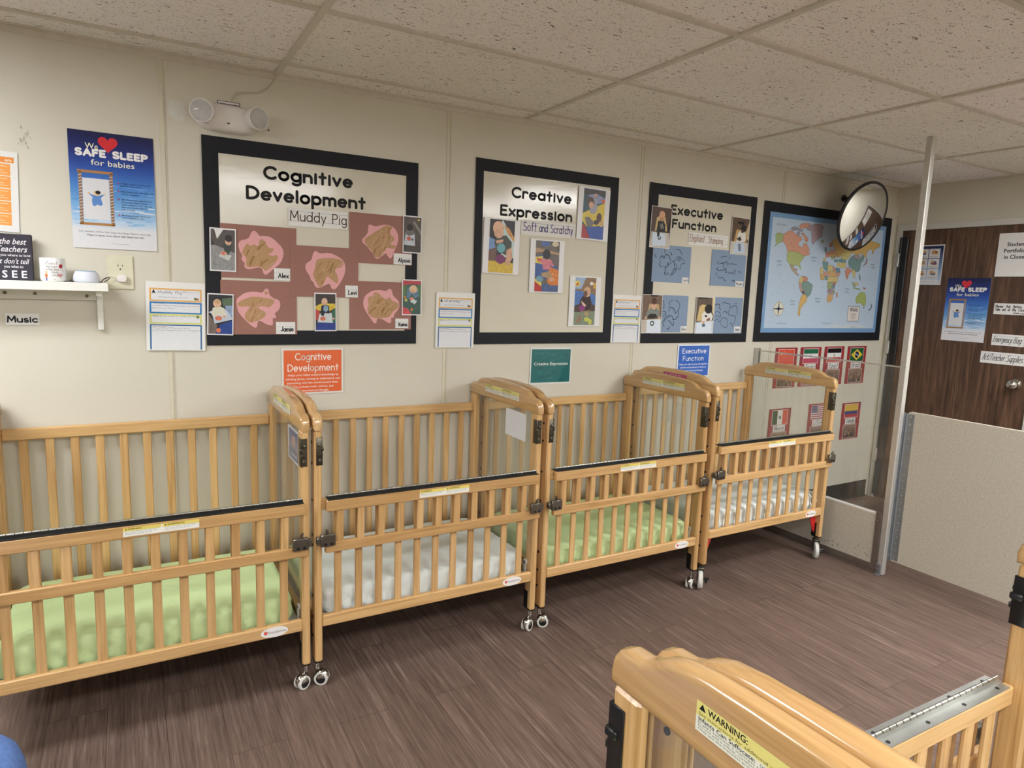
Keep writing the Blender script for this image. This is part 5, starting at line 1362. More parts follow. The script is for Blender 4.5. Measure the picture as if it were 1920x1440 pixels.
 'hc2': [('p', [(0, 0), (1, 0), (1, 1), (0, 1)], (104, 84, 70)), ('p', [(.76, .5), (1, 1), (1, .4)], (206, 186, 150)), ('p', [(.3, .9), (.7, .9), (.66, .82), (.3, .84)], (28, 26, 28)), ('p', [(0, 0), (1, 0), (.98, .34), (.02, .34)], (210, 206, 196)), ('p', [(.16, .03), (.86, .03), (.78, .32), (.24, .32)], (198, 214, 232)), ('p', [(.16, .34), (.26, .68), (.8, .66), (.9, .34)], (206, 172, 112)), ('p', [(.3, .34), (.36, .58), (.5, .66), (.8, .6), (.84, .4), (.7, .34)], (222, 222, 218)), ('e', .66, .72, .15, .10, (36, 32, 34)), ('e', .6, .64, .08, .05, (92, 62, 50)), ('p', [(.3, .42), (.5, .5), (.6, .4), (.46, .36)], (70, 60, 56)), ('p', [(.4, .28), (.56, .3), (.62, .1), (.48, .08)], (120, 140, 160))],
 'hc3': [('p', [(0, 0), (1, 0), (1, 1), (0, 1)], (124, 102, 86)), ('p', [(.4, 1), (.8, 1), (.74, .96), (.4, .96)], (24, 24, 26)), ('p', [(0, 0), (1, 0), (1, .38), (0, .34)], (208, 198, 184)), ('p', [(.26, 0), (1, 0), (.96, .36), (.26, .34)], (216, 226, 238)), ('p', [(.26, .5), (.34, .76), (.84, .76), (.92, .44)], (198, 170, 120)), ('p', [(.18, .38), (.26, .58), (.44, .66), (.74, .66), (.9, .56), (.9, .4), (.74, .46), (.36, .46)], (134, 142, 136)), ('p', [(.26, .42), (.4, .5), (.7, .5), (.8, .42), (.6, .38), (.34, .38)], (44, 38, 38)), ('e', .58, .72, .14, .10, SK), ('e', .58, .84, .14, .09, (86, 58, 46)), ('e', .54, .25, .11, .07, (50, 84, 70)), ('e', .54, .25, .06, .035, (216, 226, 238)), ('e', .2, .40, .06, .04, SK), ('e', .9, .40, .06, .04, SK)],
 'hc4': [('p', [(0, 0), (1, 0), (1, 1), (0, 1)], (106, 90, 80)), ('p', [(.86, 1), (1, 1), (1, .5), (.9, .6)], (226, 208, 160)), ('p', [(.1, 1), (.6, 1), (.6, .96), (.1, .96)], (26, 24, 26)), ('p', [(.06, .34), (.16, .74), (.3, .80), (.7, .78), (.86, .34)], (222, 196, 136)), ('p', [(0, 0), (1, 0), (1, .36), (0, .3)], (208, 210, 214)), ('p', [(.06, 0), (.94, 0), (.9, .34), (.06, .28)], (216, 228, 240)), ('p', [(.34, .3), (.34, .54), (.5, .62), (.8, .6), (.96, .48), (.9, .36), (.6, .4), (.5, .26)], (228, 226, 222)), ('e', .68, .68, .22, .13, (30, 28, 30)), ('e', .56, .48, .08, .03, (60, 60, 70)), ('p', [(.62, .4), (.8, .44), (.8, .36), (.64, .34)], (150, 100, 96)), ('e', .46, .22, .10, .05, (96, 120, 132)), ('e', .44, .3, .07, .04, SK)],
 'crowd1': [('p', [(0, 0), (1, 0), (1, 1), (0, 1)], (110, 96, 84))], 'crowd2': [('p', [(0, 0), (1, 0), (1, 1), (0, 1)], (92, 84, 72))],
}
def pic(p, x, y, w, h, key, L0=2):
    for k, s in enumerate(PICS[key]):
        if s[0] == 'p':
            p.poly([(x + u * w, y + v * h) for u, v in s[1]], s[2], L0 + k * 0.5)
        else:
            cx, cy = s[1], s[2]
            rx, ry = s[3], s[4]
            n = 18
            p.poly([(x + max(0, min(1, cx + rx * math.cos(2 * math.pi * i / n))) * w, y + max(0, min(1, cy + ry * math.sin(2 * math.pi * i / n))) * h) for i in range(n)], s[5], L0 + k * 0.5)

def photo(x, z, w, h, key, label, group, bx=0.045, by=0.03, tilt=0.0, depth=4, col=(228, 228, 230)):
    def draw(p, W, Hh):
        pic(p, -W / 2 + W * bx, -Hh / 2 + Hh * by, W * (1 - 2 * bx), Hh * (1 - 2 * by), key)
    return sheet('photo_print', x, 0, z, w, h, label, 'photo', group, tilt, col=col, mat=P_PHOTO, draw=draw, depth=depth)

GA, GB, GC_ = 'photo prints on the pig board', 'photo prints on the Creative Expression board', 'photo prints on the Executive Function board'
photo(0.201, 1.656, 0.102, 0.177, 'hood', 'photo of a dark haired baby at a grey table, upper left of pig board', GA, tilt=0.015)
photo(0.185, 1.388, 0.102, 0.174, 'tray', 'photo print of a bald baby with a white tray, lower left of the pig board', GA, tilt=0.03)
photo(0.625, 1.404, 0.099, 0.173, 'yellow', 'photo of a baby on a yellow and blue mat, bottom middle of pig board', GA, tilt=-0.005)
photo(1.038, 1.777, 0.096, 0.174, 'dark', 'photo print of a baby on a dark floor, upper right of the pig board', GA, tilt=0.01)
photo(1.039, 1.480, 0.101, 0.171, 'leaf', 'photo print of a baby on a leafy green mat, lower right of the pig board', GA)
photo(2.096, 1.962, 0.213, 0.282, 'up', 'printed photo of a child raising an arm on a yellow mat, top right', GB, bx=0.155, by=0.03, tilt=0.02)
photo(1.524, 1.752, 0.211, 0.278, 'yarn', 'printed photo of a bald baby with a purple yarn ball', GB, bx=0.155, by=0.02, tilt=0.02)
photo(1.806, 1.664, 0.215, 0.281, 'pink', 'printed photo of a dark haired child in a pink top', GB, bx=0.15, by=0.025)
photo(2.067, 1.484, 0.213, 0.277, 'floor', 'printed photo of a seated child with a purple toy, lower right of its board', GB, bx=0.165, by=0.025)
photo(2.589, 1.928, 0.157, 0.237, 'hc1', 'photo of a bald baby in a high chair stamping, beside the word Executive', GC_, bx=0.02, by=0.012, tilt=0.02)
photo(3.259, 1.924, 0.162, 0.232, 'hc2', 'photo of a child in white stamping, upper right of the blue paper board', GC_, bx=0.02, by=0.012, tilt=0.02)
photo(2.562, 1.421, 0.157, 0.230, 'hc3', 'photo of a baby in grey stamping, lower left of the blue paper board', GC_, bx=0.02, by=0.012)
photo(3.000, 1.418, 0.161, 0.229, 'hc4', 'photo of a black haired baby in a white shirt, lower middle of board', GC_, bx=0.02, by=0.012)

# ------------------------------------------------------------------ pig artworks: brown paper, pink cut-out, name tag
MUD = [(178, 134, 92), (164, 122, 70), (190, 144, 102)]
def pig_art(key, x0, x1, z0, z1, name, nt_rect, label, tilt=0.0, depth=2):
    cx, cz = (x0 + x1) / 2, (z0 + z1) / 2
    o = sheet('pig_artwork', cx, 0, cz, x1 - x0, z1 - z0, label, 'artwork', 'muddy pig artworks', tilt, col=(156, 114, 103), mat=P_MATTE, depth=depth)
    out, muds = PIGS[key]
    loc = lambda pts: [(a - cx, b - cz) for a, b in pts]
    p = Print(Frame((0, -0.0016, 0), (1, 0, 0), (0, 0, 1), (0, -1, 0)))
    def smooth(pts, it=2):
        for _ in range(it):
            pts = [q for a, b in zip(pts, pts[1:] + pts[:1]) for q in ((a[0] * .75 + b[0] * .25, a[1] * .75 + b[1] * .25), (a[0] * .25 + b[0] * .75, a[1] * .25 + b[1] * .75))]
        return pts
    sm = smooth(loc(out))
    p.poly(sm, (226, 168, 170), 0)
    rs = random.Random(key)
    for k, mpts in enumerate(muds):
        mm = smooth(loc(mpts), 1)
        p.poly(mm, (184, 148, 110), 1)
        us, vs = [a for a, b in mm], [b for a, b in mm]
        def inside(u, v, poly):
            r = False
            for (xa, ya), (xb, yb) in zip(poly, poly[1:] + poly[:1]):
                if (ya > v) != (yb > v) and u < (xb - xa) * (v - ya) / (yb - ya) + xa: r = not r
            return r
        for j in range(46):
            u, v = rs.uniform(min(us), max(us)), rs.uniform(min(vs), max(vs))
            a = 0.95 + rs.uniform(-0.35, 0.35)
            ln, wd = rs.uniform(0.012, 0.045), rs.uniform(0.002, 0.008)
            seg = [(u + ln * (t - 0.5) * math.cos(a), v + ln * (t - 0.5) * math.sin(a) + 0.004 * math.sin(t * 3)) for t in (0, .25, .5, .75, 1)]
            if all(inside(*q, mm) for q in seg):
                p.stroke(seg, wd, rs.choice([(172, 134, 94), (162, 124, 80), (194, 156, 122), (152, 118, 72), (200, 158, 132)]), 2 + (j % 4) * 0.5)
    p.build('pig_cutout', P_MATTE, o)
    a, b, c, d = nt_rect
    t = Print(Frame((0, -0.0022, 0), (1, 0, 0), (0, 0, 1), (0, -1, 0)))
    t.rect(a - cx, b - cz, c - a, d - b, (228, 228, 226), 0)
    hh = d - b
    t.rect(a - cx, b - cz + hh * 0.62, c - a, 0.0008, (150, 160, 180), 1); t.rect(a - cx, b - cz + hh * 0.22, c - a, 0.0008, (150, 160, 180), 1)
    t.hand(name, a - cx + (c - a) * 0.24, c - cx - (c - a) * 0.08, b - cz + hh * 0.20, hh * 0.42, 0.0036, (24, 24, 28), 2, jit=0.03, seed=key)
    t.build('name_tag', P_MATTE, o)
    return o
pig_art('a', 0.192, 0.500, 1.544, 1.766, 'Alex', (0.404, 1.538, 0.472, 1.591), 'brown paper with a pink pig facing left, upper left of the board')
pig_art('j', 0.188, 0.499, 1.303, 1.533, 'Jamie', (0.409, 1.305, 0.491, 1.358), 'brown paper with a pink pig facing right, lower left of the board')
pig_art('l', 0.472, 0.776, 1.472, 1.695, 'Levi', (0.715, 1.473, 0.774, 1.527), 'brown paper with a pink pig, overlapping the others in the board centre', depth=3)
pig_art('s', 0.735, 1.036, 1.632, 1.858, 'Alyssa', (0.946, 1.634, 1.037, 1.685), 'brown paper with a pink pig, upper right of the board')
pig_art('k', 0.736, 1.038, 1.326, 1.550, 'Kama', (0.958, 1.332, 1.024, 1.378), 'brown paper with a pink pig, lower right of the board')

# blue papers with stamped squiggles
def squig(key, x0, x1, z0, z1, tagr, nm, label, depth=2):
    cx, cz = (x0 + x1) / 2, (z0 + z1) / 2
    def draw(p, w, h):
        rs = random.Random(key)
        for st in SQUIG[key]:
            pts = [(a - cx, b - cz) for a, b in st]
            # round the corners a little
            q = [pts[0]]
            for a, b in zip(pts, pts[1:]):
                q += [(a[0] * .7 + b[0] * .3, a[1] * .7 + b[1] * .3), (a[0] * .3 + b[0] * .7, a[1] * .3 + b[1] * .7)]
            q.append(pts[-1])
            p.stroke(q, rs.uniform(0.0028, 0.0046), (34, 40, 54), 1)
    o = sheet('stamped_paper', cx, 0, cz, x1 - x0, z1 - z0, label, 'artwork', 'blue stamped papers', col=(136, 156, 182), draw=draw, depth=depth)
    a, b, c, d = tagr
    t = Print(Frame((0, -0.0018, 0), (1, 0, 0), (0, 0, 1), (0, -1, 0)))
    t.rect(a - cx, b - cz, c - a, d - b, (226, 226, 226), 0)
    t.hand(nm, a - cx + 0.006, c - cx - 0.006, b - cz + 0.008, (d - b) * 0.6, 0.0024, (60, 60, 66), 1, jit=0.02, seed=2)
    t.build('name_tag', P_MATTE, o)
squig('tl', 2.545, 2.851, 1.612, 1.830, (2.788, 1.612, 2.840, 1.646), 'Levi', 'blue paper with black squiggles, upper left under the word Function')
squig('tr', 3.027, 3.336, 1.605, 1.829, (3.255, 1.606, 3.326, 1.641), 'Maylen', 'blue paper with rows of black squiggles, upper right of its board')
squig('bl', 2.640, 2.855, 1.311, 1.535, (2.804, 1.312, 2.856, 1.349), 'Alex', 'blue paper with black squiggles, lower left next to the grey shirted baby photo')
squig('br', 3.082, 3.339, 1.303, 1.534, (3.276, 1.310, 3.333, 1.349), 'Jamie', 'blue paper with scalloped black squiggles, lower right corner of its board')

# handwritten strips on ruled sentence paper
def ruled(p, w, h, c=(120, 140, 170)):
    for f in (0.80, 0.28):
        p.rect(-w / 2, -h / 2 + h * f, w, 0.0012, c, 1)
    n = 26
    for i in range(n):
        p.rect(-w / 2 + w * (i + .15) / n, -h / 2 + h * 0.54, w / n * 0.6, 0.0008, (170, 180, 196), 1)
def strip(x, z, w, h, lab, draw, name='handwritten_strip', **k):
    return sheet(name, x, 0, z, w, h, lab, 'sign', draw=draw, **k)
def d_mud(p, w, h):
    ruled(p, w, h); p.hand('Muddy', -w * .47, w * .13, -h * .22, h * .58, 0.0042, (74, 52, 44), 2, xh=.62, jit=.012, gap=.2); p.hand('Pig', w * .23, w * .48, -h * .24, h * .58, 0.0042, (74, 52, 44), 2, xh=.62, jit=.012)
strip(0.597, 1.815, 0.262, 0.078, 'ruled strip handwritten Muddy Pig in brown', d_mud, tilt=0.0, depth=2)
def d_soft(p, w, h):
    ruled(p, w, h); c = (54, 44, 122)
    p.hand('Soft', -w * .46, -w * .22, -h * .24, h * .62, 0.0042, c, 2, jit=.015); p.hand('and', -w * .18, -w * .02, -h * .22, h * .56, 0.0042, c, 2, jit=.015, seed=3); p.hand('Scratchy', w * .03, w * .45, -h * .24, h * .6, 0.0042, c, 2, jit=.015, seed=4)
strip(1.811, 1.860, 0.346, 0.077, 'ruled strip handwritten Soft and Scratchy in purple', d_soft, depth=2)
def d_ele(p, w, h):
    ruled(p, w, h); c = (140, 96, 54)
    p.hand('Elephant', -w * .47, -w * .10, -h * .22, h * .62, 0.0034, c, 2, jit=.015); p.hand('Stamping', w * .0, w * .37, -h * .24, h * .56, 0.0034, c, 2, jit=.015, seed=3)
strip(2.988, 1.881, 0.335, 0.074, 'ruled strip handwritten Elephant Stamping in brown', d_ele, depth=2)
strip(-0.494, 1.361, 0.103, 0.043, 'small white label printed Music under the shelf', lambda p, w, h: p.hand('Music', -w * .46, w * .46, -h * .30, h * .62, .0050, (20, 24, 34), 1, gap=.2), name='printed_label')

# coloured cards under the boards
def d_cog(p, w, h):
    p.rect(-w * .47, -h * .46, w * .94, h * .92, (226, 106, 62), 1)
    c = (240, 232, 224)
    p.hand('Cognitive', -w * .29, w * .30, h * .24, h * .16, 0.0042, c, 2, xh=.66); p.hand('Development', -w * .41, w * .42, h * .00, h * .16, 0.0042, c, 2, xh=.66)
    for j, s in enumerate(('-Helps your infant acquire knowledge by', 'thinking about, coming to understand, and', 'interacting with the world around them.', 'This includes math, science, and', 'representational thought.')):
        p.text(s, 0, -h * (.10 + .085 * j), h * .062, c, 2, bold=0.012, align='c', fitw=w * (.84, .88, .84, .66, .52)[j])
sheet('info_card', 0.570, 0, 1.135, 0.276, 0.209, 'orange Cognitive Development card on the wall behind two crib ends', 'card', col=(226, 224, 218), mat=P_LAM, draw=d_cog)
def d_tea(p, w, h):
    p.rect(-w * .47, -h * .45, w * .94, h * .9, (30, 104, 106), 1)
    rs = random.Random(4)
    for k_ in range(22):
        x, y = rs.uniform(-.4, .4) * w, rs.uniform(-.4, .4) * h
        p.ellipse(x, y, min(.06 * w, .46 * w - abs(x)), min(.04 * h, .44 * h - abs(y)) + .001, rs.choice([(34, 110, 112), (26, 96, 98), (36, 114, 114)]), 2 + k_ * .1)
    p.text('Creative Expression', 0, h * .02, h * .115, (226, 236, 236), 5, bold=0.010, align='c', fitw=w * .82)
sheet('info_card', 1.864, 0, 1.126, 0.272, 0.204, 'teal Creative Expression card on the wall above the cribs', 'card', col=(222, 224, 220), mat=P_LAM, draw=d_tea, tilt=0.01)
def d_exe(p, w, h):
    p.rect(-w * .46, -h * .45, w * .92, h * .9, (52, 104, 196), 1)
    c = (226, 232, 240)
    p.hand('Executive', -w * .36, w * .37, h * .22, h * .15, 0.0044, c, 2, xh=.66); p.hand('Function', -w * .33, w * .30, -h * .0, h * .15, 0.0044, c, 2, xh=.66)
    for j, s in enumerate(('-Helps your infant develop self-regulation,', 'attention and persistence. It works on', 'memory, focus and impulse', 'control.')):
        p.text(s, 0, -h * (.12 + .095 * j), h * .075, c, 2, bold=0.012, align='c', fitw=w * (.88, .78, .6, .2)[j])
sheet('info_card', 2.941, 0, 1.130, 0.284, 0.212, 'blue Executive Function card half hidden behind crib end caps', 'card', col=(222, 226, 230), mat=P_LAM, draw=d_exe)

# lesson plan sheets
def d_les(title):
    def draw(p, w, h):
        Y = lambda f: h / 2 - h * f
        def blk(y0, y1, col, t=0.030, bot=True):
            p.rect(-w * .44, Y(y1), w * .88, h * (y1 - y0), col, 1)
            p.rect(-w * .44 + w * t, Y(y1) + (h * .022 if bot else 0), w * (.88 - 2 * t), h * (y1 - y0) - h * (.046 if bot else .018), (224, 226, 230), 2)
        blk(.095, .285, (226, 176, 108)); blk(.290, .462, (58, 128, 190)); blk(.466, .610, (212, 214, 128)); blk(.618, .985, (50, 108, 160), .026, False)
        p.poly([(-w * .40, Y(.165)), (-w * .37, Y(.11)), (-w * .34, Y(.165))], (30, 32, 30), 3)
        p.rect(-w * .41, Y(.172), w * .09, .001, (40, 40, 40), 3)
        g = (150, 154, 168)
        rs = random.Random(title)
        def scrib(x0, x1, y):
            x = x0
            while x < x1:
                ww = rs.uniform(.03, .075) * w
                pts = [(x + ww * k / 7, Y(y) + rs.uniform(-.009, .011) * h) for k in range(8)]
                p.stroke(pts, .0013, g, 3, False); x += ww + .012 * w
        p.hand(title, -w * .30, w * .10, Y(.172), h * .045, .0016, (128, 132, 146), 3, jit=.05); scrib(-w * .3, w * .18, .225)
        p.text('Date:', w * .12, Y(.142), h * .022, (60, 60, 64), 3, bold=.02); p.rect(w * .18, Y(.145), w * .2, .0008, (120, 120, 124), 3)
        p.text('Learning Objective:', -w * .39, Y(.318), h * .02, (60, 60, 64), 3, bold=.02); scrib(-w * .40, w * .39, .345); scrib(-w * .40, -w * .08, .385)
        p.text('Materials:', -w * .39, Y(.506), h * .02, (60, 60, 64), 3, bold=.02); scrib(-w * .28, w * .30, .500)
        p.ellipse(w * .37, Y(.50), .006, .006, (120, 130, 70), 3); p.ellipse(w * .33, Y(.235), .005, .006, (90, 110, 70), 3); p.ellipse(w * .37, Y(.24), .005, .005, (190, 120, 80), 3)
        p.text('What we are learning:', -w * .39, Y(.656), h * .02, (60, 60, 64), 3, bold=.02); scrib(-w * .40, w * .24, .672); scrib(-w * .40, w * .39, .705)
    return draw
sheet('lesson_plan_sheet', 0.018, 0, 1.377, 0.217, 0.279, 'white lesson sheet with coloured bands, left of the pig board', 'paper', 'lesson plan sheets', tilt=0.02, draw=d_les('Muddy Pig'), depth=2)
sheet('lesson_plan_sheet', 1.275, 0, 1.372, 0.212, 0.276, 'white lesson sheet with coloured bands, between the pig board and Creative Expression', 'paper', 'lesson plan sheets', tilt=0.01, draw=d_les('Soft and Scratchy'), depth=2)
sheet('lesson_plan_sheet', 2.374, 0, 1.389, 0.215, 0.277, 'white lesson sheet with coloured bands, between Creative Expression and Executive Function', 'paper', 'lesson plan sheets', tilt=0.01, draw=d_les('Elephant'), depth=2)

# safe sleep posters
def d_safe(p, w, h):
    p.vgrad(-w / 2, -h / 2, w, h, [(0, (222, 222, 226)), (.17, (222, 224, 230)), (.24, (176, 206, 234)), (.38, (118, 172, 224)), (.56, (70, 128, 204)), (.72, (42, 78, 164)), (.86, (32, 48, 116)), (1, (26, 32, 74))], 0, 60)
    rs = random.Random(8)
    for _ in range(60):                        # loose washes of the watercolour sky
        t = rs.uniform(.19, .56)
        x = rs.uniform(-.46, .46) * w
        rx = min(rs.uniform(.04, .16) * w, .495 * w - abs(x))
        p.ellipse(x, -h / 2 + t * h, rx, rs.uniform(.003, .010) * h, rs.choice([(150, 190, 230), (206, 220, 236), (120, 170, 222)]) if t < .4 else rs.choice([(92, 148, 214), (110, 162, 220)]), 1 + rs.random() * .4)
    X = lambda u: -w / 2 + u * w
    Yt = lambda v: h / 2 - v * h
    # heart
    hx, hy, hs = X(.455), Yt(.095), w * .125
    pts = []
    for i in range(40):
        t = 2 * math.pi * i / 40
        pts.append((hx + hs * .98 * (16 * math.sin(t) ** 3) / 17, hy + hs * (13 * math.cos(t) - 5 * math.cos(2 * t) - 2 * math.cos(3 * t) - math.cos(4 * t)) / 17))
    p.poly(pts, (214, 52, 62), 3)
    p.text('We', X(.19), Yt(.148), h * .070, (246, 244, 214), 4, bold=.004, fitw=w * .15)
    p.hand('SAFE', X(.07), X(.43), Yt(.215), h * .068, w * .029, (240, 240, 240), 4, gap=.30)
    p.hand('SLEEP', X(.50), X(.93), Yt(.215), h * .068, w * .029, (240, 240, 240), 4, gap=.30)
    p.text('for babies', X(.25), Yt(.283), h * .068, (246, 244, 214), 4, bold=.003, fitw=w * .51)
    # crib seen from above with a sleeping baby
    cx0, cx1, cy0, cy1 = X(.09), X(.50), Yt(.80), Yt(.335)
    p.rect(cx0, cy1 - .018 * h, cx1 - cx0, .022 * h, (176, 126, 74), 4)
    p.rect(cx0, cy0, cx1 - cx0, .022 * h, (176, 126, 74), 4)
    for xx in (cx0 + .005 * w, cx1 - .045 * w):
        p.rect(xx, cy0, .04 * w, cy1 - cy0, (150, 110, 74), 3)
        for k in range(18):
            p.poly([(xx, cy0 + (cy1 - cy0) * (k + .1) / 18), (xx + .04 * w, cy0 + (cy1 - cy0) * (k + .5) / 18), (xx + .04 * w, cy0 + (cy1 - cy0) * (k + .75) / 18), (xx, cy0 + (cy1 - cy0) * (k + .4) / 18)], (196, 200, 208), 4)
    p.rect(cx0 + .05 * w, cy0 + .052 * h, cx1 - cx0 - .10 * w, cy1 - cy0 - .115 * h, (220, 222, 226), 5)
    bx, by = (cx0 + cx1) / 2, (cy0 + cy1) / 2 + .004 * h
    p.poly([(bx - .085 * w, by + .030 * h), (bx - .07 * w, by + .034 * h), (bx - .03 * w, by + .022 * h), (bx + .035 * w, by + .022 * h), (bx + .075 * w, by + .034 * h), (bx + .088 * w, by + .028 * h), (bx + .05 * w, by + .002 * h), (bx + .062 * w, by - .030 * h), (bx + .07 * w, by - .055 * h), (bx + .04 * w, by - .066 * h), (bx + .01 * w, by - .056 * h), (bx - .03 * w, by - .074 * h), (bx - .05 * w, by - .060 * h), (bx - .055 * w, by - .020 * h), (bx - .045 * w, by + .004 * h)], (96, 142, 206), 6)
    p.ellipse(bx + .005 * w, by + .040 * h, .036 * w, .022 * h, (226, 192, 150), 7); p.ellipse(bx + .020 * w, by + .048 * h, .030 * w, .016 * h, (30, 26, 28), 8)
    p.ellipse(bx - .085 * w, by + .038 * h, .014 * w, .009 * h, (226, 192, 150), 7); p.ellipse(bx + .092 * w, by + .036 * h, .014 * w, .009 * h, (226, 192, 150), 7)
    c = (34, 44, 78)
    yy = .425
    for b in (('A baby is always placed on its', 'back for sleep time.'), ('Babies have their own clean, safe', 'crib for sleeping.'), ('Safe: Never leave sides down in', 'the up and locked position', 'when a baby is in the crib, and', 'down and unlocked when the', 'crib is empty.'), ('Blankets and soft objects are', 'never allowed in cribs.')):
        p.ellipse(X(.555), Yt(yy) + .004 * h, .010 * w, .007 * h, (190, 60, 80), 4)
        for s in b:
            p.text(s, X(.585), Yt(yy), h * .0185, c, 4, bold=.008, fitw=w * .012 * len(s)); yy += .022
        yy += .026
    p.text('Our teachers follow Safe Sleep the Happy Babies every day.', 0, Yt(.862), h * .021, (66, 66, 76), 2, align='c', fitw=w * .86)
    p.text('Want to know more about Safe Sleep? Just ask!', 0, Yt(.893), h * .021, (40, 40, 50), 2, bold=.018, align='c', fitw=w * .68)
    p.rect(-w * .06, Yt(.955), w * .22, .001, (150, 150, 156), 2)
sheet('safe_sleep_poster', -0.182, 0, 1.852, 0.281, 0.433, 'glossy blue Safe Sleep poster with a red heart, on the cream wall above the outlet', 'poster', col=(222, 222, 226), mat=P_LAM, draw=d_safe)

# orange poster cut by the picture edge
def d_or(p, w, h):
    p.rect(-w * .45, h * .36, w * .90, h * .07, (232, 146, 68), 1)
    p.text('ers', w * .42, h * .375, h * .055, (240, 226, 206), 2, bold=.02, align='r')
    for j in range(5):
        p.rect(-w * .45, h * (.355 - .155 * (j + 1)), w * .85, h * .145, (236, 160, 84), 1)
        for k in range(4):
            p.rect(-w * .1, h * (.355 - .155 * (j + 1) + .028 + .028 * k), w * (.46 - .05 * (k % 3)), h * .008, (244, 206, 166), 2)
sheet('chart_poster', -0.592, 0, 1.822, 0.222, 0.284, 'white poster with orange rows, cut off by the left picture edge', 'poster', col=(226, 226, 224), draw=d_or, tilt=0.03)

# flag cards seen through the clear partition
def crowd(p, x, y, w, h, seed, cols):
    rs = random.Random(seed)
    p.rect(x - .004, y - .004, w + .008, h + .008, (206, 196, 190), 1)
    p.rect(x, y, w, h, cols[0], 2)
    for k in range(5):                       # ground and backdrop bands
        p.rect(x, y + h * k / 5, w, h / 5, tuple(int(v * (0.8 + 0.12 * k)) for v in cols[0]), 3)
    n = 0
    for row in range(4):                     # rows of people, far ones smaller
        for j in range(5 + row):
            s_ = h * (0.20 - 0.03 * row)
            cx = x + w * (0.10 + 0.80 * (j + rs.uniform(.2, .8)) / (5 + row))
            cy = y + h * (0.16 + 0.20 * row) + rs.uniform(-.03, .03) * h
            n += 1
            L = 7 - row + 0.07 * (n % 12)
            p.poly([(cx - s_ * .40, cy - s_ * .55), (cx + s_ * .40, cy - s_ * .55), (cx + s_ * .30, cy + s_ * .25), (cx - s_ * .30, cy + s_ * .25)], rs.choice(cols[1:]), L)
            p.ellipse(cx, cy + s_ * .42, s_ * .20, s_ * .24, rs.choice([(176, 132, 104), (120, 84, 64), (60, 44, 40)]), L + 0.03, 12)
def star(p, cx, cy, r, col, L):
    p.poly([(cx + (r if i % 2 == 0 else r * .4) * math.sin(i * math.pi / 5), cy + (r if i % 2 == 0 else r * .4) * math.cos(i * math.pi / 5)) for i in range(10)], col, L)
def flag(k, p, x, y, w, h):
    p.rect(x - .004, y - .004, w + .008, h + .008, (226, 200, 196), 1)
    if k == 'china':
        p.rect(x, y, w, h, (216, 84, 66), 2); star(p, x + w * .18, y + h * .7, h * .14, (236, 196, 120), 3)
        for a, b in ((.34, .86), (.42, .74), (.42, .58), (.34, .46)): star(p, x + w * a, y + h * b, h * .05, (236, 196, 120), 3)
    elif k == 'iran':
        for j, c in enumerate(((196, 64, 84), (228, 228, 230), (38, 104, 74))): p.rect(x, y + h * j / 3, w, h / 3, c, 2)
        p.ellipse(x + w / 2, y + h / 2, h * .09, h * .1, (206, 110, 110), 3)
    elif k == 'egypt':
        for j, c in enumerate(((190, 84, 88), (228, 230, 232), (18, 18, 20))): p.rect(x, y + h * j / 3, w, h / 3, c, 2)
        p.ellipse(x + w / 2, y + h * .48, h * .07, h * .10, (170, 130, 70), 3)
    elif k == 'brazil':
        p.rect(x, y, w, h, (36, 92, 58), 2); p.poly([(x + w * .06, y + h / 2), (x + w / 2, y + h * .08), (x + w * .94, y + h / 2), (x + w / 2, y + h * .92)], (222, 200, 70), 3)
        p.ellipse(x + w / 2, y + h / 2, h * .24, h * .25, (28, 36, 84), 4); p.stroke([(x + w * .36, y + h * .56), (x + w * .5, y + h * .5), (x + w * .63, y + h * .40)], h * .05, (220, 224, 230), 5)
    elif k == 'mexico':
        for j, c in enumerate(((46, 84, 62), (226, 224, 220), (212, 86, 74))): p.rect(x + w * j / 3, y, w / 3, h, c, 2)
        p.ellipse(x + w / 2, y + h / 2, h * .12, h * .14, (112, 116, 84), 3)
    elif k == 'usa':
        for j in range(13): p.rect(x, y + h * j / 13, w, h / 13, (164, 62, 78) if j % 2 == 0 else (226, 220, 222), 2)
        p.rect(x, y + h * 6 / 13, w * .42, h * 7 / 13, (74, 78, 122), 3)
        for a in range(5):
            for b in range(4): star(p, x + w * (.05 + .08 * a), y + h * (.53 + .12 * b), h * .035, (220, 220, 230), 4)
    else:
        for j, c in enumerate(((176, 58, 66), (54, 62, 122))): p.rect(x, y + h * j / 4, w, h / 4, c, 2)
        p.rect(x, y + h / 2, w, h / 2, (220, 178, 72), 2)
def flag_card(k, x, z, nm, label, seed):
    def draw(p, w, h):
        flag(k, p, -.083 + .003, h / 2 - .114, .160, .100)
        p.rect(-.064, h / 2 - .166, .128, .046, (224, 222, 222), 1)
        p.hand(nm, -.052, .050, h / 2 - .158, .034, .0034, (56, 50, 56), 2, slant=.22, jit=.02, seed=seed)
        crowd(p, -.078, -h / 2 + .010, .156, .100, seed, [(112, 92, 80), (66, 54, 50), (176, 152, 132), (136, 104, 84), (90, 90, 96)] if k not in ('iran',) else [(214, 160, 170), (120, 96, 92), (226, 196, 196), (70, 60, 62)])
    sheet('flag_card', x, 0, z, .229, .283, label, 'card', 'flag cards on red paper', col=(152, 50, 56), mat=P_LAM, draw=draw)
flag_card('china', 3.824, 1.061, 'China', 'red card with a red star spangled flag, leftmost of the top row', 1)
flag_card('iran', 4.089, 1.062, 'Iran', 'red card with a green white red flag labelled Iran', 2)
flag_card('egypt', 4.357, 1.064, 'Egypt', 'red card with a black white red flag labelled Egypt', 3)
flag_card('brazil', 4.630, 1.063, 'Brazil', 'red card with a green flag and yellow diamond labelled Brazil', 4)
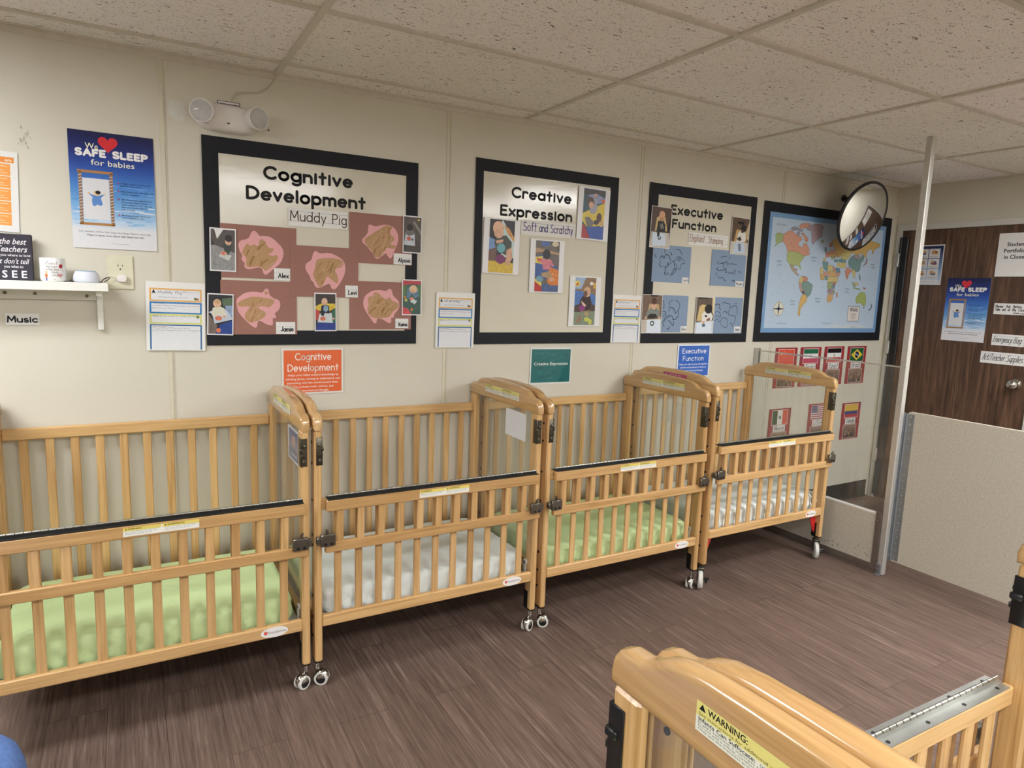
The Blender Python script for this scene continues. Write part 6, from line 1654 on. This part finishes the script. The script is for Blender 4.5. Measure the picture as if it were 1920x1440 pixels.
flag_card('mexico', 3.815, 0.631, 'Mexico', 'red card with a green white red vertical flag labelled Mexico', 5)
flag_card('usa', 4.240, 0.644, 'USA', 'red card with a stars and stripes flag labelled USA', 6)
flag_card('col', 4.635, 0.630, 'Colombia', 'red card with a yellow blue red flag labelled Colombia', 7)
# ------------------------------------------------------------------ papers on the door
DX_ = XR - 0.0125
def d_cards(p, w, h):
    p.vgrad(-w * .47, -h * .47, w * .94, h * .94, [(0, (206, 214, 226)), (.4, (120, 150, 196)), (1, (30, 40, 76))], 1, 24)
    for r in range(3):
        for c in range(2):
            x, y = -w * .36 + c * w * .38, h * .42 - (r + 1) * h * .255
            p.rect(x, y, w * .355, h * .235, (214, 214, 216), 2)
            cols = [(150, 84, 60), (90, 96, 150), (206, 170, 110)]
            p.ellipse(x + w * .18, y + h * .14, w * .10, h * .045, cols[r], 3); p.ellipse(x + w * (.14 if c else .22), y + h * .17, w * .05, h * .035, (200, 160, 120), 4)
            p.ellipse(x + w * .20, y + h * .11, w * .09, h * .022, cols[(r + 1 + c) % 3], 4)
            p.rect(x + w * .04, y + h * .035, w * .27, h * .008, (130, 130, 136), 3); p.rect(x + w * .04, y + h * .018, w * .2, h * .006, (150, 150, 156), 3)
    p.rect(-w * .36, -h * .44, w * .76, h * .07, (220, 220, 222), 2)
    p.rect(-w * .1, -h * .42, w * .4, h * .007, (130, 130, 136), 3)
sheet('picture_card_sheet', DX_, -0.271, 1.822, 0.216, 0.287, 'blue edged sheet of six picture cards on the door, half behind the pole', 'poster', wall='right', col=(222, 222, 224), mat=P_LAM, draw=d_cards)
sheet('safe_sleep_poster', DX_, -0.568, 1.507, 0.280, 0.441, 'matte blue Safe Sleep poster with a red heart, on the brown door', 'poster', wall='right', col=(222, 222, 226), mat=P_SATIN, draw=d_safe)
def d_stu(p, w, h):
    for j, s in enumerate(('Student', 'Portfolios', 'in Closet')):
        p.text(s, 0, h * (.20 - .145 * j), h * .125, (34, 34, 38), 1, bold=.018, align='c')
sheet('notice_sheet', DX_, -0.829, 1.880, 0.216, 0.285, 'white sheet printed Student Portfolios in Closet on the door', 'sign', wall='right', draw=d_stu)
def d_ask(p, w, h):
    c = (40, 40, 44)
    for s, x0, x1, y, seed in (('Please', -.46, -.24, .10, 1), ('Ask', -.17, -.04, .10, 2), ('Before', .03, .26, .10, 3), ('You', .32, .46, .10, 8), ('Take', -.46, -.32, -.18, 4), ('out', -.27, -.16, -.18, 5), ('of', -.11, -.04, -.18, 6), ('My', .02, .12, -.18, 7), ('Closet', .18, .44, -.18, 9)):
        p.hand(s, w * x0, w * x1, h * y, h * .26, .0030, c, 1, jit=.03, seed=seed)
    p.hand('thank you', w * .05, w * .34, -h * .42, h * .16, .0022, c, 1, jit=.03)
sheet('handwritten_strip', DX_, -0.852, 1.523, 0.214, 0.074, 'white strip handwritten Please Ask Before You Take out of My Closet', 'sign', wall='right', draw=d_ask, tilt=0.0)
def d_eme(p, w, h):
    ruled(p, w, h); c = (44, 44, 48)
    p.hand('Emergency', -w * .46, w * .12, -h * .22, h * .54, .0030, c, 2, slant=.25, jit=.015); p.hand('Bag', w * .17, w * .40, -h * .22, h * .54, .0030, c, 2, slant=.25, jit=.015)
sheet('handwritten_strip', DX_, -0.853, 1.316, 0.193, 0.076, 'white ruled strip handwritten Emergency Bag', 'sign', wall='right', draw=d_eme)
def d_art(p, w, h):
    ruled(p, w, h); c = (44, 44, 48)
    p.hand('Art/Teacher', -w * .46, w * .04, -h * .24, h * .58, .0030, c, 2, slant=.22, jit=.015); p.hand('Supplies', w * .09, w * .44, -h * .24, h * .58, .0030, c, 2, slant=.22, jit=.015)
sheet('handwritten_strip', DX_, -0.836, 1.192, 0.268, 0.079, 'white ruled strip handwritten Art and Teacher Supplies, lowest on the door', 'sign', wall='right', draw=d_art)

# ------------------------------------------------------------------ sheets on the clear crib ends
def end_sheet(name, crib_x, y, z, w, h, label, draw, col, mat=None, tilt=0.0):
    p = Print(Frame((0, -PAPER_T, 0), (1, 0, 0), (0, 0, 1), (0, -1, 0)))
    p.box((-w / 2, -PAPER_T, -h / 2), (w / 2, 0, h / 2), col=lin(col))
    if draw: draw(p, w, h)
    o = p.build(name, mat or P_MATTE, None, (crib_x, y, z), (0, tilt, -math.pi / 2))
    return tag(o, label, 'paper')
def d_note(p, w, h):
    for j in range(6):
        p.rect(-w * .36, h * (.30 - .11 * j), w * (.7 - .1 * (j % 3)), .001, (206, 206, 210), 1)
end_sheet('note_sheet', 1.3795, -0.465, 0.920, 0.185, 0.125, 'blank looking white note taped inside the second crib end panel', d_note, (222, 223, 226), tilt=0.01)
def d_card(p, w, h):
    p.rect(-w * .42, -h * .44, w * .84, h * .88, (112, 116, 136), 1)
    p.vgrad(-w * .40, -h * .10, w * .80, h * .50, [(0, (150, 140, 150)), (1, (92, 104, 136))], 2, 10)
    p.ellipse(0, h * .12, w * .16, h * .16, (176, 150, 140), 3)
    p.text('ALLERGIES', 0, -h * .33, h * .10, (206, 206, 210), 3, bold=.02, align='c', fitw=w * .6)
end_sheet('photo_card', 0.3785, -0.500, 0.915, 0.200, 0.130, 'small bluish photo card taped inside the left crib end panel', d_card, (196, 198, 204), P_PHOTO)
mb = MB(); mb.box((-0.085, -0.0008, -0.060), (0.085, 0, 0.060))
o = mb.build('clear_sleeve', SLEEVE, None, (2.3895, -0.420, 0.905), (0, 0, -math.pi / 2))
tag(o, 'empty clear plastic sleeve on the third crib end panel', 'sleeve')
# pink sticker outside the fourth crib's left end cap
p = Print(Frame((0, 0, 0), (0, -1, 0), (0, 0, 1), (-1, 0, 0)))
p.rect(-0.090, -0.016, 0.180, 0.032, (186, 90, 122), 0)
p.ellipse(-0.066, 0.004, 0.004, 0.004, (232, 206, 214), 1); p.stroke([(-0.072, -0.010), (-0.066, 0.0), (-0.060, -0.010)], 0.003, (232, 206, 214), 1); p.stroke([(-0.074, 0.002), (-0.058, -0.001)], 0.003, (232, 206, 214), 1)
p.text('EVACUATION CRIB', -0.045, 0.002, 0.010, (232, 206, 214), 1, fitw=0.090); p.text('USE IN EMERGENCY', -0.045, -0.010, 0.010, (232, 206, 214), 1, fitw=0.105)
st = p.build('pink_sticker', P_SATIN, crib_e, (-0.0046, 0.300, CAPB + 0.065)); st['label'] = 'pink sticker'

# ------------------------------------------------------------------ shelf and what stands on it
SX0, SX1 = -1.02, -0.213
shelf = tag(empty('wall_shelf', (SX1, 0, 1.472)), 'white painted shelf with a bracket on the left of the wall', 'shelf')
def smb(name, mat, a, b, bev=0.001):
    mb = MB(); mb.box((a[0] - SX1, a[1], a[2] - 1.472), (b[0] - SX1, b[1], b[2] - 1.472), bev); return mb.build(name, mat, shelf)
smb('shelf_board', WHITE_PAINT, (SX0, -0.150, 1.4735), (SX1, -0.001, 1.5045), 0.0015)
smb('cleat', WHITE_PAINT, (SX0 + 0.04, -0.018, 1.437), (-0.256, -0.001, 1.4733))
for x in (-0.2555, SX0 + 0.022):
    mb = MB(); mb.box((x - SX1, -0.020, 1.323 - 1.472), (x + 0.020 - SX1, -0.001, 0.0012), 0.001); mb.box((x - SX1 + 0.001, -0.110, 1.455 - 1.472), (x + 0.019 - SX1, -0.020, 0.0008), 0.001)
    mb.build('bracket', WHITE_PAINT, shelf)
for x, z in ((-0.54, 1.459), (-0.450, 1.458), (-0.287, 1.453)):
    mb = MB(); mb.lathe([(0.0062, 0), (0.0056, 0.003), (0.002, 0.0042), (0, 0.0035)], 12, Matrix.Translation((x - SX1, -0.018, z - 1.472)) @ Matrix.Rotation(math.pi / 2, 4, 'X'))
    mb.build('screw', BRASS_SCREW, shelf)

# box sign
TOPZ = 1.5047
p = Print(Frame((0, -0.0255, 0), (1, 0, 0), (0, 0, 1), (0, -1, 0)))
p.box((-0.0685, -0.0255, 0.0), (0.0685, 0.0, 0.164), 0.001, col=lin((60, 56, 66)))
wc = (228, 226, 230)
for t_, xr_, zz_, sz_, wd_, sh_, bo_ in (('the best', .050, .127, .030, .078, .3, .008), ('Teachers', .052, .100, .030, .092, .3, .008), ('show you where to look', .064, .084, .0125, .117, 0, .012),
                                   ("but don't tell", .055, .058, .026, .104, .25, .008), ('you what to', .040, .043, .014, .056, 0, .012)):
    p.text(t_, xr_, zz_, sz_, wc, 1, align='r', shear=sh_, bold=bo_, fitw=wd_)
p.text('S E E', .050, .008, .036, wc, 1, align='r', bold=.02, fitw=.073)
tag(p.build('box_sign', P_MATTE, None, (-0.516, -0.030, TOPZ), (math.radians(-3), 0, 0)), 'dark box sign with white teacher quote standing on the shelf', 'sign')

# mug
mb = MB()
MX, MY = -0.385, -0.088
mb.lathe([(0.0, 0.004), (0.030, 0.003), (0.034, 0.0), (0.0385, 0.004), (0.040, 0.012), (0.040, 0.082), (0.0392, 0.0845), (0.0375, 0.0845), (0.0368, 0.082), (0.0368, 0.012), (0.030, 0.008), (0.0, 0.008)], 40)
mug = mb.build('mug', simple('white_glazed_ceramic', (234, 234, 232), 0.15, noise=0.01), None, (MX, MY, TOPZ))
tag(mug, 'white mug printed with a red apple and heart, on the shelf', 'mug')
mb = MB(); mb.tube([(0.037, 0, 0.066), (0.052, 0, 0.070), (0.064, 0, 0.058), (0.066, 0, 0.042), (0.058, 0, 0.026), (0.038, 0, 0.018)], 0.0052, 10)
hd = mb.build('handle', mug.data.materials[0], mug); hd.rotation_euler = (0, 0, math.radians(75))
p = Print(Tube((0, 0, 0), 0.040, math.radians(-90 + 8)))
gc = (96, 92, 96)
for j, (s, x, wd) in enumerate((('It takes a', -0.024, 0.036), ('big heart', -0.022, 0.034), ('to help shape', -0.025, 0.042), ('little', -0.006, 0.020), ('minds', -0.006, 0.022))):
    p.text(s, x, 0.061 - 0.0105 * j, 0.0105, gc, 1, fitw=wd)
p.ellipse(0.0235, 0.0555, 0.0068, 0.0075, (176, 40, 46), 2); p.poly([(0.023, 0.062), (0.026, 0.068), (0.0245, 0.062)], (70, 110, 50), 2)
for k, cx, cz, r, c in ((0, 0.020, 0.0225, 0.0085, (206, 84, 96)), (1, 0.020, 0.0225, 0.006, (236, 232, 232)), (2, 0.020, 0.0225, 0.0042, (190, 60, 76))):
    p.poly([(cx + r * (16 * math.sin(t) ** 3) / 16, cz + r * (13 * math.cos(t) - 5 * math.cos(2 * t) - 2 * math.cos(3 * t) - math.cos(4 * t)) / 16) for t in [2 * math.pi * i / 30 for i in range(30)]], c, 2 + k)
p.poly([(-0.026, 0.010), (-0.021, 0.010), (-0.019, 0.024), (-0.024, 0.030), (-0.029, 0.024)], (206, 120, 70), 2); p.ellipse(-0.023, 0.033, 0.004, 0.004, (232, 190, 120), 3); p.rect(-0.0255, 0.003, 0.004, 0.009, (60, 80, 150), 2)
for x, z in ((-0.018, 0.070), (0.010, 0.069), (0.002, 0.008), (0.030, 0.040)): star(p, x, z, 0.0026, (130, 80, 110), 2)
p.build('print', P_SATIN, mug)

# round speaker
mb = MB()
mb.lathe([(0.0, 0.0), (0.036, 0.0), (0.0405, 0.004), (0.0425, 0.014), (0.0415, 0.024), (0.0375, 0.034), (0.0325, 0.0405), (0.0305, 0.0415), (0.0, 0.0415)], 40)
sp_ = mb.build('smart_speaker', simple('pale_grey_speaker_cloth', (214, 218, 230), 0.7, noise=0.04, scale=400), None, (-0.283, -0.082, TOPZ))
tag(sp_, 'small pale round speaker on the right end of the shelf', 'speaker')
mb = MB(); mb.lathe([(0.0315, 0.0412), (0.0318, 0.0428), (0.0285, 0.0432), (0.0280, 0.0420)], 40)
mb.build('light_ring', simple('blue_ring', (96, 150, 190), 0.3), sp_)
mb = MB(); mb.lathe([(0.0282, 0.0412), (0.026, 0.0422), (0.0, 0.0424)], 40)
mb.build('top_plate', simple('speaker_top', (150, 160, 176), 0.4), sp_)
mb = MB()
mb.tube([(-0.350, -0.120, TOPZ + 0.0022), (-0.338, -0.126, TOPZ + 0.004), (-0.326, -0.128, TOPZ + 0.008), (-0.330, -0.112, TOPZ + 0.006), (-0.338, -0.060, TOPZ + 0.003), (-0.300, -0.030, TOPZ + 0.003), (-0.256, -0.032, TOPZ + 0.003),
         (-0.236, -0.060, TOPZ + 0.003), (-0.228, -0.080, TOPZ + 0.014), (-0.214, -0.070, TOPZ + 0.022), (-0.208, -0.050, TOPZ + 0.020), (-0.214, -0.036, TOPZ + 0.013), (-0.226, -0.050, TOPZ + 0.004)], 0.0017, 8)
tag(mb.build('power_cord', BLACK_PLASTIC, None), 'thin black cord looping round the speaker on the shelf', 'cord')

# outlet
ou = tag(empty('wall_outlet', (-0.172, 0, 1.547)), 'ivory wall outlet below the poster with a plug in its lower socket', 'outlet')
mb = MB(); mb.box((-0.0455, -0.006, -0.066), (0.0455, 0.0, 0.066), 0.004); mb.build('cover_plate', IVORY_PLASTIC, ou)
mb = MB(); mb.prism([(0.0172 * math.cos(t), 0.023 + max(-0.0135, min(0.0135, 0.0172 * math.sin(t)))) for t in [2 * math.pi * i / 28 for i in range(28)]], 1, -0.0075, -0.005)
so = mb.build('socket', IVORY_PLASTIC, ou)
mb = MB()
mb.box((-0.0085, -0.0081, 0.021), (-0.0062, -0.0076, 0.031)); mb.box((0.0062, -0.0081, 0.022), (0.0082, -0.0076, 0.030)); mb.prism([(0.0026 * math.cos(t), 0.0125 + 0.0032 * math.sin(t)) for t in [2 * math.pi * i / 12 for i in range(12)]], 1, -0.0081, -0.0076)
mb.build('slot', BLACK_PLASTIC, so)
mb = MB(); mb.prism([(0.004 + 0.0175 * math.cos(t), -0.023 + max(-0.0140, min(0.0140, 0.0175 * math.sin(t)))) for t in [2 * math.pi * i / 28 for i in range(28)]], 1, -0.022, -0.005, bev=0.002)
mb.tube([(-0.012, -0.015, -0.022), (-0.030, -0.020, -0.018), (-0.046, -0.030, -0.016)], 0.0018, 8)
mb.build('plug', OFF_WHITE_PLASTIC, ou)

# ------------------------------------------------------------------ emergency light
em = tag(empty('emergency_light', (0.232, 0, 2.186)), 'white twin head emergency light above the pig board', 'emergency light')
mb = MB()
nu, nv = 40, 20
vs, fs = [], []
for i in range(nv + 1):
    th = math.pi * i / nv - math.pi / 2           # -z .. z
    for j in range(nu + 1):
        ph = math.pi * j / nu                      # left .. front .. right
        cx_, cz_ = math.cos(ph), math.sin(th)
        x = 0.122 * math.copysign(abs(cx_) ** 0.8, cx_) * max(0.0, math.cos(th)) ** 0.45
        y = -0.062 * math.sin(ph) ** 0.6 * max(0.0, math.cos(th)) ** 0.45
        z = 0.058 * cz_ if cz_ < 0 else 0.050 * cz_
        vs.append((x, y, z - 0.002))
for i in range(nv):
    for j in range(nu):
        a = i * (nu + 1) + j
        fs.append((a, a + 1, a + nu + 2, a + nu + 1))
mb.add(vs, fs, None, True)
mb.build('housing', OFF_WHITE_PLASTIC, em, weld=True)
for sx, az in ((-1, -0.35), (1, 0.42)):
    M = Matrix.Translation((sx * 0.092, -0.052, 0.002)) @ Matrix.Rotation(az, 4, 'Z') @ Matrix.Rotation(math.radians(90 + 4), 4, 'X') @ Matrix.Scale(1.1, 4)
    mb = MB(); mb.lathe([(0.020, -0.020), (0.034, -0.008), (0.0405, 0.020), (0.041, 0.036), (0.0385, 0.0375), (0.036, 0.034), (0.028, 0.014), (0.010, 0.004), (0.0, 0.003)], 32, M)
    hd_ = mb.build('lamp_head', OFF_WHITE_PLASTIC, em)
    mb = MB(); mb.lathe([(0.0375, 0.0350), (0.030, 0.0395), (0.015, 0.0425), (0.0, 0.0433)], 32, M)
    mb.build('lens', LENS, hd_)
    mb = MB(); mb.lathe([(0.0, 0.006), (0.008, 0.007), (0.009, 0.016), (0.004, 0.022), (0.0, 0.023)], 16, M)
    mb.build('bulb', CHROME, hd_)
mb = MB(); mb.box((-0.042, -0.048, 0.044), (0.042, -0.040, 0.056), 0.001); lb_ = mb.build('label_bar', OFF_WHITE_PLASTIC, em)
mb = MB(); rect_frame(mb, (-0.043, 0.0445, 0.043, 0.0565), (-0.040, 0.0472, 0.040, 0.0545), -0.0490, -0.0482); mb.build('label_rule', BLACK_PLASTIC, lb_)
mb = MB(); mb.lathe([(0.005, 0.0), (0.004, 0.002), (0.0, 0.0025)], 12, Matrix.Translation((-0.004, -0.0585, -0.030)) @ Matrix.Rotation(math.pi / 2, 4, 'X') @ Matrix.Diagonal((1.2, 0.6, 1, 1))); mb.build('test_button', BLACK_PLASTIC, em)
mb = MB(); mb.tube([(0.012, -0.022, 0.050), (0.018, -0.010, 0.078), (0.036, -0.006, 0.106), (0.070, -0.004, 0.113), (0.120, -0.004, 0.120), (0.155, -0.004, 0.142), (0.180, -0.004, 0.172), (0.196, -0.004, 0.205), (0.203, -0.005, 0.212)], 0.0032, 10)
w_ = mb.build('conduit_wire', simple('beige_painted_wire', (196, 190, 170), 0.5), em)

# spackle patch and old screws in the wall beside the light
rs = random.Random(2)
mb = MB()
mb.add([(0.045 + 0.033 * math.cos(t) * rs.uniform(.85, 1.1), -0.0008, 2.188 + 0.040 * math.sin(t) * rs.uniform(.85, 1.1)) for t in [2 * math.pi * i / 22 for i in range(22)]], [tuple(range(22))])
struct(mb.build('trim_wall_patch', simple('pale_spackle', (212, 212, 204), 0.6)))
for x, z, lb in ((0.106, 2.232, 'small dark screw in the wall left of the emergency light'), (0.392, 2.164, 'small dark screw in the wall right of the emergency light')):
    mb = MB(); mb.lathe([(0.0048, 0.0), (0.0042, 0.002), (0.0, 0.0022)], 12, Matrix.Translation((x, 0, z)) @ Matrix.Rotation(math.pi / 2, 4, 'X'))
    tag(mb.build('wall_screw', BRASS_SCREW, None), lb, 'screw', 'old wall screws')
mb = MB()
for k in range(16):
    a = rs.uniform(0, 3.1)
    x, z = -0.452 + rs.gauss(0, 0.010), 2.000 + rs.gauss(0, 0.022)
    r = rs.uniform(0.003, 0.009)
    mb.add([(x + r * math.cos(t + a) * 0.5, -0.0005, z + r * math.sin(t)) for t in (0, 1.2, 2.4, 3.6, 4.9)], [(0, 1, 2, 3, 4)])
struct(mb.build('trim_wall_scuff', simple('grey_scuff', (168, 162, 146), 0.6)))

# ------------------------------------------------------------------ convex mirror
mc = Vector((4.190, -0.225, 2.107))
nrm = Vector((-0.015, -0.955, -0.295)).normalized()
mir = empty('convex_mirror', mc)
mir.rotation_euler = nrm.to_track_quat('Z', 'Y').to_euler()
tag(mir, 'round convex safety mirror with black rim tilted down from the wall over the map', 'mirror')
Rm = 0.228
prof = []
bulge = 0.040
Rs = (Rm ** 2 + bulge ** 2) / (2 * bulge)
for i in range(25):
    r = Rm * (1 - i / 24)
    prof.append((r, math.sqrt(Rs ** 2 - r ** 2) - (Rs - bulge)))
mb = MB(); mb.lathe(prof, 72); mb.build('mirror_dome', MIRROR, mir)
mb = MB(); mb.lathe([(Rm - 0.003, 0.0035), (Rm + 0.001, 0.0065), (Rm + 0.006, 0.003), (Rm + 0.007, -0.008), (Rm + 0.003, -0.014), (Rm - 0.003, -0.012)], 72); mb.build('rim', BLACK_RUBBER, mir)
mb = MB(); mb.lathe([(Rm, -0.010), (Rm * 0.8, -0.030), (Rm * 0.4, -0.045), (0.0, -0.050)], 48); mb.build('back_shell', BLACK_PLASTIC, mir)
# arm from the mirror's back to a foot on the wall
inv = mir.rotation_euler.to_matrix().inverted()
def tl(v): return inv @ (Vector(v) - mc)
mb = MB(); mb.tube([tl(mc - nrm * 0.046), tl(mc - nrm * 0.085), tl((4.235, -0.07, 2.225)), tl((4.275, -0.045, 2.255)), tl((4.282, -0.008, 2.258))], 0.009, 12)
mb.tube([tl((4.282, -0.012, 2.258)), tl((4.282, -0.0035, 2.258))], 0.024, 20)
mb.build('mounting_arm', BLACK_PLASTIC, mir)

# ------------------------------------------------------------------ blue padded seat cut by the lower left corner
bl = tag(empty('padded_stool', (-0.658, -1.45, 0)), 'blue upholstered rounded seat just entering the lower left corner', 'stool')
def sq_lathe(mb, a, b, prof, n=48, e=3.2):
    v = []
    for ins, z in prof:
        for k in range(n):
            t = 2 * math.pi * k / n
            c, s = math.cos(t), math.sin(t)
            v.append(((a - ins) * math.copysign(abs(c) ** (2 / e), c), (b - ins) * math.copysign(abs(s) ** (2 / e), s), z))
    f = [(i * n + k, i * n + (k + 1) % n, (i + 1) * n + (k + 1) % n, (i + 1) * n + k) for i in range(len(prof) - 1) for k in range(n)]
    mb.add(v, f, None, True)
    o = len(mb.v) - len(v)
    mb.f += [[o + k for k in range(n)][::-1], [o + (len(prof) - 1) * n + k for k in range(n)]]; mb.c += [None, None]; mb.sm += [True, True]; mb.mi += [0, 0]
mb = MB(); sq_lathe(mb, 0.27, 0.27, [(0.05, 0.33), (0.012, 0.335), (0.0, 0.36), (0.0, 0.42), (0.008, 0.45), (0.03, 0.478), (0.07, 0.494), (0.13, 0.502), (0.2, 0.505)])
mb.build('cushion', BLUE_FABRIC, bl)
mb = MB(); sq_lathe(mb, 0.25, 0.25, [(0.0, 0.10), (0.0, 0.33)]); mb.build('base', BLUE_FABRIC, bl)
for sx in (-1, 1):
    for sy in (-1, 1):
        mb = MB(); mb.tube([(sx * 0.18, sy * 0.18, 0.0), (sx * 0.18, sy * 0.18, 0.10)], [0.016, 0.022], 14); mb.build('foot', WZ, bl)
